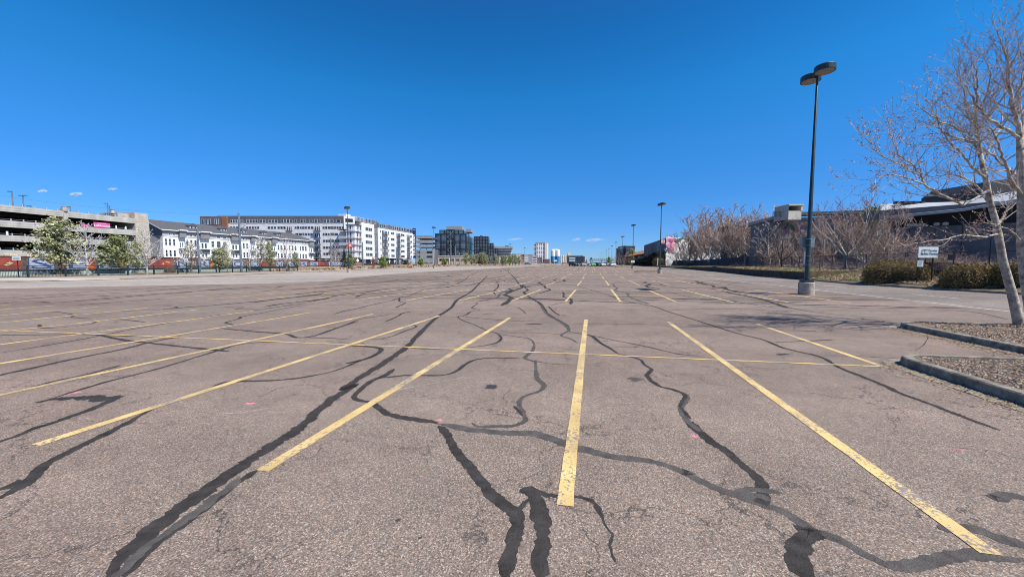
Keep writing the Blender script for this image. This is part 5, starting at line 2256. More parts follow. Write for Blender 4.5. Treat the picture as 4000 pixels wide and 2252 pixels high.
def conic_proto(key, h, trunk_h, rmax, bark, twig, leaf, seed, nbr=26, nleaf=3, ls=.17, lsp=.2, tr=.12, rmin=.014, sub=3, rise=.55):
    """tree with a leader and rising side branches: pear and other pyramidal crowns"""
    rg = random.Random(seed)
    tm, mb, lf = MB(), MB(), MB()
    tp = [Vector((rg.gauss(0, .03), rg.gauss(0, .03), h * .96 * i / 6 - (.1 if i == 0 else 0))) for i in range(7)]
    tm.path(tp[:4], [tr * 1.2, tr * .9, tr * .72, tr * .55], 8)
    mb.path(tp[3:], [tr * .55, tr * .4, tr * .22, rmin], 6)
    for i in range(nbr):
        f = (i + rg.random()) / nbr
        z = trunk_h + (h * .95 - trunk_h) * f ** 1.15
        prof = math.sin(math.pi * min(1, .16 + .84 * (1 - f)) ** .8 * .62) if f > .12 else .62 + f * 2
        R = rmax * (.25 + .75 * (1 - f) ** .75) * rg.uniform(.75, 1.1) * (.75 if f < .08 else 1)
        a = i * 2.399 + rg.uniform(-.4, .4)
        d = Vector((math.cos(a), math.sin(a), rise * rg.uniform(.7, 1.5))).normalized()
        p = Vector((0, 0, z - R * rise * .55))
        if p.z < trunk_h * .8:
            p.z = trunk_h * .8 + .1 * rg.random()
        L_ = R / max(.3, math.hypot(d.x, d.y))
        r0 = max(rmin * 1.6, tr * .42 * (1 - f) + rmin)
        P_, R_ = [p.copy()], [r0]
        for j in range(5):
            d = (d + Vector((rg.gauss(0, .1), rg.gauss(0, .1), rg.gauss(0, .1) + .07))).normalized()
            p = p + d * L_ / 5
            P_.append(p.copy())
            R_.append(max(rmin, r0 * (1 - .85 * (j + 1) / 5)))
            for _ in range(sub):
                if rg.random() < .8:
                    sd = (d + Vector((rg.gauss(0, .7), rg.gauss(0, .7), rg.gauss(.25, .5)))).normalized()
                    L2 = L_ * rg.uniform(.16, .36)
                    q1 = p + sd * L2 * .5
                    sd = (sd + Vector((rg.gauss(0, .25), rg.gauss(0, .25), .25))).normalized()
                    q2 = q1 + sd * L2 * .5
                    mb.path([p, q1, q2], [rmin * 1.1, rmin, rmin * .6], 3, 1)
                    sd2 = (sd + Vector((rg.gauss(0, .6), rg.gauss(0, .6), .1))).normalized()
                    mb.path([q1, q1 + sd2 * L2 * .4], [rmin * .9, rmin * .6], 3, 1)
                    if leaf:
                        clump(lf, q1, nleaf, lsp, ls, rg)
                        clump(lf, q2, nleaf, lsp, ls, rg)
            if leaf and rg.random() < .7:
                clump(lf, p, nleaf, lsp, ls, rg)
        mb.path(P_, R_, 4)
    objs = []
    for m_, nm, mats in ((tm, 'trunk', [M[bark]]), (mb, 'crown', [M[bark], M[twig]]), (lf, 'foliage', [M[leaf]] if leaf else None)):
        if m_.f:
            ob = m_.build(nm, mats, smooth=(nm != 'foliage'))
            objs.append((nm, ob.data))
            bpy.data.objects.remove(ob)
    rs_ = sorted(math.hypot(v[0], v[1]) for v in mb.v)
    PROTO[key] = (objs, h, rs_[int(len(rs_) * .97)])


def place_tree(key, loc, h, label, group=None, width=None, name='tree', rz=None, cat='tree', lean=0):
    objs, h0, rad = PROTO[key]
    t = thing(name, label, cat, loc, group, rng.random() * 6.28 if rz is None else rz)
    s = h / h0
    sw = s if width is None else width / rad
    for nm, me in objs:
        ob = bpy.data.objects.new(nm, me)
        COL.objects.link(ob)
        ob.parent = t
        ob.scale = (sw, sw, s)
        if nm in ('foliage', 'buds'):
            ob['kind'] = 'stuff'
    return t


conic_proto('pear', 7, 1.3, 2.3, 'bark_dark', 'bark_grey', 'leaf_pear', 11, 30, 4, .17, .2)
conic_proto('pear2', 7, 1.2, 2.5, 'bark_dark', 'bark_grey', 'leaf_green', 12, 28, 4, .18, .22)
conic_proto('blossom', 7, 1.4, 2.2, 'bark_grey', 'bark_mid', 'leaf_white', 13, 24, 2, .15, .2, rise=.8)
conic_proto('white_bare', 7, 1.4, 2.4, 'bark_white', 'bark_white', None, 14, 24, rmin=.022, sub=2, rise=.75)
conic_proto('white_bare2', 7, 1.3, 2.4, 'bark_white', 'bark_white', 'leaf_white', 15, 26, 1, .09, .1, rmin=.020, sub=2, rise=.8)
conic_proto('grey_bare', 7, 1.4, 2.6, 'bark_mid', 'bark_mid', None, 16, 24, rmin=.022, sub=2, rise=.8)
conic_proto('red_bare', 5, 1.0, 1.7, 'bark_red', 'bark_red', 'leaf_red', 17, 20, 2, .13, .15, rmin=.02, sub=2, rise=.8)
conic_proto('lime', 5, .9, 1.7, 'bark_grey', 'bark_grey', 'leaf_lime', 18, 22, 4, .2, .22)
conic_proto('willow', 7, 1.0, 2.4, 'bark_grey', 'bark_mid', 'leaf_pear', 19, 22, 3, .22, .3, rise=1.0)


def bare_proto(key, h, fork_h, nl, tilt, bark, twig, seed, rmin=.022, tr=.16, pb=.9, pt=.8, buds=True):
    """open crowned leafless tree: a few strong limbs, each with branches and short upturned twigs"""
    rg = random.Random(seed)
    tm, mb, lf = MB(), MB(), MB()
    tp = [Vector((0, 0, -.15)), Vector((rg.gauss(0, .06), rg.gauss(0, .06), fork_h * .55)), Vector((rg.gauss(0, .1), rg.gauss(0, .1), fork_h))]
    tm.path(tp, [tr * 1.3, tr, tr * .92], 8)

    def run(p, d, L_, r0, r1, n, curl, wob, out, mi, sides):
        P_, R_, K_ = [p.copy()], [r0], []
        for j in range(n):
            d = (d + Vector((rg.gauss(0, wob), rg.gauss(0, wob), rg.gauss(0, wob) + curl))).normalized()
            p = p + d * L_ / n
            P_.append(p.copy())
            R_.append(r0 + (r1 - r0) * (j + 1) / n)
            K_.append((p.copy(), d.copy(), R_[-1], (j + 1) / n))
        out.path(P_, R_, sides, mi)
        return K_

    def turn(d, lo, hi):
        ax = d.orthogonal().normalized()
        ax.rotate(Matrix.Rotation(rg.random() * 6.283, 3, d))
        q = d.copy()
        q.rotate(Matrix.Rotation(rg.uniform(lo, hi), 3, ax))
        return q
    for i in range(nl):
        a_ = 6.283 * i / nl + rg.uniform(-.4, .4)
        ti = tilt * rg.uniform(.45, 1.25)
        d = Vector((math.cos(a_) * math.sin(ti), math.sin(a_) * math.sin(ti), math.cos(ti)))
        p0 = tp[-1] - Vector((0, 0, fork_h * .3 * rg.random()))
        LL_ = (h - fork_h) * rg.uniform(.75, 1.05) / max(.55, math.cos(ti * .7))
        ks = run(p0, d, LL_, tr * rg.uniform(.5, .7), rmin * 1.3, 9, .06, .09, mb, 0, 5)
        for (q, dd, rr, f) in ks[1:]:
            for _ in range(2 if rg.random() < .35 else 1):
                if rg.random() > pb:
                    continue
                k2 = run(q, turn(dd, .5, 1.0), LL_ * rg.uniform(.22, .42) * (1.15 - .6 * f), max(rr * .6, rmin * 1.3), rmin, 6, .09, .12, mb, 0, 4)
                for (q2, d2, r2, f2) in k2:
                    if rg.random() < pt:
                        k3 = run(q2, turn(d2, .4, 1.0), h * rg.uniform(.07, .15), rmin, rmin * .6, 3, .14, .15, mb, 1, 3)
                        if rg.random() < .6:
                            k4 = run(k3[0][0], turn(k3[0][1], .4, .9), h * rg.uniform(.04, .08), rmin * .9, rmin * .6, 2, .12, .15, mb, 1, 3)
                        if buds:
                            bs_ = .055 * h / 8
                            clump(lf, k3[-1][0], 3, .09, bs_ * 1.15, rg)
                            clump(lf, k3[1][0], 2, .08, bs_, rg)
    objs = []
    zmax = max(v[2] for v in mb.v)
    k = h / zmax
    for m_ in (mb, tm, lf):
        m_.v = [(x * k, y * k, z * k) for x, y, z in m_.v]
    for m_, nm, mats in ((tm, 'trunk', [M[bark]]), (mb, 'crown', [M[bark], M[twig]]), (lf, 'foliage', [M['bud']])):
        if m_.f:
            ob = m_.build(nm if nm != 'foliage' else 'buds', mats, smooth=(nm != 'foliage'))
            objs.append((nm if nm != 'foliage' else 'buds', ob.data))
            bpy.data.objects.remove(ob)
    rs_ = sorted(math.hypot(v[0], v[1]) for v in mb.v)
    PROTO[key] = (objs, h, rs_[int(len(rs_) * .97)])


bare_proto('brown_bare', 8, 1.6, 5, .75, 'bark_mid', 'twig', 21, .020, .17)
bare_proto('brown_bare2', 8, 1.9, 4, .85, 'bark_mid', 'twig', 22, .020, .16)
bare_proto('brown_big', 12, 1.8, 7, .7, 'bark_mid', 'twig', 23, .036, .24, .95, .9)
bare_proto('dark_bare', 6, 1.5, 5, .85, 'bark_dark', 'bark_grey', 25, .020, .13)
tree_proto('shrubby', 5, .3, 1.2, 'bark_mid', 'twig', 'bud', 24, dict(up=.08, wob=.16, stems=11, rmin=.018, open=1.4, kids=[1.2, .9, .8]), 2, 1, .06, .1, .07)


def ptree(key, u, vb, vt, hw, label, Y=None, **kw):
    hw = hw * (1.12 if u > 1200 else .98)
    b = P(u, vb) if Y is None else Vector(((u - 2000) / F * Y, Y, max(zat(vb, Y), gz(Y) - .3)))
    h = at(u, vt, b.y).z - b.z
    w = hw / F * b.y
    return place_tree(key, b, h, label, width=w, **kw)


G1 = 'street trees along the railway behind the green railings'
ptree('pear', 237, 1070, 853, 78, 'big cream and green flowering pear tree in front of the concrete garage, leftmost tree', group=G1, name='pear_tree')
ptree('white_bare', 343, 1073, 860, 58, 'bare whitish tree just right of the leftmost leafy pear tree', group=G1, name='bare_tree')
ptree('pear2', 465, 1067, 922, 66, 'darker green leafy tree in front of the right half of the garage', group=G1, name='leafy_tree')
ptree('pear2', 540, 1064, 945, 30, 'narrow dark green tree left of the garage stair tower', group=G1, name='leafy_tree')
ptree('white_bare2', 576, 1070, 893, 56, 'whitish bare tree in front of the garage stair tower', group=G1, name='bare_tree')
ptree('blossom', 748, 1062, 940, 40, 'white blossoming tree between the first two apartment balconies', group=G1, name='blossom_tree')
ptree('pear', 858, 1068, 968, 40, 'low cream green tree in front of the middle of the gabled apartments', group=G1, name='pear_tree')
ptree('blossom', 888, 1060, 940, 26, 'pinkish white tree rising behind the low cream green tree', group=G1, name='blossom_tree')
ptree('white_bare', 976, 1065, 952, 28, 'slim white-barked bare tree just right of the tall blue grey mast', group=G1, name='bare_tree')
ptree('blossom', 1022, 1056, 929, 34, 'tall white and green blossoming tree before the right half of the gabled apartments', group=G1, name='blossom_tree')
ptree('pear', 1058, 1056, 945, 20, 'green tinted tree squeezed between the tall blossoming tree and a grey bare one', group=G1, name='pear_tree')
ptree('grey_bare', 1121, 1061, 922, 36, 'wide grey bare tree near the right end of the green railings', group=G1, name='bare_tree')
ptree('pear', 1158, 1052, 985, 16, 'small greenish tree at the right edge of the wide grey bare tree', group=G1, name='pear_tree')
ptree('grey_bare', 1312, 1056, 950, 24, 'bare grey tree before the white apartment building, left of the dark spruce', group=G1, name='bare_tree')
ptree('pear2', 1369, 1051, 990, 19, 'light green young tree right of the dark spruce by the tall light pole', group=G1, name='leafy_tree')
G2 = 'young trees planted along the far kerb'
ptree('red_bare', 1459, 1050, 1003, 9, 'thin reddish young tree right of the light green young tree', group=G2, name='young_tree')
ptree('lime', 1497, 1048, 1002, 14, 'pale green young tree below the white right wing', group=G2, name='young_tree')
ptree('white_bare', 1563, 1041, 1005, 13, 'whitish bare young tree below the white right wing', group=G2, name='young_tree')
ptree('red_bare', 1595, 1042, 1003, 13, 'dense red-brown young tree below the navy banner', group=G2, name='young_tree')
ptree('lime', 1646, 1040, 1009, 12, 'bright green young tree in front of the ramp garage', group=G2, name='young_tree')
ptree('white_bare2', 1673, 1040, 1013, 8, 'small pinkish bare young tree right of the bright green one', group=G2, name='young_tree')
ptree('lime', 1736, 1039, 1008, 10, 'green young tree in front of the tan warehouse', group=G2, name='young_tree')
ptree('white_bare', 1778, 1038.5, 1014, 11, 'white bare young tree in front of the tan warehouse', group=G2, name='young_tree')
G3 = 'row of willowy trees before the black glass offices'
row = [(1800, 'white_bare', 1008, 8), (1820, 'willow', 990, 13), (1843, 'willow', 996, 12), (1862, 'pear', 993, 12), (1886, 'willow', 986, 15), (1900, 'willow', 997, 10),
       (1917, 'white_bare', 1000, 10), (1936, 'willow', 994, 10), (1951, 'white_bare2', 1001, 9), (1964, 'lime', 1000, 9), (1976, 'willow', 997, 10), (1990, 'lime', 1001, 8), (2003, 'willow', 992, 11), (2014, 'willow', 1000, 8), (2027, 'pear', 1002, 9), (2040, 'grey_bare', 1012, 7)]
where = ['bare white tree starting the row left of the black offices', 'leftmost leafy tree of the row before the black offices', 'second leafy tree from the left before the black offices', 'third leafy tree before the black offices, rounder and paler', 'tallest leafy tree of the row, behind a light pole', 'low leafy tree right of the tallest one in the row', 'bare pale tree in the middle of the row', 'leafy tree under the stepped right end of the black offices', 'pale bare tree under the white banded building', 'yellow green tree left of centre below the banded building', 'leafy tree below the middle of the banded building', 'yellow green tree right under the banded building', 'tall pale tree at the right end of the banded building', 'low willowy tree before the dull green building', 'round pale tree before the cream building', 'last grey bare tree of the row, before the brick building']
for (u, k, vt, hw), lb in zip(row, where):
    ptree(k, u, 1037.5, vt - 2, hw * 1.02, lb, group=G3, name='row_tree')
far_t = [(2085, 1033, 1010, 6, 'lone dark tree before the white tower'), (2104, 1033, 1008, 5, 'small bare tree right of the foot of the white tower'), (2160, 1032, 1018, 6, 'tiny dark tree at the foot of the blue silos'), (2200, 1032, 1017, 7, 'tiny tree at the foot of the cream silos'), (2252, 1033, 1018, 6, 'tiny tree before the dark framed building'), (2290, 1032, 1014, 4, 'slim tree just right of the small red building'),
         (2320, 1033, 1020, 6, 'small tree left under the footbridge'), (2345, 1033, 1014, 8, 'brown bare tree in front of the footbridge'), (2362, 1033, 1010, 8, 'brown bare tree at the right half of the footbridge'), (2378, 1034, 1004, 8, 'yellow green tree at the right end of the footbridge'), (2396, 1034, 1000, 9, 'reddish brown tree behind the last white parked car')]
for i, (u, vb, vt, hw, lb) in enumerate(far_t):
    ptree(['grey_bare', 'brown_bare', 'pear2', 'grey_bare', 'brown_bare2', 'pear2', 'grey_bare', 'brown_bare', 'brown_bare2', 'lime', 'brown_bare'][i], u, vb, vt, hw, lb, Y=240, name='small_tree', group='small trees on the skyline')

# dark spruce
b = P(1346, 1050)
hh = at(1346, 968, b.y).z - b.z
sp = thing('spruce_tree', 'dark blue green spruce before the corner of the white apartment building', 'spruce', b)
m = MB()
m.tube((0, 0, 0), (0, 0, hh), .16, .03, 6)
m.build('trunk', M['bark_dark'], sp)
m = MB()
rg = random.Random(5)
for i in range(1500):
    f = rg.random() ** .7
    z = .5 + (hh - .5) * (1 - f)
    R = 1.75 * f * rg.uniform(.3, 1.0)
    a = rg.random() * 6.283
    c = Vector((R * math.cos(a), R * math.sin(a), z - R * .25))
    o_ = Vector((math.cos(a), math.sin(a), -.25)) * .32
    s_ = Vector((-math.sin(a), math.cos(a), 0)) * .12
    m.face([c - o_ * .5 - s_, c + o_, c - o_ * .5 + s_])
fo = m.build('foliage', M['spruce'], sp, kind='stuff')


# low shrubs
def shrub(loc, rx, ry, h, mat, label, n=600, s=.12, name='shrub', cat='bush', group=None, core=True, seed=1, rz=0, coremat='soil'):
    rg = random.Random(seed)
    t = thing(name, label, cat, loc, group, rz)
    m = MB()
    for _ in range(n):
        a = rg.random() * 6.283
        ph = math.acos(rg.uniform(-.15, 1))
        k = rg.uniform(.8, 1.04) + .07 * noise.noise(Vector((math.cos(a) * 2.3 + seed, math.sin(a) * 2.3, ph * 2)))
        ex = .75
        sx, sz = math.sin(ph) ** ex, max(0, math.cos(ph)) ** ex * (1 if math.cos(ph) > 0 else 0)
        c = Vector((rx * k * sx * math.cos(a), ry * k * sx * math.sin(a), h * (.12 + .88 * sz * k)))
        if math.cos(ph) < 0:
            c.z = h * rg.uniform(.0, .2)
        clump(m, c, 1, .03, s, rg)
    fo = m.build('foliage', M[mat], t, kind='stuff')
    m = MB()
    # woody stems
    for _ in range(max(10, n // 60)):
        a = rg.random() * 6.283
        k = rg.uniform(.3, .9)
        m.tube((rx * .2 * math.cos(a), ry * .2 * math.sin(a), 0), (rx * k * math.cos(a), ry * k * math.sin(a), h * rg.uniform(.4, .95)), .015, .006, 3)
    m.build('stems', M['twig'], t)
    if core:
        m = MB()
        m.lathe((0, 0, 0), [(.8, 0), (.86, .3), (.82, .6), (.6, .78), (.25, .86)], 14)
        m.v = [(x * rx, y * ry, z * h) for x, y, z in m.v]
        m.build('inner_growth', M[coremat], t)
    return t


b = P(665, 1064)
shrub(b, 1.1, 1.1, 1.2, 'hedge', 'round leafless shrub behind the green railings', 260, .1, seed=3)
k_ = 0
for u, vb, hw, hp in ((1210, 1056, 9, 7), (1225, 1056, 8, 8), (1243, 1056, 8, 8), (1262, 1056, 8, 7), (1280, 1055, 7, 7), (1372, 1053, 9, 9), (1402, 1050, 12, 10), (1440, 1051, 6, 4), (1456, 1051, 10, 5), (1478, 1050, 8, 4), (1521, 1044, 8, 9), (1545, 1044, 10, 5), (1558, 1046, 7, 4), (1600, 1046, 8, 4), (1620, 1040, 10, 8), (1642, 1042, 12, 4), (1668, 1041, 8, 5), (1700, 1039.5, 10, 6), (1717, 1039.5, 9, 7), (1733, 1039.5, 9, 5), (1760, 1038.5, 9, 7), (1790, 1038, 9, 7), (1850, 1037.5, 9, 4), (1890, 1037, 10, 4), (1925, 1037, 6, 4)):
    b = P(u, vb)
    s_ = b.y / F
    shrub(b, hw * s_, hw * s_ * .7, hp * s_, 'redshrub', 'low red-brown shrub clump in the tan bed at the far kerb, number %s' % 'x', 110, .16 * b.y / 110, seed=k_ + 40, group='low red-brown shrubs along the far kerb', name='red_shrub')
    k_ += 1
nm = ['at the left end of the red shrub row below the graffiti letters', 'second from the left below the graffiti letters', 'third below the graffiti letters', 'fourth below the graffiti letters', 'beside the yellow hydrant on its left', 'left of the tall light pole with the red sign', 'large one right of the tall light pole', 'small one at the left foot of the thin reddish tree', 'at the foot of the thin reddish tree', 'left of the pale green young tree', 'behind the kerb right of the pale green young tree', 'left of the whitish bare young tree', 'small one under the whitish bare young tree', 'under the dense red-brown young tree', 'behind and left of the bright green young tree', 'flat one at the foot of the bright green young tree', 'right of the bright green young tree', 'right behind the light pole before the ramp garage', 'second right of that light pole', 'left foot of the green tree before the tan warehouse', 'between the green and white young trees before the warehouse', 'right of the white bare young tree', 'under the second leafy row tree', 'under the tallest leafy row tree', 'last one, under the middle of the tree row']
for o_, n2 in zip([o for o in COL.objects if o.name.startswith('red_shrub')], nm):
    o_['label'] = 'low red-brown shrub, ' + n2
# dry grass bank behind the shrubs (one mass)
m = MB()
rg = random.Random(9)
for _ in range(5200):
    y = rg.uniform(92, 205)
    x = kl(y) - rg.uniform(3.6, 16)
    z = gz(y)
    a = rg.random() * 3.14
    w, h_ = rg.uniform(.15, .4), rg.uniform(.25, .8)
    m.face([(x - w * math.cos(a), y - w * math.sin(a), z), (x + w * math.cos(a), y + w * math.sin(a), z), (x + rg.uniform(-.2, .2), y, z + h_)])
m.build('dry_grass', leafmat('dry_grass', [(.40, .27, .17), (.52, .38, .25), (.30, .17, .11), (.45, .34, .24)]), kind='stuff')

# ------------------------------------------------------------------ green railings, left
posts_px = [(-40, 1090), (110, 1086.5), (257.5, 1085), (385.7, 1081), (500.5, 1077.5), (602.5, 1074.5), (695, 1073.5), (777, 1072), (846, 1070), (909.5, 1068), (964.4, 1066.5), (1013, 1064.5), (1056, 1063), (1094, 1061.5), (1129.6, 1060.7), (1164, 1059.5)]
fp = [P(u, v) for u, v in posts_px]
# straighten: least squares line x(y)
n = len(fp)
my = sum(p.y for p in fp) / n
mx_ = sum(p.x for p in fp) / n
sl = sum((p.y - my) * (p.x - mx_) for p in fp) / sum((p.y - my) ** 2 for p in fp)
fr_ = thing('railing', 'long dark green steel railing along the back of the left pavement', 'fence', (mx_, my, gz(my)))
rr = (mx_, my, gz(my))
prev = None
tops = []
for (u, v) in posts_px:
    t = (u - CX) / F
    # meet of view column with the straight line
    y = (mx_ - sl * my) / (t - sl)
    x = t * y
    z0 = gz(y) + .1
    h = lerp_table([(40, 1.75), (95, 1.3)], y)
    m = MB()
    m.box(x - .07, x + .07, y - .07, y + .07, z0 - .2, z0 + h)
    m.box(x - .09, x + .09, y - .09, y + .09, z0 + h + .001, z0 + h + .05)
    part('post', m, 'pole', fr_, rr)
    if prev:
        (px, py, pz, ph) = prev
        for f0, th in ((.98, .12), (.81, .11), (.08, .08)):
            m = MB()
            m.tube((px, py, pz + ph * f0), (x, y, z0 + h * f0), th * .55, th * .55, 4)
            part('rail', m, 'pole', fr_, rr)
        m = MB()
        L_ = math.hypot(x - px, y - py)
        k = int(L_ / .125)
        for i in range(1, k):
            f = i / k
            qx, qy = px + (x - px) * f, py + (y - py) * f
            qz, qh = pz + (z0 - pz) * f, ph + (h - ph) * f
            m.box(qx - .014, qx + .014, qy - .014, qy + .014, qz + qh * .08, qz + qh * .8)
        part('pickets', m, 'pole', fr_, rr, kind='stuff')
    prev = (x, y, z0, h)


# ------------------------------------------------------------------ parking lot lamps
def lamp_mesh():
    r = {}
    m = MB()
    m.lathe((0, 0, 0), [(.43, -.1), (.43, .74), (.40, .78)], 20)
    for zz in (.28, .52):
        m.lathe((0, 0, 0), [(.433, zz), (.433, zz + .012)], 20)
    r['base'] = (m, 'cream_base')
    return r


M['lampbase'] = mk('lamp_base_concrete', (.40, .35, .28), .9, .22, 4, .6, 30, col2=(.22, .19, .155))
HP = 13.5
parts_ = {}
m = MB()
m.lathe((0, 0, 0), [(.43, -.1), (.43, .26), (.425, .265), (.425, .275), (.43, .28), (.43, .52), (.425, .525), (.425, .535), (.43, .54), (.43, .75), (.40, .79)], 24)
parts_['concrete_base'] = (m, 'lampbase')
m = MB()
m.box(-.27, .27, -.27, .27, .795, .93)
parts_['base_cover'] = (m, 'pole')
m = MB()
m.lathe((0, 0, 0), [(.14, .935), (.14, 1.0), (.132, 1.6), (.062, HP), (.03, HP + .05)], 12)
parts_['pole'] = (m, 'pole')
lampdata = {}
for nm_, (m, mt) in parts_.items():
    o_ = m.build(nm_, M[mt], smooth=(nm_ == 'pole'))
    lampdata[nm_] = o_.data
    bpy.data.objects.remove(o_)
m = MB()
m.lathe((0, -.62, HP - .12), [(.48, .02), (.53, .0), (.53, .07), (.535, .075), (.535, .09), (.53, .095), (.53, .30), (.50, .34), (.3, .36)], 28)
head = m.build('lamp_head', M['pole'])
m = MB()
m.lathe((0, -.62, HP - .135), [(.45, 0), (.47, .03)], 24)
lens = m.build('lens', M['lens'])
m = MB()
m.tube((0, 0, HP - .02), (0, -.3, HP + .02), .05, .05, 8)
arm = m.build('arm', M['pole'])
lampdata['head'], lampdata['lens'], lampdata['arm'] = head.data, lens.data, arm.data
for o_ in (head, lens, arm):
    bpy.data.objects.remove(o_)


def lamp(x, y, label, rz=0.0, hs=1.0, z=None):
    z = gz(y) if z is None else z
    t = thing('light_pole', label, 'light pole', (x, y, z), 'tall light poles in the parking lot', rz)
    for nm_ in ('concrete_base', 'base_cover', 'pole'):
        o_ = bpy.data.objects.new(nm_, lampdata[nm_])
        COL.objects.link(o_)
        o_.parent = t
        o_.scale = (1, 1, hs if nm_ == 'pole' else 1)
    for s_ in (0, math.pi):
        a_ = bpy.data.objects.new('arm', lampdata['arm'])
        COL.objects.link(a_)
        a_.parent = t
        a_.rotation_euler = (0, 0, s_)
        h_ = bpy.data.objects.new('lamp_head', lampdata['head'])
        COL.objects.link(h_)
        h_.parent = t
        h_.rotation_euler = (0, 0, s_)
        l_ = bpy.data.objects.new('lens', lampdata['lens'])
        COL.objects.link(l_)
        l_.parent = h_
        for q in (a_, h_):
            q.location = (0, 0, HP * (hs - 1))
    return t


lb = P(3165, 1152)
nl = lamp(lb.x, lb.y + .35, 'nearest and tallest light pole with two round heads, on a concrete drum before the bushes', rz=-.10)
# cabinet, straps, conduit and small sign on the near pole
lz = nl.location.copy()
m = MB()
m.box(-.30, .46, .16, .42, 3.0 + .0, 3.62)
cb = m.build('cabinet', M['galv'], nl)
m = MB()
m.box(-.32, .48, .15, .44, 3.621, 3.66)
m.build('cabinet_lid', M['galv'], cb)
for zz in (2.15, 2.45, 3.1, 3.5, 1.9):
    m = MB()
    m.lathe((0, 0, 0), [(.152, zz), (.152, zz + .03)], 12)
    m.build('strap', M['galv'], nl)
m = MB()
m.box(-.24, -.17, -.02, .01, 1.95, 2.7)
m.build('small_sign', M['sign_white'], nl)
q = P(2577, 1067)
l2 = lamp(q.x, q.y, 'second light pole on the right side, carrying an orange-red D-3 sign')
q2 = P(2471, 1049)
l3 = lamp(q2.x, q2.y, 'third light pole on the right side, with a small white notice low on it')
LPX = [(2430, 175, 'fourth light pole on the right side, rising from the small tree island'), (2404, 227, 'fifth light pole on the right, by the right end of the parked cars'), (2388.5, 279, 'sixth light pole on the right, behind the parked cars'), (2376.6, 327, 'seventh light pole on the right, behind the parked cars'), (2367, 378, 'farthest light pole on the right, just right of the ferris wheel'),
       (1993, 250, 'light pole in front of the right end of the banded building'), (2049.5, 315, 'light pole left of the white tower on the skyline'), (1881, 172, 'light pole standing before the tallest leafy row tree'), (1697, 128, 'light pole between the ramp garage and the black glass offices')]
for u, Y_, lbv in LPX:
    lamp((u - 2000) / F * Y_, Y_, lbv, rz=rng.uniform(-.2, .2))
q3 = P(1363, 1064)
l4 = lamp(q3.x, q3.y, 'light pole with a red sign in front of the white apartment corner, left side', rz=.5)


def pole_sign(parent, dx, z0, w, h, mat, txt, nm='sign_plate', lm='sign_red', size=.42):
    m = MB()
    m.box(dx, dx + w, -.2, -.17, z0, z0 + h)
    s_ = m.build(nm, M[mat], parent)
    if txt:
        put_text('lettering', txt, size, (dx + w / 2, -.215, z0 + h / 2), 0, M[lm], s_, bold=.02)
    return s_


M['sign_pink'] = mk('faded_red_sign', (.62, .22, .19), .7, .1, 3)
pole_sign(l2, .02, 5.85, .75, .9, 'sign_pink', 'D-3', lm='trim')
m = MB()
m.box(-.5, -.4, -.05, .05, 1.6, 3.0)
m.build('small_sign', M['sign_white'], l2)
s_ = pole_sign(l4, .02, 5.3, .75, .9, 'sign_red', 'N', lm='trim')
pole_sign(l3, -.55, 1.9, .5, .7, 'sign_white', None)
pole_sign(l3, .06, 1.9, .5, .7, 'sign_white', None)

# ------------------------------------------------------------------ masts of the light rail, left
MG = 'overhead line masts of the railway'


def mast(u, vt, Y_, r, label, arms=()):
    x = (u - 2000) / F * Y_
    z0 = -.5
    zt = zat(vt, Y_)
    t = thing('line_mast', label, 'mast', (x, Y_, z0), MG)
    m = MB()
    m.tube((x, Y_, z0), (x, Y_, zt), r, r * .8, 8, caps=True)
    part('pole', m, 'bluegrey', t, (x, Y_, z0))
    for (du, v0, v1) in arms:
        m = MB()
        m.tube((x, Y_, zat(v0, Y_)), (x + du / F * Y_, Y_, zat(v1, Y_)), .05, .04, 5)
        part('bracket', m, 'bluegrey', t, (x, Y_, z0))
    return t


mast(944, 832, 82, .24, 'tallest blue grey mast, before the gabled apartments, with insulators and brackets', ((22, 880, 878), (38, 900, 868), (-70, 945, 895), (26, 902, 900), (-30, 928, 905), (24, 895, 893)))
mast(781, 893, 84, .22, 'shorter thick blue grey mast left of the tallest one', ((20, 912, 908), (-8, 938, 936), (16, 938, 932), (48, 932, 908)))
t_ = MB()
for dz in (0, .25, .5):
    t_.lathe(((944 + 12 - 2000) / F * 82, 82, zat(905, 82) + dz * 1.6), [(.28, 0), (.28, .2)], 8)
tag(t_.build('insulator_cluster', M['bluegrey']), 'cluster of transformer cans on the tallest blue grey mast', 'equipment')
mast(1296, 930, 140, .3, 'grey mast before the left wing of the white apartment building', ((34, 950, 948), (30, 955, 938), (-3, 935, 935)))
mast(1419, 945, 150, .3, 'grey mast at the right edge of the glazed corner bay', ((-34, 955, 949), (-3, 962, 962)))
mast(1550, 965, 180, .32, 'grey mast in front of the white right wing', ((15, 986, 984),))
mast(1643, 940, 230, .3, 'thin mast standing before the ramp garage', ())
mast(1762, 940, 250, .4, 'pale mast in front of the braced centre of the black offices', ((60, 990, 988),))
mast(1779, 960, 252, .35, 'second pale mast before the black offices', ((40, 988, 995),))
mast(1795, 985, 255, .3, 'third shorter mast before the black offices', ())
mast(1922, 985, 262, .25, 'thin mast under the stepped end of the black offices', ((-50, 990, 986),))
# overhead wires: thin
m = MB()
wy = [((-40 - 2000) / F * 70, 70, zat(752, 70)), ((250 - 2000) / F * 75, 75, zat(782, 75)), ((944 - 2000) / F * 82, 82, zat(838, 82))]
pts = []
for i in range(21):
    f = i / 20
    pts.append(Vector(wy[0]).lerp(Vector(wy[2]), f) + Vector((0, 0, -1.0 * 4 * f * (1 - f))))
m.path(pts, [.018] * 21, 3)
tag(m.build('overhead_wire', M['galv']), 'thin sagging overhead wire crossing the sky above the garage', 'wire')


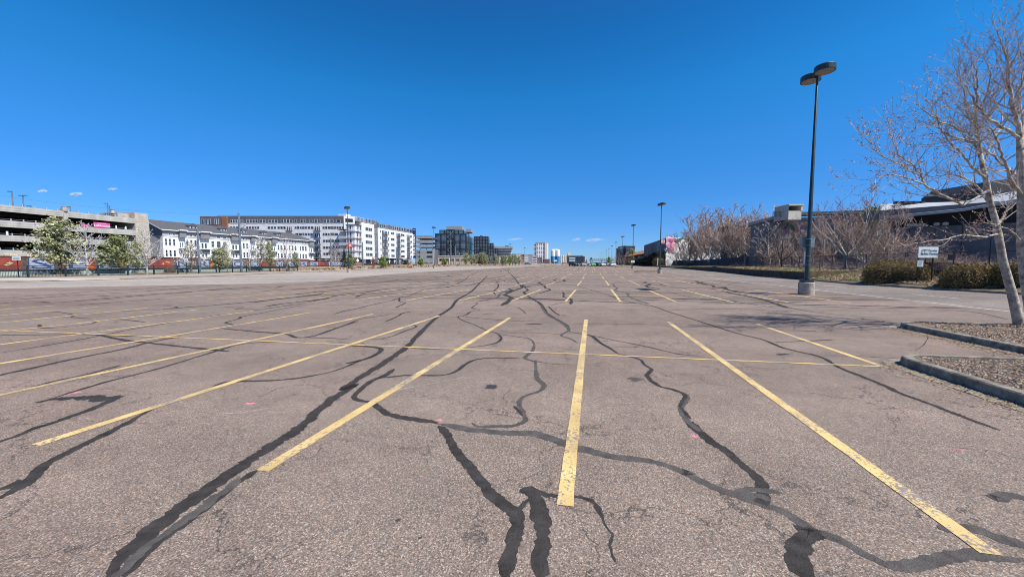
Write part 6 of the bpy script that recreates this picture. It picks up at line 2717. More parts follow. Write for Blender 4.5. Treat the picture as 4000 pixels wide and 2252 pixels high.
# signs on posts at the railings
def post_sign(u, vt, vb, v0, v1, u0, u1, label, txt=None):
    b = P(u, vb)
    t = thing('post_sign', label, 'sign', b)
    x, y, z = b
    m = MB()
    m.box(x - .035, x + .035, y, y + .07, z, zat(v0, y) - .02)
    part('post', m, 'black', t, b)
    m = MB()
    m.box(X(u0, y), X(u1, y), y - .04, y - .01, zat(v1, y), zat(v0, y))
    part('sign_plate', m, 'sign_white', t, b)
    for k in range(2):
        m = MB()
        zz = zat(v0, y) - (zat(v0, y) - zat(v1, y)) * (.35 + .3 * k)
        m.box(X(u0, y) + .12, X(u1, y) - .12, y - .048, y - .042, zz - .03, zz + .03)
        part('printed_line', m, 'sign_grey', t, b)


post_sign(73, 0, 1087, 999.5, 1016, 54, 87, 'blank looking white sign on a thin post at the far left, before the garage')
post_sign(730, 0, 1073, 1009, 1022.5, 723.5, 738, 'small white sign on a thin post before the first blossoming tree')

# hydrant
b = P(1286, 1055)
hy = thing('fire_hydrant', 'yellow fire hydrant on the tan verge before the graffiti wall', 'hydrant', b)
m = MB()
m.lathe((0, 0, 0), [(.2, 0), (.2, .06), (.13, .08), (.13, .6), (.18, .62), (.18, .66), (.14, .72), (.05, .82)], 12)
m.v = [(x * 1.3, y * 1.3, z * 1.3) for x, y, z in m.v]
m.build('body', M['hydrant'], hy)
for a_ in (0, 1.57, 3.14):
    m = MB()
    m.tube((0, 0, .6), (.32 * math.cos(a_), -.32 * math.sin(a_), .6), .09, .09, 8, caps=True)
    m.build('outlet', M['hydrant'], hy)

# ------------------------------------------------------------------ right side: bank, wall, fence
def wall_h(y):
    return 1.0 if y > 46.8 else .14


def bank(y, t):
    """height of the planted bank at distance t behind the kerb"""
    if t <= .3:
        return gz(y) - .02
    w = wall_h(y)
    T_ = [(.3, w), (3, w + .15 if w > .5 else .5), (7, 1.15), (13, 1.6), (20, 2.0), (60, 2.2), (200, 2.2)]
    n_ = .12 * noise.noise(Vector((t * .6, y * .35, 0))) if t > .8 else 0
    fade = 1 if y < 90 else max(.35, 1 - (y - 90) / 60)
    return gz(y) + lerp_table(T_, t) * fade + n_


def on_bank(u, t):
    """point at photo column u lying t metres behind the kerb"""
    k = (u - CX) / F
    lo, hi = 10, 260
    for _ in range(50):
        m_ = (lo + hi) / 2
        if k * m_ > kr(m_) + t:
            hi = m_
        else:
            lo = m_
    return Vector((k * lo, lo, bank(lo, t)))


mb = MB()
ts = [.3, .31, 1.2, 2.2, 3.2, 4.5, 6, 8, 10, 13, 16, 20, 30, 60, 200]
ys = [8 + 2.2 * i for i in range(int(240 / 2.2))]
ys = sorted(set([round(y, 2) for y in ys] + [46.79, 46.81]))
for y in ys:
    for k, t in enumerate(ts):
        mb.v.append((kr(y) + t + (.0 if k else .0), y, gz(y) - .04 if k == 0 else bank(y, t)))
w = len(ts)
for i in range(len(ys) - 1):
    for k in range(w - 1):
        mb.f.append((i * w + k, i * w + k + 1, (i + 1) * w + k + 1, (i + 1) * w + k))
        mb.m.append(0)
M['bank'] = mk('bank_soil', (.14, .10, .062), .95, .35, .9, .8, 9, col2=(.055, .045, .025))
mb.build('bank', M['bank'], kind='structure')

# dark timber retaining wall in boards
y = 46.85
rw = thing('retaining_wall', 'low dark timber retaining wall in its own shade under the planted bank', 'wall', (kr(70), 70, gz(70)))
r_ = (kr(70), 70, gz(70))
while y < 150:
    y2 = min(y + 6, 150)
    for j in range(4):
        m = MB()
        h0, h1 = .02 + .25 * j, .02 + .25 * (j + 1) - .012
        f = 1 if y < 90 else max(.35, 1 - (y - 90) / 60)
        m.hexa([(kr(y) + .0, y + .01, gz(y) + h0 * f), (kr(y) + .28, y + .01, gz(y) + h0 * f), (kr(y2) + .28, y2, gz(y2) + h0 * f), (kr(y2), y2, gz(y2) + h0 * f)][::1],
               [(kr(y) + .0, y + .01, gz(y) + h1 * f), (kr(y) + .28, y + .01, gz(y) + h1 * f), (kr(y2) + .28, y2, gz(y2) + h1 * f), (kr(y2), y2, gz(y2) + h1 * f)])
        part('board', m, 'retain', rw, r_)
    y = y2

# ivy and fallen leaves on the bank: one mass each
rg = random.Random(31)
mi = MB()
ml = MB()
for _ in range(30000):
    y = 26 + 110 * rg.random() ** 1.6
    t = .35 + rg.random() ** 1.3 * 9
    if y < 40 and t < 1.0:
        continue
    x = kr(y) + t
    z = bank(y, t) + rg.random() * .10
    s = rg.uniform(.05, .11) * (1 + y / 120)
    a = Vector((rg.gauss(0, 1), rg.gauss(0, 1), rg.gauss(0, .5))).normalized()
    b_ = a.orthogonal().normalized()
    c = Vector((x, y, z + s * .4))
    iv = noise.noise(Vector((t * .45, y * .16, 5))) > -.02 and t < 4.5 and y > 38
    (mi if iv else ml).face([c - a * s, c - b_ * s * .6, c + a * s, c + b_ * s * .6])
mi.build('ground_ivy', M['ivy'], kind='stuff')
ml.build('fallen_leaves', M['bankleaf'], kind='stuff')
# rubble rocks and dead twigs higher on the slope
mr = MB()
for _ in range(2600):
    y = rg.uniform(36, 90)
    t = rg.uniform(8.5, 22)
    x = kr(y) + t
    z = bank(y, t)
    r = rg.uniform(.08, .32)
    s = len(mr.v)
    a = rg.random() * 6.28
    for (px, py, pz) in ((1.2, 0, 0), (.1, .8, .1), (-1, .2, 0), (-.1, -.9, .1), (.1, .1, .75)):
        mr.v.append((x + r * (px * math.cos(a) - py * math.sin(a)), y + r * (px * math.sin(a) + py * math.cos(a)), z + pz * r))
    for i in range(4):
        mr.f.append((s + i, s + (i + 1) % 4, s + 4))
        mr.m.append(0)
mr.build('rubble_rocks', M['rock'], kind='stuff')
mt = MB()
for _ in range(5200):
    y = rg.uniform(30, 95)
    t = rg.uniform(6.5, 20)
    x = kr(y) + t
    z = bank(y, t)
    L_ = rg.uniform(.4, 1.5)
    d = Vector((rg.gauss(0, .7), rg.gauss(0, .7), rg.uniform(.1, 1.2))).normalized()
    p = Vector((x, y, z))
    q = p + d * L_ * .5
    mt.tube(p, q, .012, .010, 3)
    d = (d + Vector((rg.gauss(0, .4), rg.gauss(0, .4), -.1))).normalized()
    mt.tube(q, q + d * L_ * .5, .010, .005, 3)
mt.build('brushwood', M['twig'], kind='stuff')

# chain link fence
M['wire'], nt, b_ = newmat('chain_link_wire')
b_.inputs['Base Color'].default_value = (.05, .05, .05, 1)
b_.inputs['Metallic'].default_value = .3
tc = N(nt, 'ShaderNodeTexCoord')
sp_ = N(nt, 'ShaderNodeSeparateXYZ')
nt.links.new(tc.outputs['Object'], sp_.inputs[0])


def mth(op, a, b=None):
    n_ = N(nt, 'ShaderNodeMath', operation=op)
    for i, v_ in enumerate((a, b)):
        if v_ is None:
            continue
        if isinstance(v_, (int, float)):
            n_.inputs[i].default_value = v_
        else:
            nt.links.new(v_, n_.inputs[i])
    return n_.outputs[0]


s1 = mth('ADD', sp_.outputs['Y'], sp_.outputs['Z'])
s2 = mth('SUBTRACT', sp_.outputs['Y'], sp_.outputs['Z'])
g1 = mth('LESS_THAN', mth('PINGPONG', mth('MULTIPLY', s1, 13), .5), .05)
g2_ = mth('LESS_THAN', mth('PINGPONG', mth('MULTIPLY', s2, 13), .5), .05)
al = mth('MAXIMUM', g1, g2_)
nt.links.new(al, b_.inputs['Alpha'])


def chain_fence(pts, h, label, cat='fence', every=3.0, solid=None):
    r0 = pts[0]
    t = thing('chain_link_fence', label, cat, r0)
    seg = []
    for a, b in zip(pts, pts[1:]):
        L_ = (b - a).length
        k = max(1, round(L_ / every))
        for i in range(k):
            seg.append(a.lerp(b, i / k))
    seg.append(pts[-1])
    for p in seg:
        m = MB()
        m.tube((p.x, p.y, p.z - .2), (p.x, p.y, p.z + h), .035, .035, 6, caps=True)
        part('post', m, 'black', t, r0)
    for a, b in zip(seg, seg[1:]):
        m = MB()
        m.tube((a.x, a.y, a.z + h - .03), (b.x, b.y, b.z + h - .03), .028, .028, 5)
        part('top_rail', m, 'black', t, r0)
        m = MB()
        if solid:
            d = (b - a).normalized()
            nn = Vector((-d.y, d.x, 0)) * .015
            m.hexa([a + nn, b + nn, b - nn, a - nn], [v_ + Vector((0, 0, h - .08)) for v_ in (a + nn, b + nn, b - nn, a - nn)])
            part('screen_panel', m, solid, t, r0)
        else:
            m.face([a, b, b + Vector((0, 0, h - .03)), a + Vector((0, 0, h - .03))])
            part('wire_mesh', m, 'wire', t, r0)
    return t


cf = [on_bank(u, 7.0) for u in (2950, 3000, 3060, 3120, 3200, 3300, 3380, 3460, 3530, 3600)]
chain_fence(cf, 2.0, 'black chain link fence running along the planted bank among the bare trees')
cf2 = [on_bank(u, 3.4) for u in (3612, 3720, 3860, 4000)]
chain_fence(cf2, 2.35, 'black chain link fence and gate between the big round bushes', every=2.6)
sf = [on_bank(u, 9.0) for u in (2602, 2660, 2740, 2830, 2940)]
M['screen_fence'] = mk('dark_screen', (.06, .065, .075), .85, .2, 1)
chain_fence(sf, 2.3, 'dark screened fence between the flower mural warehouse and the bank', solid='screen_fence')
g_ = on_bank(3707, 3.2)
m = MB()
m.box(g_.x - .28, g_.x + .28, g_.y - .1, g_.y - .05, g_.z + 1.7, g_.z + 2.15)
tag(m.build('gate_plate', M['black']), 'small black square plate hung on the gate fence between the bushes', 'plate')

# white direction sign
b = on_bank(3612, 2.2)
sx0, sx1 = X(3579, b.y), X(3655, b.y)
zt0, zt1 = zat(1006, b.y, 3600), zat(964, b.y, 3600)
sg = thing('parking_sign', 'white rectangular parking sign on two black posts between the big bushes', 'sign', b)
m = MB()
m.box(sx0, sx1, b.y - .06, b.y - .02, zt0, zt1)
part('sign_board', m, 'sign_white', sg, b)
for u in (3584, 3640):
    m = MB()
    m.box(X(u, b.y) - .04, X(u, b.y) + .04, b.y - .015, b.y + .05, b.z - .3, zt0 + (.0 if u > 3600 else 0) + .6)
    part('post', m, 'black', sg, b)
zc = (zt0 + zt1) / 2
hh_ = zt1 - zt0
for txt, dz in (('"D" Permit', .17), ('Public Parking', -.13)):
    put_text('lettering', txt, .27, ((sx0 + sx1) / 2 + .12, b.y - .075, zc + dz * hh_), 0, M['sign_grey'], sg, b, -.003)
    m = MB()
    xx, zz = sx0 + .28, zc + dz * hh_
    m.box(xx - .07, xx + .07, b.y - .07, b.y - .061, zz - .03, zz + .04)
    m.hexa([(xx - .02, b.y - .07, zz - .12), (xx + .02, b.y - .07, zz - .12), (xx + .02, b.y - .061, zz - .12), (xx - .02, b.y - .061, zz - .12)],
           [(xx - .09, b.y - .07, zz - .03), (xx + .09, b.y - .07, zz - .03), (xx + .09, b.y - .061, zz - .03), (xx - .09, b.y - .061, zz - .03)])
    part('arrow', m, 'sign_grey', sg, b)
m = MB()
m.box(X(3576, b.y), X(3598, b.y), b.y - .10, b.y - .07, zat(1041, b.y), zat(1016, b.y))
ns = tag(m.build('notice', M['sign_white']), 'small pale blue paper notice fixed below the white parking sign', 'notice')
m = MB()
m.box(X(3579, b.y), X(3595, b.y), b.y - .108, b.y - .102, zat(1022, b.y), zat(1018.5, b.y))
m.build('printed_heading', M['silo_blue'], ns)
for k in range(4):
    m = MB()
    m.box(X(3579, b.y), X(3594 - k, b.y), b.y - .108, b.y - .102, zat(1026.5 + 3.4 * k, b.y), zat(1025.3 + 3.4 * k, b.y))
    m.build('printed_line', M['sign_grey'], ns)

# big rounded bushes
def bigbush(u, t, hw, vt, label, seed, depth=1.4, n=9000, mat='hedge', s=.06):
    b = on_bank(u, t)
    rx = hw / F * b.y
    h = zat(vt, b.y, u) - b.z + .1
    b.z -= .15
    return shrub(b, rx, depth, h, mat, label, n, s, name='rounded_bush', seed=seed)


GB_ = 'rounded brown bushes along the right kerb'
bigbush(3478, 2.0, 92, 1014, 'large olive brown rounded bush just right of the nearest light pole', 61, 1.7, 14000)
bigbush(3560, 2.6, 60, 1024, 'brown bush behind the white parking sign, joined to the large one on its left', 62, 1.3, 8000)
bigbush(3800, 1.9, 100, 1026, 'wide olive brown bush right of the gate, left of the near tree trunk', 63, 1.5, 14000)
bigbush(3955, 2.6, 60, 1018, 'brown bush seen between and behind the two near tree trunks', 64, 1.3, 8000)
bigbush(2573, 2.0, 27, 1003, 'brown clipped bush in front of the warehouse mural, behind the D-3 light pole', 65, 1.6, 2600, s=.12)
bigbush(2460, 2.5, 14, 1019, 'small brown bush left of the dark ivy hedge', 66, 1.6, 600, s=.2)
bigbush(3640, 5.5, 110, 985, 'tall loose leafless thicket behind the parking sign', 67, 1.8, 5000, mat='bud', s=.05)

# long dark hedge
hd = thing('ivy_hedge', 'long tall near-black hedge in shade left of the warehouse mural', 'hedge', on_bank(2510, 3))
r_ = hd.location.copy()
m = MB()
mf_ = MB()
pts = [on_bank(u, 1.2) for u in (2474, 2490, 2505, 2520, 2535, 2550, 2566)]
tops = [1014, 1011, 1006, 1000, 993, 989, 985]
for i in range(len(pts) - 1):
    a, b = pts[i], pts[i + 1]
    za, zb_ = zat(tops[i], a.y), zat(tops[i + 1], b.y)
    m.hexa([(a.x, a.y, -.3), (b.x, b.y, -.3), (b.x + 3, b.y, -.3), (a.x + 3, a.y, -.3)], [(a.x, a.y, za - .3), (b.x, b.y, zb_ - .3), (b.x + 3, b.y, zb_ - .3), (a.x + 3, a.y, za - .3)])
    for _ in range(500):
        f = rg.random()
        g = rg.random()
        x, y = a.x + (b.x - a.x) * f, a.y + (b.y - a.y) * f
        zz = -.2 + ((za + (zb_ - za) * f) + .2) * g
        clump(mf_, Vector((x - .15, y, zz)), 1, .2, .3, rg)
        clump(mf_, Vector((x + rg.random() * 3, y, za + (zb_ - za) * f - .2)), 1, .2, .3, rg)
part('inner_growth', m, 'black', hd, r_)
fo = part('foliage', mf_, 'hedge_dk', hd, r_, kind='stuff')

# warehouse with the flower mural
A_ = (X(2598, 160), 160)
B_ = (X(2514, 229), 229)
C_ = (X(2765, 168), 168)
wz = zat(929, 160)
wh = thing('mural_warehouse', 'box warehouse with a pink magnolia mural in front and dark stripes on its shaded side', 'warehouse', (A_[0] + 15, 175, 0))
r_ = (A_[0] + 15, 175, 0)
fs = Fac(B_, A_)
ff = Fac(A_, C_)
m = MB()
D_ = Vector(C_) + (Vector(B_) - Vector(A_))
m.hexa([(A_[0], A_[1], -.5), (C_[0], C_[1], -.5), (D_.x, D_.y, -.5), (B_[0], B_[1], -.5)], [(A_[0], A_[1], wz), (C_[0], C_[1], wz), (D_.x, D_.y, wz), (B_[0], B_[1], wz)])
part('wall', m, 'white_rough', wh, r_)
m = MB()
ff.box(m, -.1, ff.L, wz + .01, wz + .35, -.3, .12)
part('parapet', m, 'trim', wh, r_)
m = MB()
fs.box(m, 0, fs.L, .0, wz + .02, .01, .1)
part('dark_mural', m, 'charcoal', wh, r_)
for i in range(16):
    a0 = fs.L - 12 - rng.uniform(0, 1)
    m = MB()
    fs.box(m, fs.L - 24 + (i % 2), fs.L - 11, wz - 1.2 - i * .55, wz - .95 - i * .55, .101, .13)
    part('painted_stripe', m, 'far_grey', wh, r_)
for i in range(14):
    a0 = 2 + i * 2.9
    m = MB()
    z0_ = rng.uniform(2, 5)
    fs.box(m, a0, a0 + rng.uniform(.5, 1.3), z0_, z0_ + rng.uniform(3, 6), .101, .13)
    part('painted_shape', m, ['far_red', 'mural_navy', 'far_grey', 'bluegrey', 'tanbrick'][i % 5], wh, r_)
# magnolia: overlapping petals as thin painted shapes
M['petal1'] = mk('petal_pink', (.52, .22, .36), .85, .25, .5)
M['petal2'] = mk('petal_light', (.74, .50, .62), .85, .2, .5)
M['petal3'] = mk('petal_deep', (.42, .08, .20), .85, .2, .5)
M['mleaf'] = mk('mural_leaf', (.06, .13, .07), .85, .2, .5)
M['mgold'] = mk('mural_gold', (.62, .40, .12), .85, .2, .5)


def petal(fac, ca, cz, ang, L_, w, mat, o_):
    m = MB()
    pts = []
    for i in range(9):
        t = i / 8
        ww = w * math.sin(math.pi * min(1, t * .92 + .04)) ** .8
        pts.append((t * L_, ww))
    poly = [(x, y) for x, y in pts] + [(x, -y) for x, y in pts[::-1]]
    q = []
    for x, y in poly:
        q.append(fac.pt(ca + x * math.cos(ang) - y * math.sin(ang), o_, cz + x * math.sin(ang) + y * math.cos(ang)))
    q2 = [v_ - Vector((fac.n.x, fac.n.y, 0)) * .02 for v_ in q]
    m.hexa(q2, q)
    part('painted_petal', m, mat, wh, r_)


o_ = .03
ca, cz = ff.a(2617), zat(950, 160)
for ang, L_, w_, mt_ in ((2.0, 3.6, 1.1, 'petal2'), (1.2, 3.4, 1.1, 'petal2'), (2.6, 3.0, 1.0, 'petal1'), (.6, 3.2, 1.0, 'petal1'), (1.6, 3.4, 1.0, 'petal1'), (3.3, 2.3, .7, 'petal2'), (0.0, 2.4, .7, 'petal2'), (1.9, 1.8, .6, 'petal3'), (1.1, 1.8, .5, 'petal3')):
    petal(ff, ca, cz, ang, L_, w_, mt_, o_)
    o_ += .022
ca, cz = ff.a(2622), zat(962, 160)
for ang, L_, w_, mt_ in ((3.0, 3.4, 1.0, 'petal1'), (.2, 3.2, 1.0, 'petal1'), (4.2, 3.0, 1.0, 'petal3'), (5.2, 3.0, 1.0, 'petal2'), (4.7, 2.4, .8, 'petal1'), (1.2, 1.6, .5, 'mgold'), (2.4, 1.4, .4, 'mgold')):
    petal(ff, ca, cz, ang, L_, w_, mt_, o_)
    o_ += .022
for u, v, ang, L_ in ((2640, 938, .3, 3.2), (2648, 944, 2.8, 2.4), (2690, 950, .8, 2.2), (2604, 972, 4.0, 2.0)):
    petal(ff, ff.a(u), zat(v, 161), ang, L_, .6, 'mleaf', o_)
    o_ += .022
for k in range(16):
    petal(ff, ff.a(rng.uniform(2650, 2745)), zat(rng.uniform(940, 1000), 163), rng.random() * 6.28, rng.uniform(1.6, 3), .6, rng.choice(['petal2', 'far_grey', 'petal2', 'cream']), o_)
    o_ += .022

# other buildings left of the warehouse
far_block('dark_roof_building', 'dark blue grey building rising behind the green tree right of the light poles', 'building', 2444, 2478, 962, 1035, 260, 'charcoal', 3, 3, 20)
far_block('dark_roof_building', 'small dark building top left of the larger dark blue one', 'building', 2421, 2431, 971, 1035, 262, 'charcoal', 3, 1, 10)
rb0 = thing('red_roof_building', 'low red brick building with a sloping brown roof behind the dark hedge', 'building', (X(2480, 240), 240, 0))
r_ = (X(2480, 240), 240, 0)
m = MB()
m.hexa([(X(2452, 240), 240, 0), (X(2520, 240), 240, 0), (X(2520, 240), 255, 0), (X(2452, 240), 255, 0)], [(X(2452, 240), 240, zat(1000, 240)), (X(2520, 240), 240, zat(988, 240)), (X(2520, 240), 255, zat(988, 240)), (X(2452, 240), 255, zat(1000, 240))])
part('wall', m, 'brick', rb0, r_)
m = MB()
m.hexa([(X(2450, 239), 239, zat(1001, 239)), (X(2522, 239), 239, zat(989, 239)), (X(2522, 250), 250, zat(976, 250)), (X(2462, 250), 250, zat(990, 250))], [(X(2450, 239), 239, zat(1000, 239)), (X(2522, 239), 239, zat(988, 239)), (X(2522, 250), 250, zat(975, 250)), (X(2462, 250), 250, zat(989, 250))])
part('roof', m, 'brown_panel', rb0, r_)
m = MB()
m.lathe((X(2499, 215), 215, 0), [(1.3, zat(1016, 215)), (1.3, zat(1003, 215)), (1.0, zat(1000, 215)), (.4, zat(999, 215))], 14)
tag(m.build('white_tank', M['penthouse']), 'pale rounded tank seen above the left end of the dark hedge', 'tank')

# arena building behind the bank
R9 = (65, 58, 0)
ar = thing('arena_building', 'large dark grey-blue building with a white sloping roof behind the bare trees on the right', 'building', R9)
AW = Fac((on_bank(3440, 24).x + 1, on_bank(3440, 24).y), (X(4300, 40) + 0, 44))
AW = Fac(((3445 - 2000) / F * 60, 60), ((4250 - 2000) / F * 47, 47))
m = MB()
za = AW.z(3450, 892)
AW.box(m, 0, AW.L, 0, za, -8, 0)
part('lower_wall', m, 'wall_navy', ar, R9)
for k in range(7):
    m = MB()
    a0 = k * AW.L / 7
    AW.box(m, a0 + .02, a0 + .08, 1.5, za - .1, .002, .03)
    part('panel_joint', m, 'steel_dk', ar, R9)
m = MB()
AW.box(m, 0, AW.L, za + .01, za + 2.6, -8.4, -2.2)
part('dark_band', m, 'steel_dk', ar, R9)
for u, v in ((3542, 893), (3560, 894), (3581, 894.5), (3593, 893), (3646, 889), (3680, 883), (3557, 884)):
    a0 = AW.a(u)
    c = AW.pt(a0, -1.2, za + .05)
    m = MB()
    m.lathe((c.x, c.y, c.z), [(.1, 0), (.3, .1), (.38, .3), (.3, .5), (.1, .58)], 10)
    part('globe_lamp', m, 'trim', ar, R9)
# white roof: sloping slab, rising towards the right
p0 = [(3440, 58, 846), (3760, 52, 815), (4000, 48, 772), (4250, 46, 735)]
p1 = [(3440, 64, 797), (3760, 60, 787), (4000, 56, 738), (4250, 54, 690)]
for i in range(3):
    m = MB()
    q = [at(*(p0[i][0], p0[i][2], p0[i][1])), at(p0[i + 1][0], p0[i + 1][2], p0[i + 1][1]), at(p1[i + 1][0], p1[i + 1][2], p1[i + 1][1]), at(p1[i][0], p1[i][2], p1[i][1])]
    m.hexa([v_ - Vector((0, 0, .35)) for v_ in q], q)
    part('roof_slab', m, 'roof_white', ar, R9)
    m = MB()
    a_, b_2 = q[0], q[1]
    bb_ = [Vector((a_.x, a_.y + .6, za + 2.6)), Vector((b_2.x, b_2.y + .6, za + 2.6)), Vector((b_2.x, b_2.y + 3, za + 2.6)), Vector((a_.x, a_.y + 3, za + 2.6))]
    tt_ = [Vector((a_.x, a_.y + .6, a_.z - .36)), Vector((b_2.x, b_2.y + .6, b_2.z - .36)), Vector((b_2.x, b_2.y + 3, b_2.z - .36)), Vector((a_.x, a_.y + 3, a_.z - .36))]
    m.hexa(bb_, tt_)
    part('upper_wall', m, 'wall_navy', ar, R9)
for u in (3505, 3532, 3550, 3572, 3600):
    c = at(u, 794, 62)
    m = MB()
    m.box(c.x - .35, c.x + .35, c.y - .3, c.y + .3, c.z - .1, c.z + .32)
    part('roof_vent', m, 'steel_dk', ar, R9)
# dark plant room at the right
m = MB()
q = [at(3790, 745, 68), at(3840, 712, 67), at(4000, 690, 66), at(4250, 660, 64)]
for i in range(3):
    a_, b_2 = q[i], q[i + 1]
    m = MB()
    m.hexa([(a_.x, a_.y, za + 3), (b_2.x, b_2.y, za + 3), (b_2.x, b_2.y + 8, za + 3), (a_.x, a_.y + 8, za + 3)], [(a_.x, a_.y, a_.z), (b_2.x, b_2.y, b_2.z), (b_2.x, b_2.y + 8, b_2.z), (a_.x, a_.y + 8, a_.z)])
    part('plant_room', m, 'conc_dk', ar, R9)
for k in range(5):
    c = at(3770 + 9 * k, 752, 62)
    m = MB()
    m.tube((c.x, c.y, c.z - 1.2), (c.x, c.y, c.z + 1.0), .04, .04, 4)
    part('railing_post', m, 'black', ar, R9)

# left half of the arena: grey wall with white roof edge, small white tower
R10 = (52, 78, 0)
M['hall_grey'] = mk('hall_grey_render', (.22, .215, .21), .9, .15, .4)
al_ = thing('hall_building', 'grey hall with thin white roof edge and small boxed tower seen through bare trees', 'building', R10)
HL = Fac(((2925 - 2000) / F * 84, 84), ((3470 - 2000) / F * 72, 72))
zh = HL.z(2960, 872)
m = MB()
HL.box(m, 0, HL.L, 0, zh, -3.5, 0)
part('wall', m, 'hall_grey', al_, R10)
m = MB()
q = [HL.pt(-.5, .3, zh - .4), HL.pt(HL.L * .3, .3, zh + 1.4), HL.pt(HL.L * .3, -3.4, zh + 1.4), HL.pt(-.5, -3.4, zh - .4)]
m.hexa(q, [v_ + Vector((0, 0, .6)) for v_ in q])
q = [HL.pt(HL.L * .3, .3, zh + 1.4), HL.pt(HL.L, .3, zh + .8), HL.pt(HL.L, -3.4, zh + .8), HL.pt(HL.L * .3, -3.4, zh + 1.4)]
m2 = MB()
m2.hexa(q, [v_ + Vector((0, 0, .6)) for v_ in q])
part('roof_edge', m, 'roof_white', al_, R10)
part('roof_edge', m2, 'roof_white', al_, R10)
m = MB()
q = [HL.pt(0, -.2, zh), HL.pt(HL.L * .3, -.2, zh), HL.pt(HL.L * .3, -3, zh), HL.pt(0, -3, zh)]
m.hexa(q, [HL.pt(0, -.2, zh + .01), HL.pt(HL.L * .3, -.2, zh + 1.39), HL.pt(HL.L * .3, -3, zh + 1.39), HL.pt(0, -3, zh + .01)])
HL.box(m, HL.L * .3 + .01, HL.L, zh + .005, zh + .79, -3, -.2)
part('gable_wall', m, 'hall_grey', al_, R10)
# boxed tower
TY = 76
m = MB()
m.hexa([(X(3068, TY), TY, zh), (X(3068, TY), TY + 4, zh), (X(3047, TY + 4), TY + 4, zh), (X(3047, TY + 4) - .1, TY + 3.8, zh)][::-1], [(X(3068, TY), TY, zat(799, TY)), (X(3068, TY), TY + 4, zat(799, TY)), (X(3047, TY + 4), TY + 4, zat(801, TY)), (X(3047, TY + 4) - .1, TY + 3.8, zat(801, TY))][::-1])
part('tower_side', m, 'conc', al_, R10)
m = MB()
m.box(X(3068, TY) + .02, X(3125, TY), TY + .2, TY + 4.2, zat(826, TY), zat(823, TY))
m.box(X(3068, TY) + .02, X(3125, TY), TY, TY + 4.2, zat(802, TY), zat(797, TY))
m.box(X(3117, TY), X(3125, TY), TY + .1, TY + 4.2, zat(822.9, TY), zat(802.1, TY))
m.box(X(3068, TY) + .02, X(3118, TY), TY, TY + 4.2, zh, zat(826.1, TY))
m.box(X(3068, TY) + .02, X(3116.9, TY), TY + 3.6, TY + 4.1, zat(822.9, TY), zat(802.1, TY))
part('tower_box', m, 'cream', al_, R10)
for k in range(8):
    m = MB()
    xx = X(3008 + 5 * k, TY)
    m.tube((xx, TY, zat(848, TY)), (xx, TY, zat(826 + 0 * k, TY)), .035, .035, 4)
    part('railing_post', m, 'black', al_, R10)
for v in (827, 834, 841):
    m = MB()
    m.tube((X(3008, TY), TY, zat(v, TY)), (X(3046, TY), TY, zat(v - 2, TY)), .035, .035, 4)
    part('railing_bar', m, 'black', al_, R10)
# flower paintings on the hall wall
for k in range(22):
    r__ = r_
    m = MB()
    u, v = rng.uniform(3045, 3150), rng.uniform(880, 925)
    a0 = HL.a(u)
    z_ = HL.z(u, v)
    L_ = rng.uniform(.6, 1.5)
    ang = rng.random() * 6.28
    poly = [(0, 0), (.3, .16), (.7, .2), (1, 0), (.7, -.2), (.3, -.16)]
    qq = [HL.pt(a0 + L_ * (x * math.cos(ang) - y * math.sin(ang)), .03 + .012 * k, z_ + L_ * (x * math.sin(ang) + y * math.cos(ang))) for x, y in poly]
    m.hexa([v_ - Vector((HL.n.x, HL.n.y, 0)) * .01 for v_ in qq], qq)
    part('painted_petal', m, rng.choice(['petal1', 'mleaf', 'trim', 'mleaf', 'petal2']), al_, R10)
m = MB()
HL.box(m, HL.a(3042), HL.a(3078), HL.z(3060, 932), HL.z(3060, 925), .01, .5)
part('white_canopy', m, 'trim', al_, R10)
# light hall between warehouse and hall
m = MB()
m.box(X(2835, 112), X(2960, 112), 112, 115, 0, zat(880, 112))
hb = part('low_hall', m, 'steel_dk', None, (0, 0, 0))
tag(hb, 'plain near-black low hall mostly hidden behind the thicket of big bare trees', 'building')

# ------------------------------------------------------------------ trees on the right bank
def btree(key, u, t, vt, hw, label, name='bare_tree', group='bare trees on the right bank', **kw):
    b = on_bank(u, t)
    h = zat(vt, b.y, u) - b.z
    return place_tree(key, b, h, label, group, width=hw / F * b.y, name=name, **kw)


btree('brown_bare', 3301, 9, 692, 150, 'spreading bare tree just right of the nearest light pole')
btree('brown_bare2', 3345, 10, 760, 130, 'second bare tree behind the fence, between the near pole and the big bush')
btree('shrubby', 3459, 12, 850, 120, 'many-stemmed pale bare tree before the dark arena wall', name='multi_stem_tree')
btree('dark_bare', 3050, 6, 880, 60, 'small dark bare tree by the chain link fence left of the near pole')
btree('brown_bare', 3085, 14, 850, 90, 'bare tree in front of the small boxed tower')
btree('brown_bare2', 2977, 12, 790, 100, 'tall bare tree in front of the thin white roof edge')
btree('grey_bare', 3010, 18, 800, 80, 'grey bare tree between the tall bare tree and the boxed tower')
btree('brown_big', 2876, 14, 776, 135, 'very tall dense brown bare tree, highest of the thicket')
btree('brown_big', 2800, 17, 800, 130, 'very tall dense brown bare tree, left part of the thicket')
btree('brown_bare', 2769, 9, 880, 70, 'medium bare tree in front of the thicket before the mural')
btree('brown_bare2', 2850, 10, 870, 80, 'medium bare tree under the tallest one of the thicket')
btree('brown_bare', 2930, 10, 860, 70, 'medium bare tree at the right foot of the thicket')
btree('dark_bare', 2691, 8, 905, 48, 'dark bare tree in front of the right half of the flower mural')
btree('grey_bare', 2639, 8, 955, 42, 'low bare tree in front of the pink flower mural')
btree('grey_bare', 2600, 8, 975, 30, 'small bare tree at the corner of the mural warehouse')
btree('brown_bare', 2560, 9, 950, 26, 'bare tree before the striped side of the warehouse')
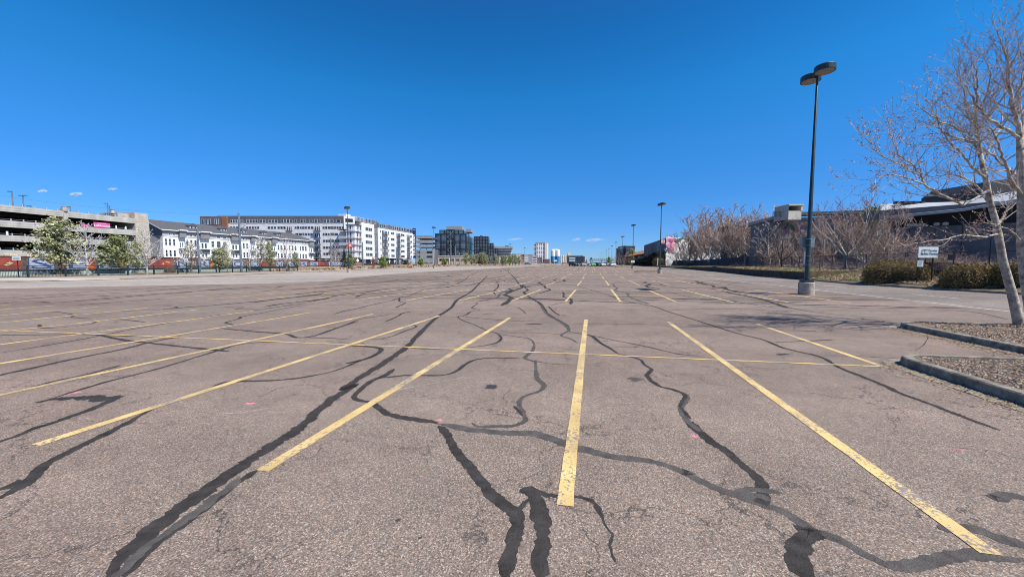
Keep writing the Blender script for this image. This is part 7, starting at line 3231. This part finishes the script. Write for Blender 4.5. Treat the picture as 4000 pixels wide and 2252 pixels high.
btree('pear2', 3385, 26, 810, 70, 'green leafing tree behind the bare trees left of the white roof', name='leafing_tree')
btree('brown_bare', 3215, 20, 840, 70, 'bare tree immediately right behind the near light pole')
btree('shrubby', 3180, 12, 940, 60, 'low twiggy thicket left behind the near light pole', name='multi_stem_tree')
btree('shrubby', 3740, 8, 960, 80, 'low leafless saplings above the gate fence', name='multi_stem_tree')
btree('brown_bare2', 2440, 7, 975, 26, 'bare tree beside the small dark roofed buildings')
btree('lime', 2466, 9, 972, 16, 'bright green tree before the dark blue grey building', name='leafing_tree')
btree('pear2', 2470, 5, 1000, 12, 'round green tree left of the dark hedge', name='leafing_tree')
btree('brown_bare', 2415, 5, 985, 20, 'bare tree behind the light poles right of the cars')
for u, vt, hw, lb in ((2426, 1000, 14, 'leaning bare young tree on the small island, left one'), (2438, 990, 18, 'bare young tree on the small island, right one')):
    ptree('brown_bare2', u, 1041, vt, hw, lb, name='bare_tree')

for k_, u, t, vt, hw, lb in (('brown_big', 2740, 16, 850, 90, 'bare brown tree filling the gap above the flower mural, right part'), ('brown_big', 2838, 12, 812, 110, 'dense bare brown tree in the heart of the thicket'), ('brown_bare2', 2905, 7, 880, 70, 'bare tree near the bank edge before the dark low hall'), ('brown_big', 2935, 15, 800, 100, 'dense bare tree joining the thicket to the thin white roof edge'),
                            ('grey_bare', 2995, 8, 860, 70, 'grey bare tree behind the chain link fence start'), ('brown_bare', 3120, 9, 870, 80, 'bare tree just left of the nearest light pole'), ('shrubby', 3010, 9, 930, 70, 'low thicket under the boxed tower, left part'), ('shrubby', 3100, 10, 945, 70, 'low thicket under the boxed tower, right part'), ('shrubby', 2720, 10, 960, 50, 'low thicket at the foot of the flower mural'),
                            ('shrubby', 3260, 13, 930, 80, 'low thicket right behind the nearest light pole'), ('shrubby', 3390, 14, 920, 90, 'low thicket between the second bare tree and the big bush'), ('brown_bare2', 3480, 16, 810, 110, 'bare tree standing before the white sloping roof'), ('shrubby', 3560, 13, 900, 90, 'thicket rising behind the large round bush'), ('brown_bare', 3250, 16, 770, 100, 'bare tree close behind the first spreading tree by the near pole')):
    btree(k_, u, t, vt, hw, lb, name='bare_tree' if k_ != 'shrubby' else 'multi_stem_tree')

btree('brown_big', 2715, 13, 838, 92, 'wide bare tree with pinkish tips at the left end of the thicket')
btree('brown_big', 2775, 15, 806, 110, 'tall pinkish tipped bare tree second from the left end of the thicket')
btree('brown_big', 2990, 15, 812, 90, 'tall bare tree immediately left of the small boxed tower')
btree('brown_bare2', 3140, 14, 830, 80, 'bare tree right of the small boxed tower, left of the near pole')
btree('brown_bare', 3420, 12, 800, 110, 'bare tree with drooping left limbs before the arena wall')

for k_, u, t, vt, hw, lb in (('brown_big', 2860, 10, 800, 100, 'front tree of the thicket with low forking limbs'), ('brown_big', 2955, 9, 822, 85, 'pinkish tipped tree right before the left corner of the grey hall'), ('brown_bare', 3040, 11, 835, 80, 'bare tree directly before the side of the small boxed tower'), ('brown_bare2', 3210, 11, 800, 95, 'bare tree filling the gap right behind the near pole'),
                            ('brown_big', 3300, 17, 775, 100, 'larger bare tree rising behind the first spreading tree'), ('brown_bare', 3370, 9, 815, 90, 'bare tree between the second bare tree and the leafing one'), ('brown_bare', 2660, 10, 920, 50, 'bare tree overlapping the right part of the pink flower')):
    btree(k_, u, t, vt, hw, lb)

# ------------------------------------------------------------------ the big pale tree at the right edge and its neighbour
def big_tree(label, trunk, limbs, seed, Yb, nb=1.0):
    rg = random.Random(seed)
    b = at(trunk[0][0], trunk[0][1], trunk[0][3])
    b.z -= .05
    t = thing('pale_bark_tree', label, 'tree', b, 'pale barked trees on the kerbed island')
    m = MB()
    pts = [at(u, v, Y_) for u, v, r, Y_ in trunk]
    rad = [r * .72 for _, _, r, _ in trunk]
    # flare
    m.path(pts, rad, 12)
    part('trunk', m, 'bark_pale', t, b, smooth=True)
    br = MB()
    tw = MB()
    bd = MB()
    o = dict(seg=[6, 5, 4, 3], taper=.35, wob=.07, up=.13, bare=0, kids=[1.15, .9, .8], ang=(.5, .9), len=(.42, .6), rk=.55, rmin=.0042, leader=False)
    tips = []

    def side(p, d, r, L_, lev, maxlev):
        ns = [7, 6, 4, 3][min(lev, 3)]
        q = p.copy()
        P_ = [q.copy()]
        R_ = [r]
        kids = []
        for i in range(ns):
            d = (d + Vector((rg.gauss(0, 1), rg.gauss(0, 1), rg.gauss(0, 1))) * .06 + Vector((0, 0, .11))).normalized()
            q = q + d * (L_ / ns)
            P_.append(q.copy())
            R_.append(max(.0028, r * (1 - .8 * (i + 1) / ns)))
            if lev < maxlev and i < ns - 1 + 1:
                kids.append((q.copy(), d.copy(), R_[-1]))
        (br if lev < 1 else tw).path(P_, R_, [6, 4, 3, 3][min(lev, 3)])
        for (kp, kd, kr_) in kids:
            for _ in range(1 if rg.random() < [.54, .45, .38][min(lev, 2)] * nb else 0):
                ang = rg.uniform(.45, .95)
                ax = kd.orthogonal().normalized()
                ax.rotate(Matrix.Rotation(rg.random() * 6.283, 3, kd))
                nd = kd.copy()
                nd.rotate(Matrix.Rotation(ang, 3, ax))
                side(kp, nd, max(kr_ * .6, .0035), L_ * rg.uniform(.35, .55), lev + 1, maxlev)
        if lev >= maxlev - 1:
            for i in range(1, len(P_)):
                for _ in range(1):
                    c = P_[i - 1].lerp(P_[i], rg.random())
                    a = (Vector((rg.gauss(0, 1), rg.gauss(0, 1), rg.gauss(0, .5) - .25))).normalized()
                    s_ = rg.uniform(.03, .06)
                    w_ = a.orthogonal().normalized() * s_ * .3
                    bd.face([c, c + a * s_ * .5 + w_, c + a * s_ + Vector((0, 0, -s_ * .3)), c + a * s_ * .5 - w_])

    for li, (lp, dens, L0, ml) in enumerate(limbs):
        P0 = [at(u, v, Y_) for u, v, r, Y_ in lp]
        R0_ = [r * .72 for _, _, r, _ in lp]
        # resample with slight wobble
        Q, RR = [], []
        for i in range(len(P0) - 1):
            k = 5
            for j in range(k):
                f = j / k
                Q.append(P0[i].lerp(P0[i + 1], f) + Vector((rg.gauss(0, .012), rg.gauss(0, .012), rg.gauss(0, .012))) * (1 if (i or j) else 0))
                RR.append(R0_[i] + (R0_[i + 1] - R0_[i]) * f)
        Q.append(P0[-1])
        RR.append(R0_[-1])
        br.path(Q, RR, 7)
        for i in range(2, len(Q)):
            if rg.random() < dens:
                d = (Q[i] - Q[i - 1]).normalized()
                ax = d.orthogonal().normalized()
                ax.rotate(Matrix.Rotation(rg.random() * 6.283, 3, d))
                nd = d.copy()
                nd.rotate(Matrix.Rotation(rg.uniform(.5, 1.0), 3, ax))
                side(Q[i], nd, max(RR[i] * .5, .006), L0 * rg.uniform(.6, 1.1) * (1.15 - .5 * i / len(Q)), 1, ml)
        d = (Q[-1] - Q[-2]).normalized()
        side(Q[-1], d, RR[-1], L0 * .6, 1, ml)
    part('limbs', br, 'bark_pale', t, b, smooth=True)
    part('twigs', tw, 'bark_mid', t, b, kind='stuff')
    part('buds', bd, 'bud', t, b, kind='stuff')
    return t


Y0 = 11.2
T1 = [(3990, 1290, .20, Y0), (3972, 1225, .155, Y0), (3954, 1150, .14, Y0), (3917, 1017, .125, Y0 + .1), (3901, 922, .115, Y0 + .1), (3888, 860, .105, Y0 + .2), (3867, 790, .095, Y0 + .2), (3855, 717, .085, Y0 + .2), (3841, 660, .078, Y0 + .2), (3829, 600, .068, Y0 + .2)]
L1 = [
    ([(3829, 600, .066, Y0 + .2), (3818, 540, .058, Y0 + .1), (3812, 470, .05, Y0), (3816, 400, .04, Y0), (3819, 340, .03, Y0), (3812, 270, .02, Y0)], .8, 1.5, 3),
    ([(3822, 560, .04, Y0 + .1), (3780, 520, .034, Y0 - .1), (3720, 495, .028, Y0 - .3), (3660, 470, .021, Y0 - .4), (3600, 425, .014, Y0 - .5)], .9, 1.3, 3),
    ([(3825, 580, .045, Y0 + .2), (3790, 552, .038, Y0 + .2), (3735, 540, .03, Y0 + .3), (3690, 520, .024, Y0 + .4), (3650, 490, .016, Y0 + .5)], .8, 1.2, 3),
    ([(3848, 690, .045, Y0 + .1), (3800, 660, .04, Y0 - .2), (3755, 600, .034, Y0 - .4), (3710, 560, .026, Y0 - .5), (3672, 500, .019, Y0 - .6), (3655, 420, .012, Y0 - .6)], .8, 1.3, 3),
    ([(3860, 745, .05, Y0 + .1), (3760, 800, .04, Y0 - .5), (3680, 760, .036, Y0 - .8), (3620, 725, .03, Y0 - 1.0), (3560, 700, .022, Y0 - 1.2), (3480, 680, .016, Y0 - 1.3), (3400, 700, .009, Y0 - 1.3)], .85, 1.3, 3),
    ([(3612, 722, .03, Y0 - 1.0), (3595, 680, .026, Y0 - 1.1), (3560, 640, .021, Y0 - 1.2), (3510, 600, .016, Y0 - 1.3), (3480, 540, .010, Y0 - 1.3)], .9, 1.1, 3),
    ([(3570, 650, .02, Y0 - 1.2), (3500, 635, .016, Y0 - 1.3), (3430, 600, .012, Y0 - 1.3), (3385, 545, .008, Y0 - 1.3)], .95, .9, 3),
    ([(3870, 800, .05, Y0 + .3), (3830, 740, .042, Y0 + .8), (3780, 700, .034, Y0 + 1.1), (3720, 680, .026, Y0 + 1.4), (3640, 690, .018, Y0 + 1.6), (3560, 660, .01, Y0 + 1.8)], .8, 1.2, 3),
    ([(3900, 915, .04, Y0 + .1), (3840, 925, .034, Y0 - .3), (3760, 918, .027, Y0 - .6), (3690, 935, .02, Y0 - .9), (3600, 945, .012, Y0 - 1.1), (3520, 960, .007, Y0 - 1.2)], .7, .8, 2),
    ([(3897, 880, .04, Y0 + .1), (3930, 830, .035, Y0 + .2), (3960, 760, .028, Y0 + .3), (3985, 690, .02, Y0 + .4)], .8, 1.1, 3),
    ([(3840, 640, .04, Y0 + .2), (3870, 570, .034, Y0 + .5), (3905, 500, .026, Y0 + .7), (3920, 420, .018, Y0 + .8), (3930, 330, .01, Y0 + .9)], .85, 1.3, 3),
    ([(3816, 500, .036, Y0), (3775, 440, .028, Y0 + .2), (3765, 360, .02, Y0 + .3), (3740, 290, .012, Y0 + .3)], .9, 1.2, 3),
    ([(3813, 450, .034, Y0), (3850, 380, .025, Y0 - .3), (3868, 300, .017, Y0 - .4), (3850, 230, .01, Y0 - .5)], .9, 1.2, 3),
]
big_tree('pale barked leafless tree with reddish buds on the kerbed island at the right edge', T1, L1, 101, Y0)
Y1 = 10.7
T2 = [(4045, 1330, .20, Y1), (4025, 1200, .165, Y1), (4004, 1080, .15, Y1), (3990, 960, .135, Y1), (3992, 840, .125, Y1), (3990, 717, .115, Y1), (3986, 600, .10, Y1), (3984, 540, .095, Y1)]
L2 = [
    ([(3984, 545, .085, Y1), (3972, 470, .07, Y1), (3951, 400, .055, Y1), (3940, 320, .045, Y1), (3937, 243, .035, Y1), (3915, 180, .024, Y1), (3890, 110, .013, Y1)], .85, 1.3, 3),
    ([(3982, 540, .06, Y1), (3925, 505, .05, Y1 - .2), (3860, 460, .04, Y1 - .4), (3810, 410, .03, Y1 - .6), (3780, 340, .02, Y1 - .7), (3750, 300, .012, Y1 - .7)], .8, 1.2, 3),
    ([(3984, 530, .06, Y1), (4010, 460, .05, Y1 + .1), (4040, 380, .04, Y1 + .1), (4050, 300, .03, Y1 + .1), (4060, 200, .018, Y1 + .1)], .8, 1.3, 3),
    ([(3950, 400, .04, Y1), (3985, 350, .03, Y1), (4000, 270, .022, Y1), (3985, 190, .014, Y1), (3970, 120, .008, Y1)], .9, 1.1, 3),
    ([(3990, 760, .06, Y1), (3950, 700, .05, Y1 - .3), (3920, 630, .04, Y1 - .5), (3900, 560, .03, Y1 - .6), (3870, 500, .02, Y1 - .7)], .8, 1.2, 3),
    ([(3990, 700, .05, Y1), (3940, 655, .04, Y1 + .4), (3870, 600, .03, Y1 + .7), (3820, 560, .02, Y1 + .9), (3760, 520, .012, Y1 + 1.1)], .8, 1.2, 3),
    ([(3992, 850, .05, Y1), (4030, 780, .04, Y1), (4060, 700, .03, Y1)], .7, 1.2, 3),
    ([(3990, 940, .035, Y1), (3950, 900, .028, Y1 - .3), (3900, 880, .02, Y1 - .5), (3850, 870, .012, Y1 - .7)], .7, .8, 2),
]
big_tree('second pale barked tree trunk half cut by the right edge of the view', T2, L2, 102, Y1)


# ------------------------------------------------------------------ cars
def car_meshes(kind):
    """length along Y, front at -Y"""
    Ls, Ws = (4.7, 1.86)
    if kind == 'suv':
        prof = [(-2.3, .35), (-2.32, .75), (-2.2, .95), (-1.25, 1.08), (-1.1, 1.12), (2.1, 1.12), (2.28, .95), (2.32, .4)]
        cab = [(-1.15, 1.1), (-.55, 1.66), (1.5, 1.7), (2.1, 1.12)]
    elif kind == 'truck':
        prof = [(-2.8, .45), (-2.82, .95), (-2.7, 1.15), (-1.4, 1.25), (2.7, 1.25), (2.75, .5)]
        cab = [(-1.4, 1.24), (-.8, 1.9), (1.0, 1.92), (1.25, 1.26)]
    else:
        prof = [(-2.25, .28), (-2.3, .55), (-2.2, .75), (-1.0, .92), (1.5, .95), (2.2, .9), (2.28, .4)]
        cab = [(-1.05, .92), (-.3, 1.38), (.9, 1.4), (1.65, .95)]
    out = []
    m = MB()
    wd = Ws / 2
    k = len(prof)
    left = [(-wd * (.95 if i in (0, k - 1) else 1), y, z) for i, (y, z) in enumerate(prof)]
    right = [(wd * (.95 if i in (0, k - 1) else 1), y, z) for i, (y, z) in enumerate(prof)]
    s = len(m.v)
    m.v += left + right
    m.f.append(tuple(range(k)))
    m.m.append(0)
    m.f.append(tuple(range(2 * k - 1, k - 1, -1)))
    m.m.append(0)
    for i in range(k):
        j = (i + 1) % k
        m.f.append((i, k + i, k + j, j))
        m.m.append(0)
    # roof
    (a, b_, c, d) = cab
    m.hexa([(-wd * .8, b_[0], b_[1] - .05), (wd * .8, b_[0], b_[1] - .05), (wd * .8, c[0], c[1] - .05), (-wd * .8, c[0], c[1] - .05)],
           [(-wd * .76, b_[0] + .05, b_[1]), (wd * .76, b_[0] + .05, b_[1]), (wd * .76, c[0] - .05, c[1]), (-wd * .76, c[0] - .05, c[1])])
    out.append(('body', m, 'paint'))
    m = MB()
    m.hexa([(-wd * .94, a[0], a[1]), (wd * .94, a[0], a[1]), (wd * .94, d[0], d[1]), (-wd * .94, d[0], d[1])],
           [(-wd * .79, b_[0], b_[1] - .06), (wd * .79, b_[0], b_[1] - .06), (wd * .79, c[0], c[1] - .06), (-wd * .79, c[0], c[1] - .06)])
    out.append(('glasshouse', m, 'glass_dk'))
    fy = prof[0][0]
    for sx in (-1, 1):
        m = MB()
        m.box(sx * wd * .78 - .2, sx * wd * .78 + .2, fy - .05, fy + .1, prof[1][1] - .08, prof[1][1] + .08)
        out.append(('headlight', m, 'trim'))
        for wy_ in (fy + .85, -fy - .85):
            m = MB()
            m.tube((sx * (wd - .22), wy_, .34), (sx * (wd + .01), wy_, .34), .34, .34, 14, caps=True)
            out.append(('wheel', m, 'tyre'))
    m = MB()
    m.box(-.5, .5, fy - .04, fy + .02, prof[0][1] + .05, prof[1][1] - .12)
    out.append(('grille', m, 'black'))
    m = MB()
    m.box(-wd * .93, wd * .93, fy + .1, -fy - .1, .2, .345)
    out.append(('sill', m, 'black'))
    return out


CARM = {}
for kd in ('suv', 'truck', 'sedan'):
    L_ = []
    for nm_, m, mt in car_meshes(kd):
        if mt == 'paint':
            L_.append((nm_, m, mt))
        else:
            o_ = m.build(nm_, M[mt])
            L_.append((nm_, o_.data, mt))
            bpy.data.objects.remove(o_)
    CARM[kd] = L_


def car(x, y, z, rz, kd, col, label, group='cars parked at the far side of the lot'):
    t = thing('parked_car', label, 'car', (x, y, z), group, rz)
    pm_ = mk('car_paint', col, .28, .02, 1, spec=.6)
    for nm_, me, mt in CARM[kd]:
        if mt == 'paint':
            o_ = me.build(nm_, pm_)
        else:
            o_ = bpy.data.objects.new(nm_, me)
            COL.objects.link(o_)
        o_.parent = t
    return t


CY_ = 178
for u, kd, col, rz, lb, dy in ((2240, 'truck', (.012, .013, .016), .5, 'black pickup truck, leftmost of the parked cars', 0), (2252, 'truck', (.015, .015, .018), -.4, 'second black pickup truck beside the leftmost one', 2), (2278.5, 'suv', (.45, .47, .50), 0, 'silver SUV right of the two black pickups', 0),
                               (2304, 'sedan', (.45, .53, .62), .1, 'pale blue white car just left of the bright green one', 1), (2315.5, 'suv', (.12, .62, .06), 0, 'bright lime green parked car', 0), (2333, 'suv', (.02, .022, .03), .4, 'black SUV, first car right of the gap beside the green one', 0), (2341, 'sedan', (.35, .36, .38), .5, 'grey car half hidden beside the black SUV', 2), (2352, 'suv', (.70, .71, .72), .1, 'white SUV in the middle of the right group of cars', 0),
                               (2366, 'suv', (.02, .022, .032), .3, 'dark blue black SUV between two white cars', 1), (2378, 'sedan', (.68, .69, .70), .6, 'white low car turned sideways left of the last white SUV', 0), (2391, 'suv', (.72, .72, .72), .1, 'white SUV, rightmost of the parked cars', 0)):
    y = CY_ + dy
    car((u - 2000) / F * y, y, gz(y), rz, kd, col, lb)
m = MB()
m.box(X(2261, 178), X(2271, 178), 178, 179, gz(178), gz(178) + .95)
tag(m.build('utility_box', M['tan_walk']), 'low pinkish tan utility box between the black pickups and the silver SUV', 'box')
# cars on the garage decks, seen over the spandrels
for u, zd, col, kd, lb in ((293, 10.5, (.66, .70, .74), 'sedan', 'white car on the top deck of the garage right of the column'), (100, 10.5, (.25, .08, .07), 'sedan', 'dull red car deep in the top deck at the left'), (75, 7.3, (.35, .05, .05), 'sedan', 'red car on the second deck behind the railing'), (180, 7.3, (.66, .68, .70), 'sedan', 'white car on the second deck near the tree'), (80, 3.9, (.6, .62, .66), 'sedan', 'white car on the lowest open deck at the left'), (415, 7.3, (.4, .06, .07), 'sedan', 'red car on the second deck under the magenta banner'), (410, 3.9, (.66, .68, .7), 'suv', 'white car on the lowest open deck behind the leafy tree')):
    c = gf.pt(gf.a(u), -3.4)
    car(c.x, c.y, zd - .0, gf.rz + math.pi / 2 + math.pi, kd, col, lb, 'cars parked on the garage decks')

# small far clutter: white vans and dark shrubs along the horizon street
for k, (u, Y_, col, lb) in enumerate(((2120, 260, (.6, .6, .6), 'tiny white car left of the blue silos'), (2160, 262, (.7, .7, .7), 'tiny white car in front of the blue silos'), (2205, 264, (.5, .5, .52), 'tiny grey car before the cream silos'), (2060, 258, (.2, .2, .22), 'tiny dark car before the blue grey metal building'))):
    car((u - 2000) / F * Y_, Y_, gz(Y_), 1.57, 'suv', col, lb, 'tiny cars on the far street')

# ------------------------------------------------------------------ small clouds near the horizon
cm, nt, b_ = newmat('thin_cloud')
b_.inputs['Base Color'].default_value = (.95, .95, .97, 1)
b_.inputs['Roughness'].default_value = 1
b_.inputs['Specular IOR Level'].default_value = 0
tc = N(nt, 'ShaderNodeTexCoord')
no = N(nt, 'ShaderNodeTexNoise')
no.inputs['Scale'].default_value = .012
no.inputs['Detail'].default_value = 6
nt.links.new(tc.outputs['Object'], no.inputs['Vector'])
lw = N(nt, 'ShaderNodeLayerWeight')
lw.inputs['Blend'].default_value = .5
mr_ = N(nt, 'ShaderNodeMapRange')
mr_.inputs[1].default_value = .75
mr_.inputs[2].default_value = .1
mr_.inputs[3].default_value = 0
mr_.inputs[4].default_value = .20
nt.links.new(lw.outputs['Facing'], mr_.inputs[0])
ml_ = N(nt, 'ShaderNodeMath', operation='MULTIPLY')
nt.links.new(mr_.outputs[0], ml_.inputs[0])
nt.links.new(no.outputs[0], ml_.inputs[1])
nt.links.new(ml_.outputs[0], b_.inputs['Alpha'])
M['cloud'] = cm
rg = random.Random(77)
for (u, v, w, h, lb) in ((167, 746, 34, 10, 'small wispy cloud, left one above the garage'), (296, 758, 42, 12, 'small wispy cloud, brightest one above the garage'), (440, 738, 34, 7, 'faint small cloud, right one above the garage'), (2013, 934, 50, 8, 'thin cloud streak left of the white tower'), (2251, 936, 30, 12, 'small cloud left of the bigger one over the parked cars'), (2325, 938, 66, 13, 'largest small cloud above the parked cars')):
    Yc = 4200
    c = at(u, v, Yc)
    t = thing('cloud', lb, 'cloud', c, 'small clouds near the horizon')
    nb_ = 9
    m = MB()
    for k in range(nb_):
        f = (k + .5) / nb_ - .5
        cx_ = f * w / F * Yc
        rz__ = h / F * Yc * .75 * (1 - 2.2 * f * f) * rg.uniform(.6, 1)
        rx_ = w / F * Yc / nb_ * rg.uniform(1.1, 2.0)
        cz_ = rg.uniform(-.2, .3) * rz__ + f * h / F * Yc * .3
        n1, n2 = 12, 8
        s = len(m.v)
        for i in range(n2 + 1):
            ph = math.pi * i / n2
            for j in range(n1):
                th = 2 * math.pi * j / n1
                m.v.append((cx_ + rx_ * math.sin(ph) * math.cos(th), rx_ * math.sin(ph) * math.sin(th), cz_ + rz__ * math.cos(ph)))
        for i in range(n2):
            for j in range(n1):
                j2 = (j + 1) % n1
                m.f.append((s + i * n1 + j, s + (i + 1) * n1 + j, s + (i + 1) * n1 + j2, s + i * n1 + j2))
                m.m.append(0)
    m.build('puffs', cm, t, smooth=True)
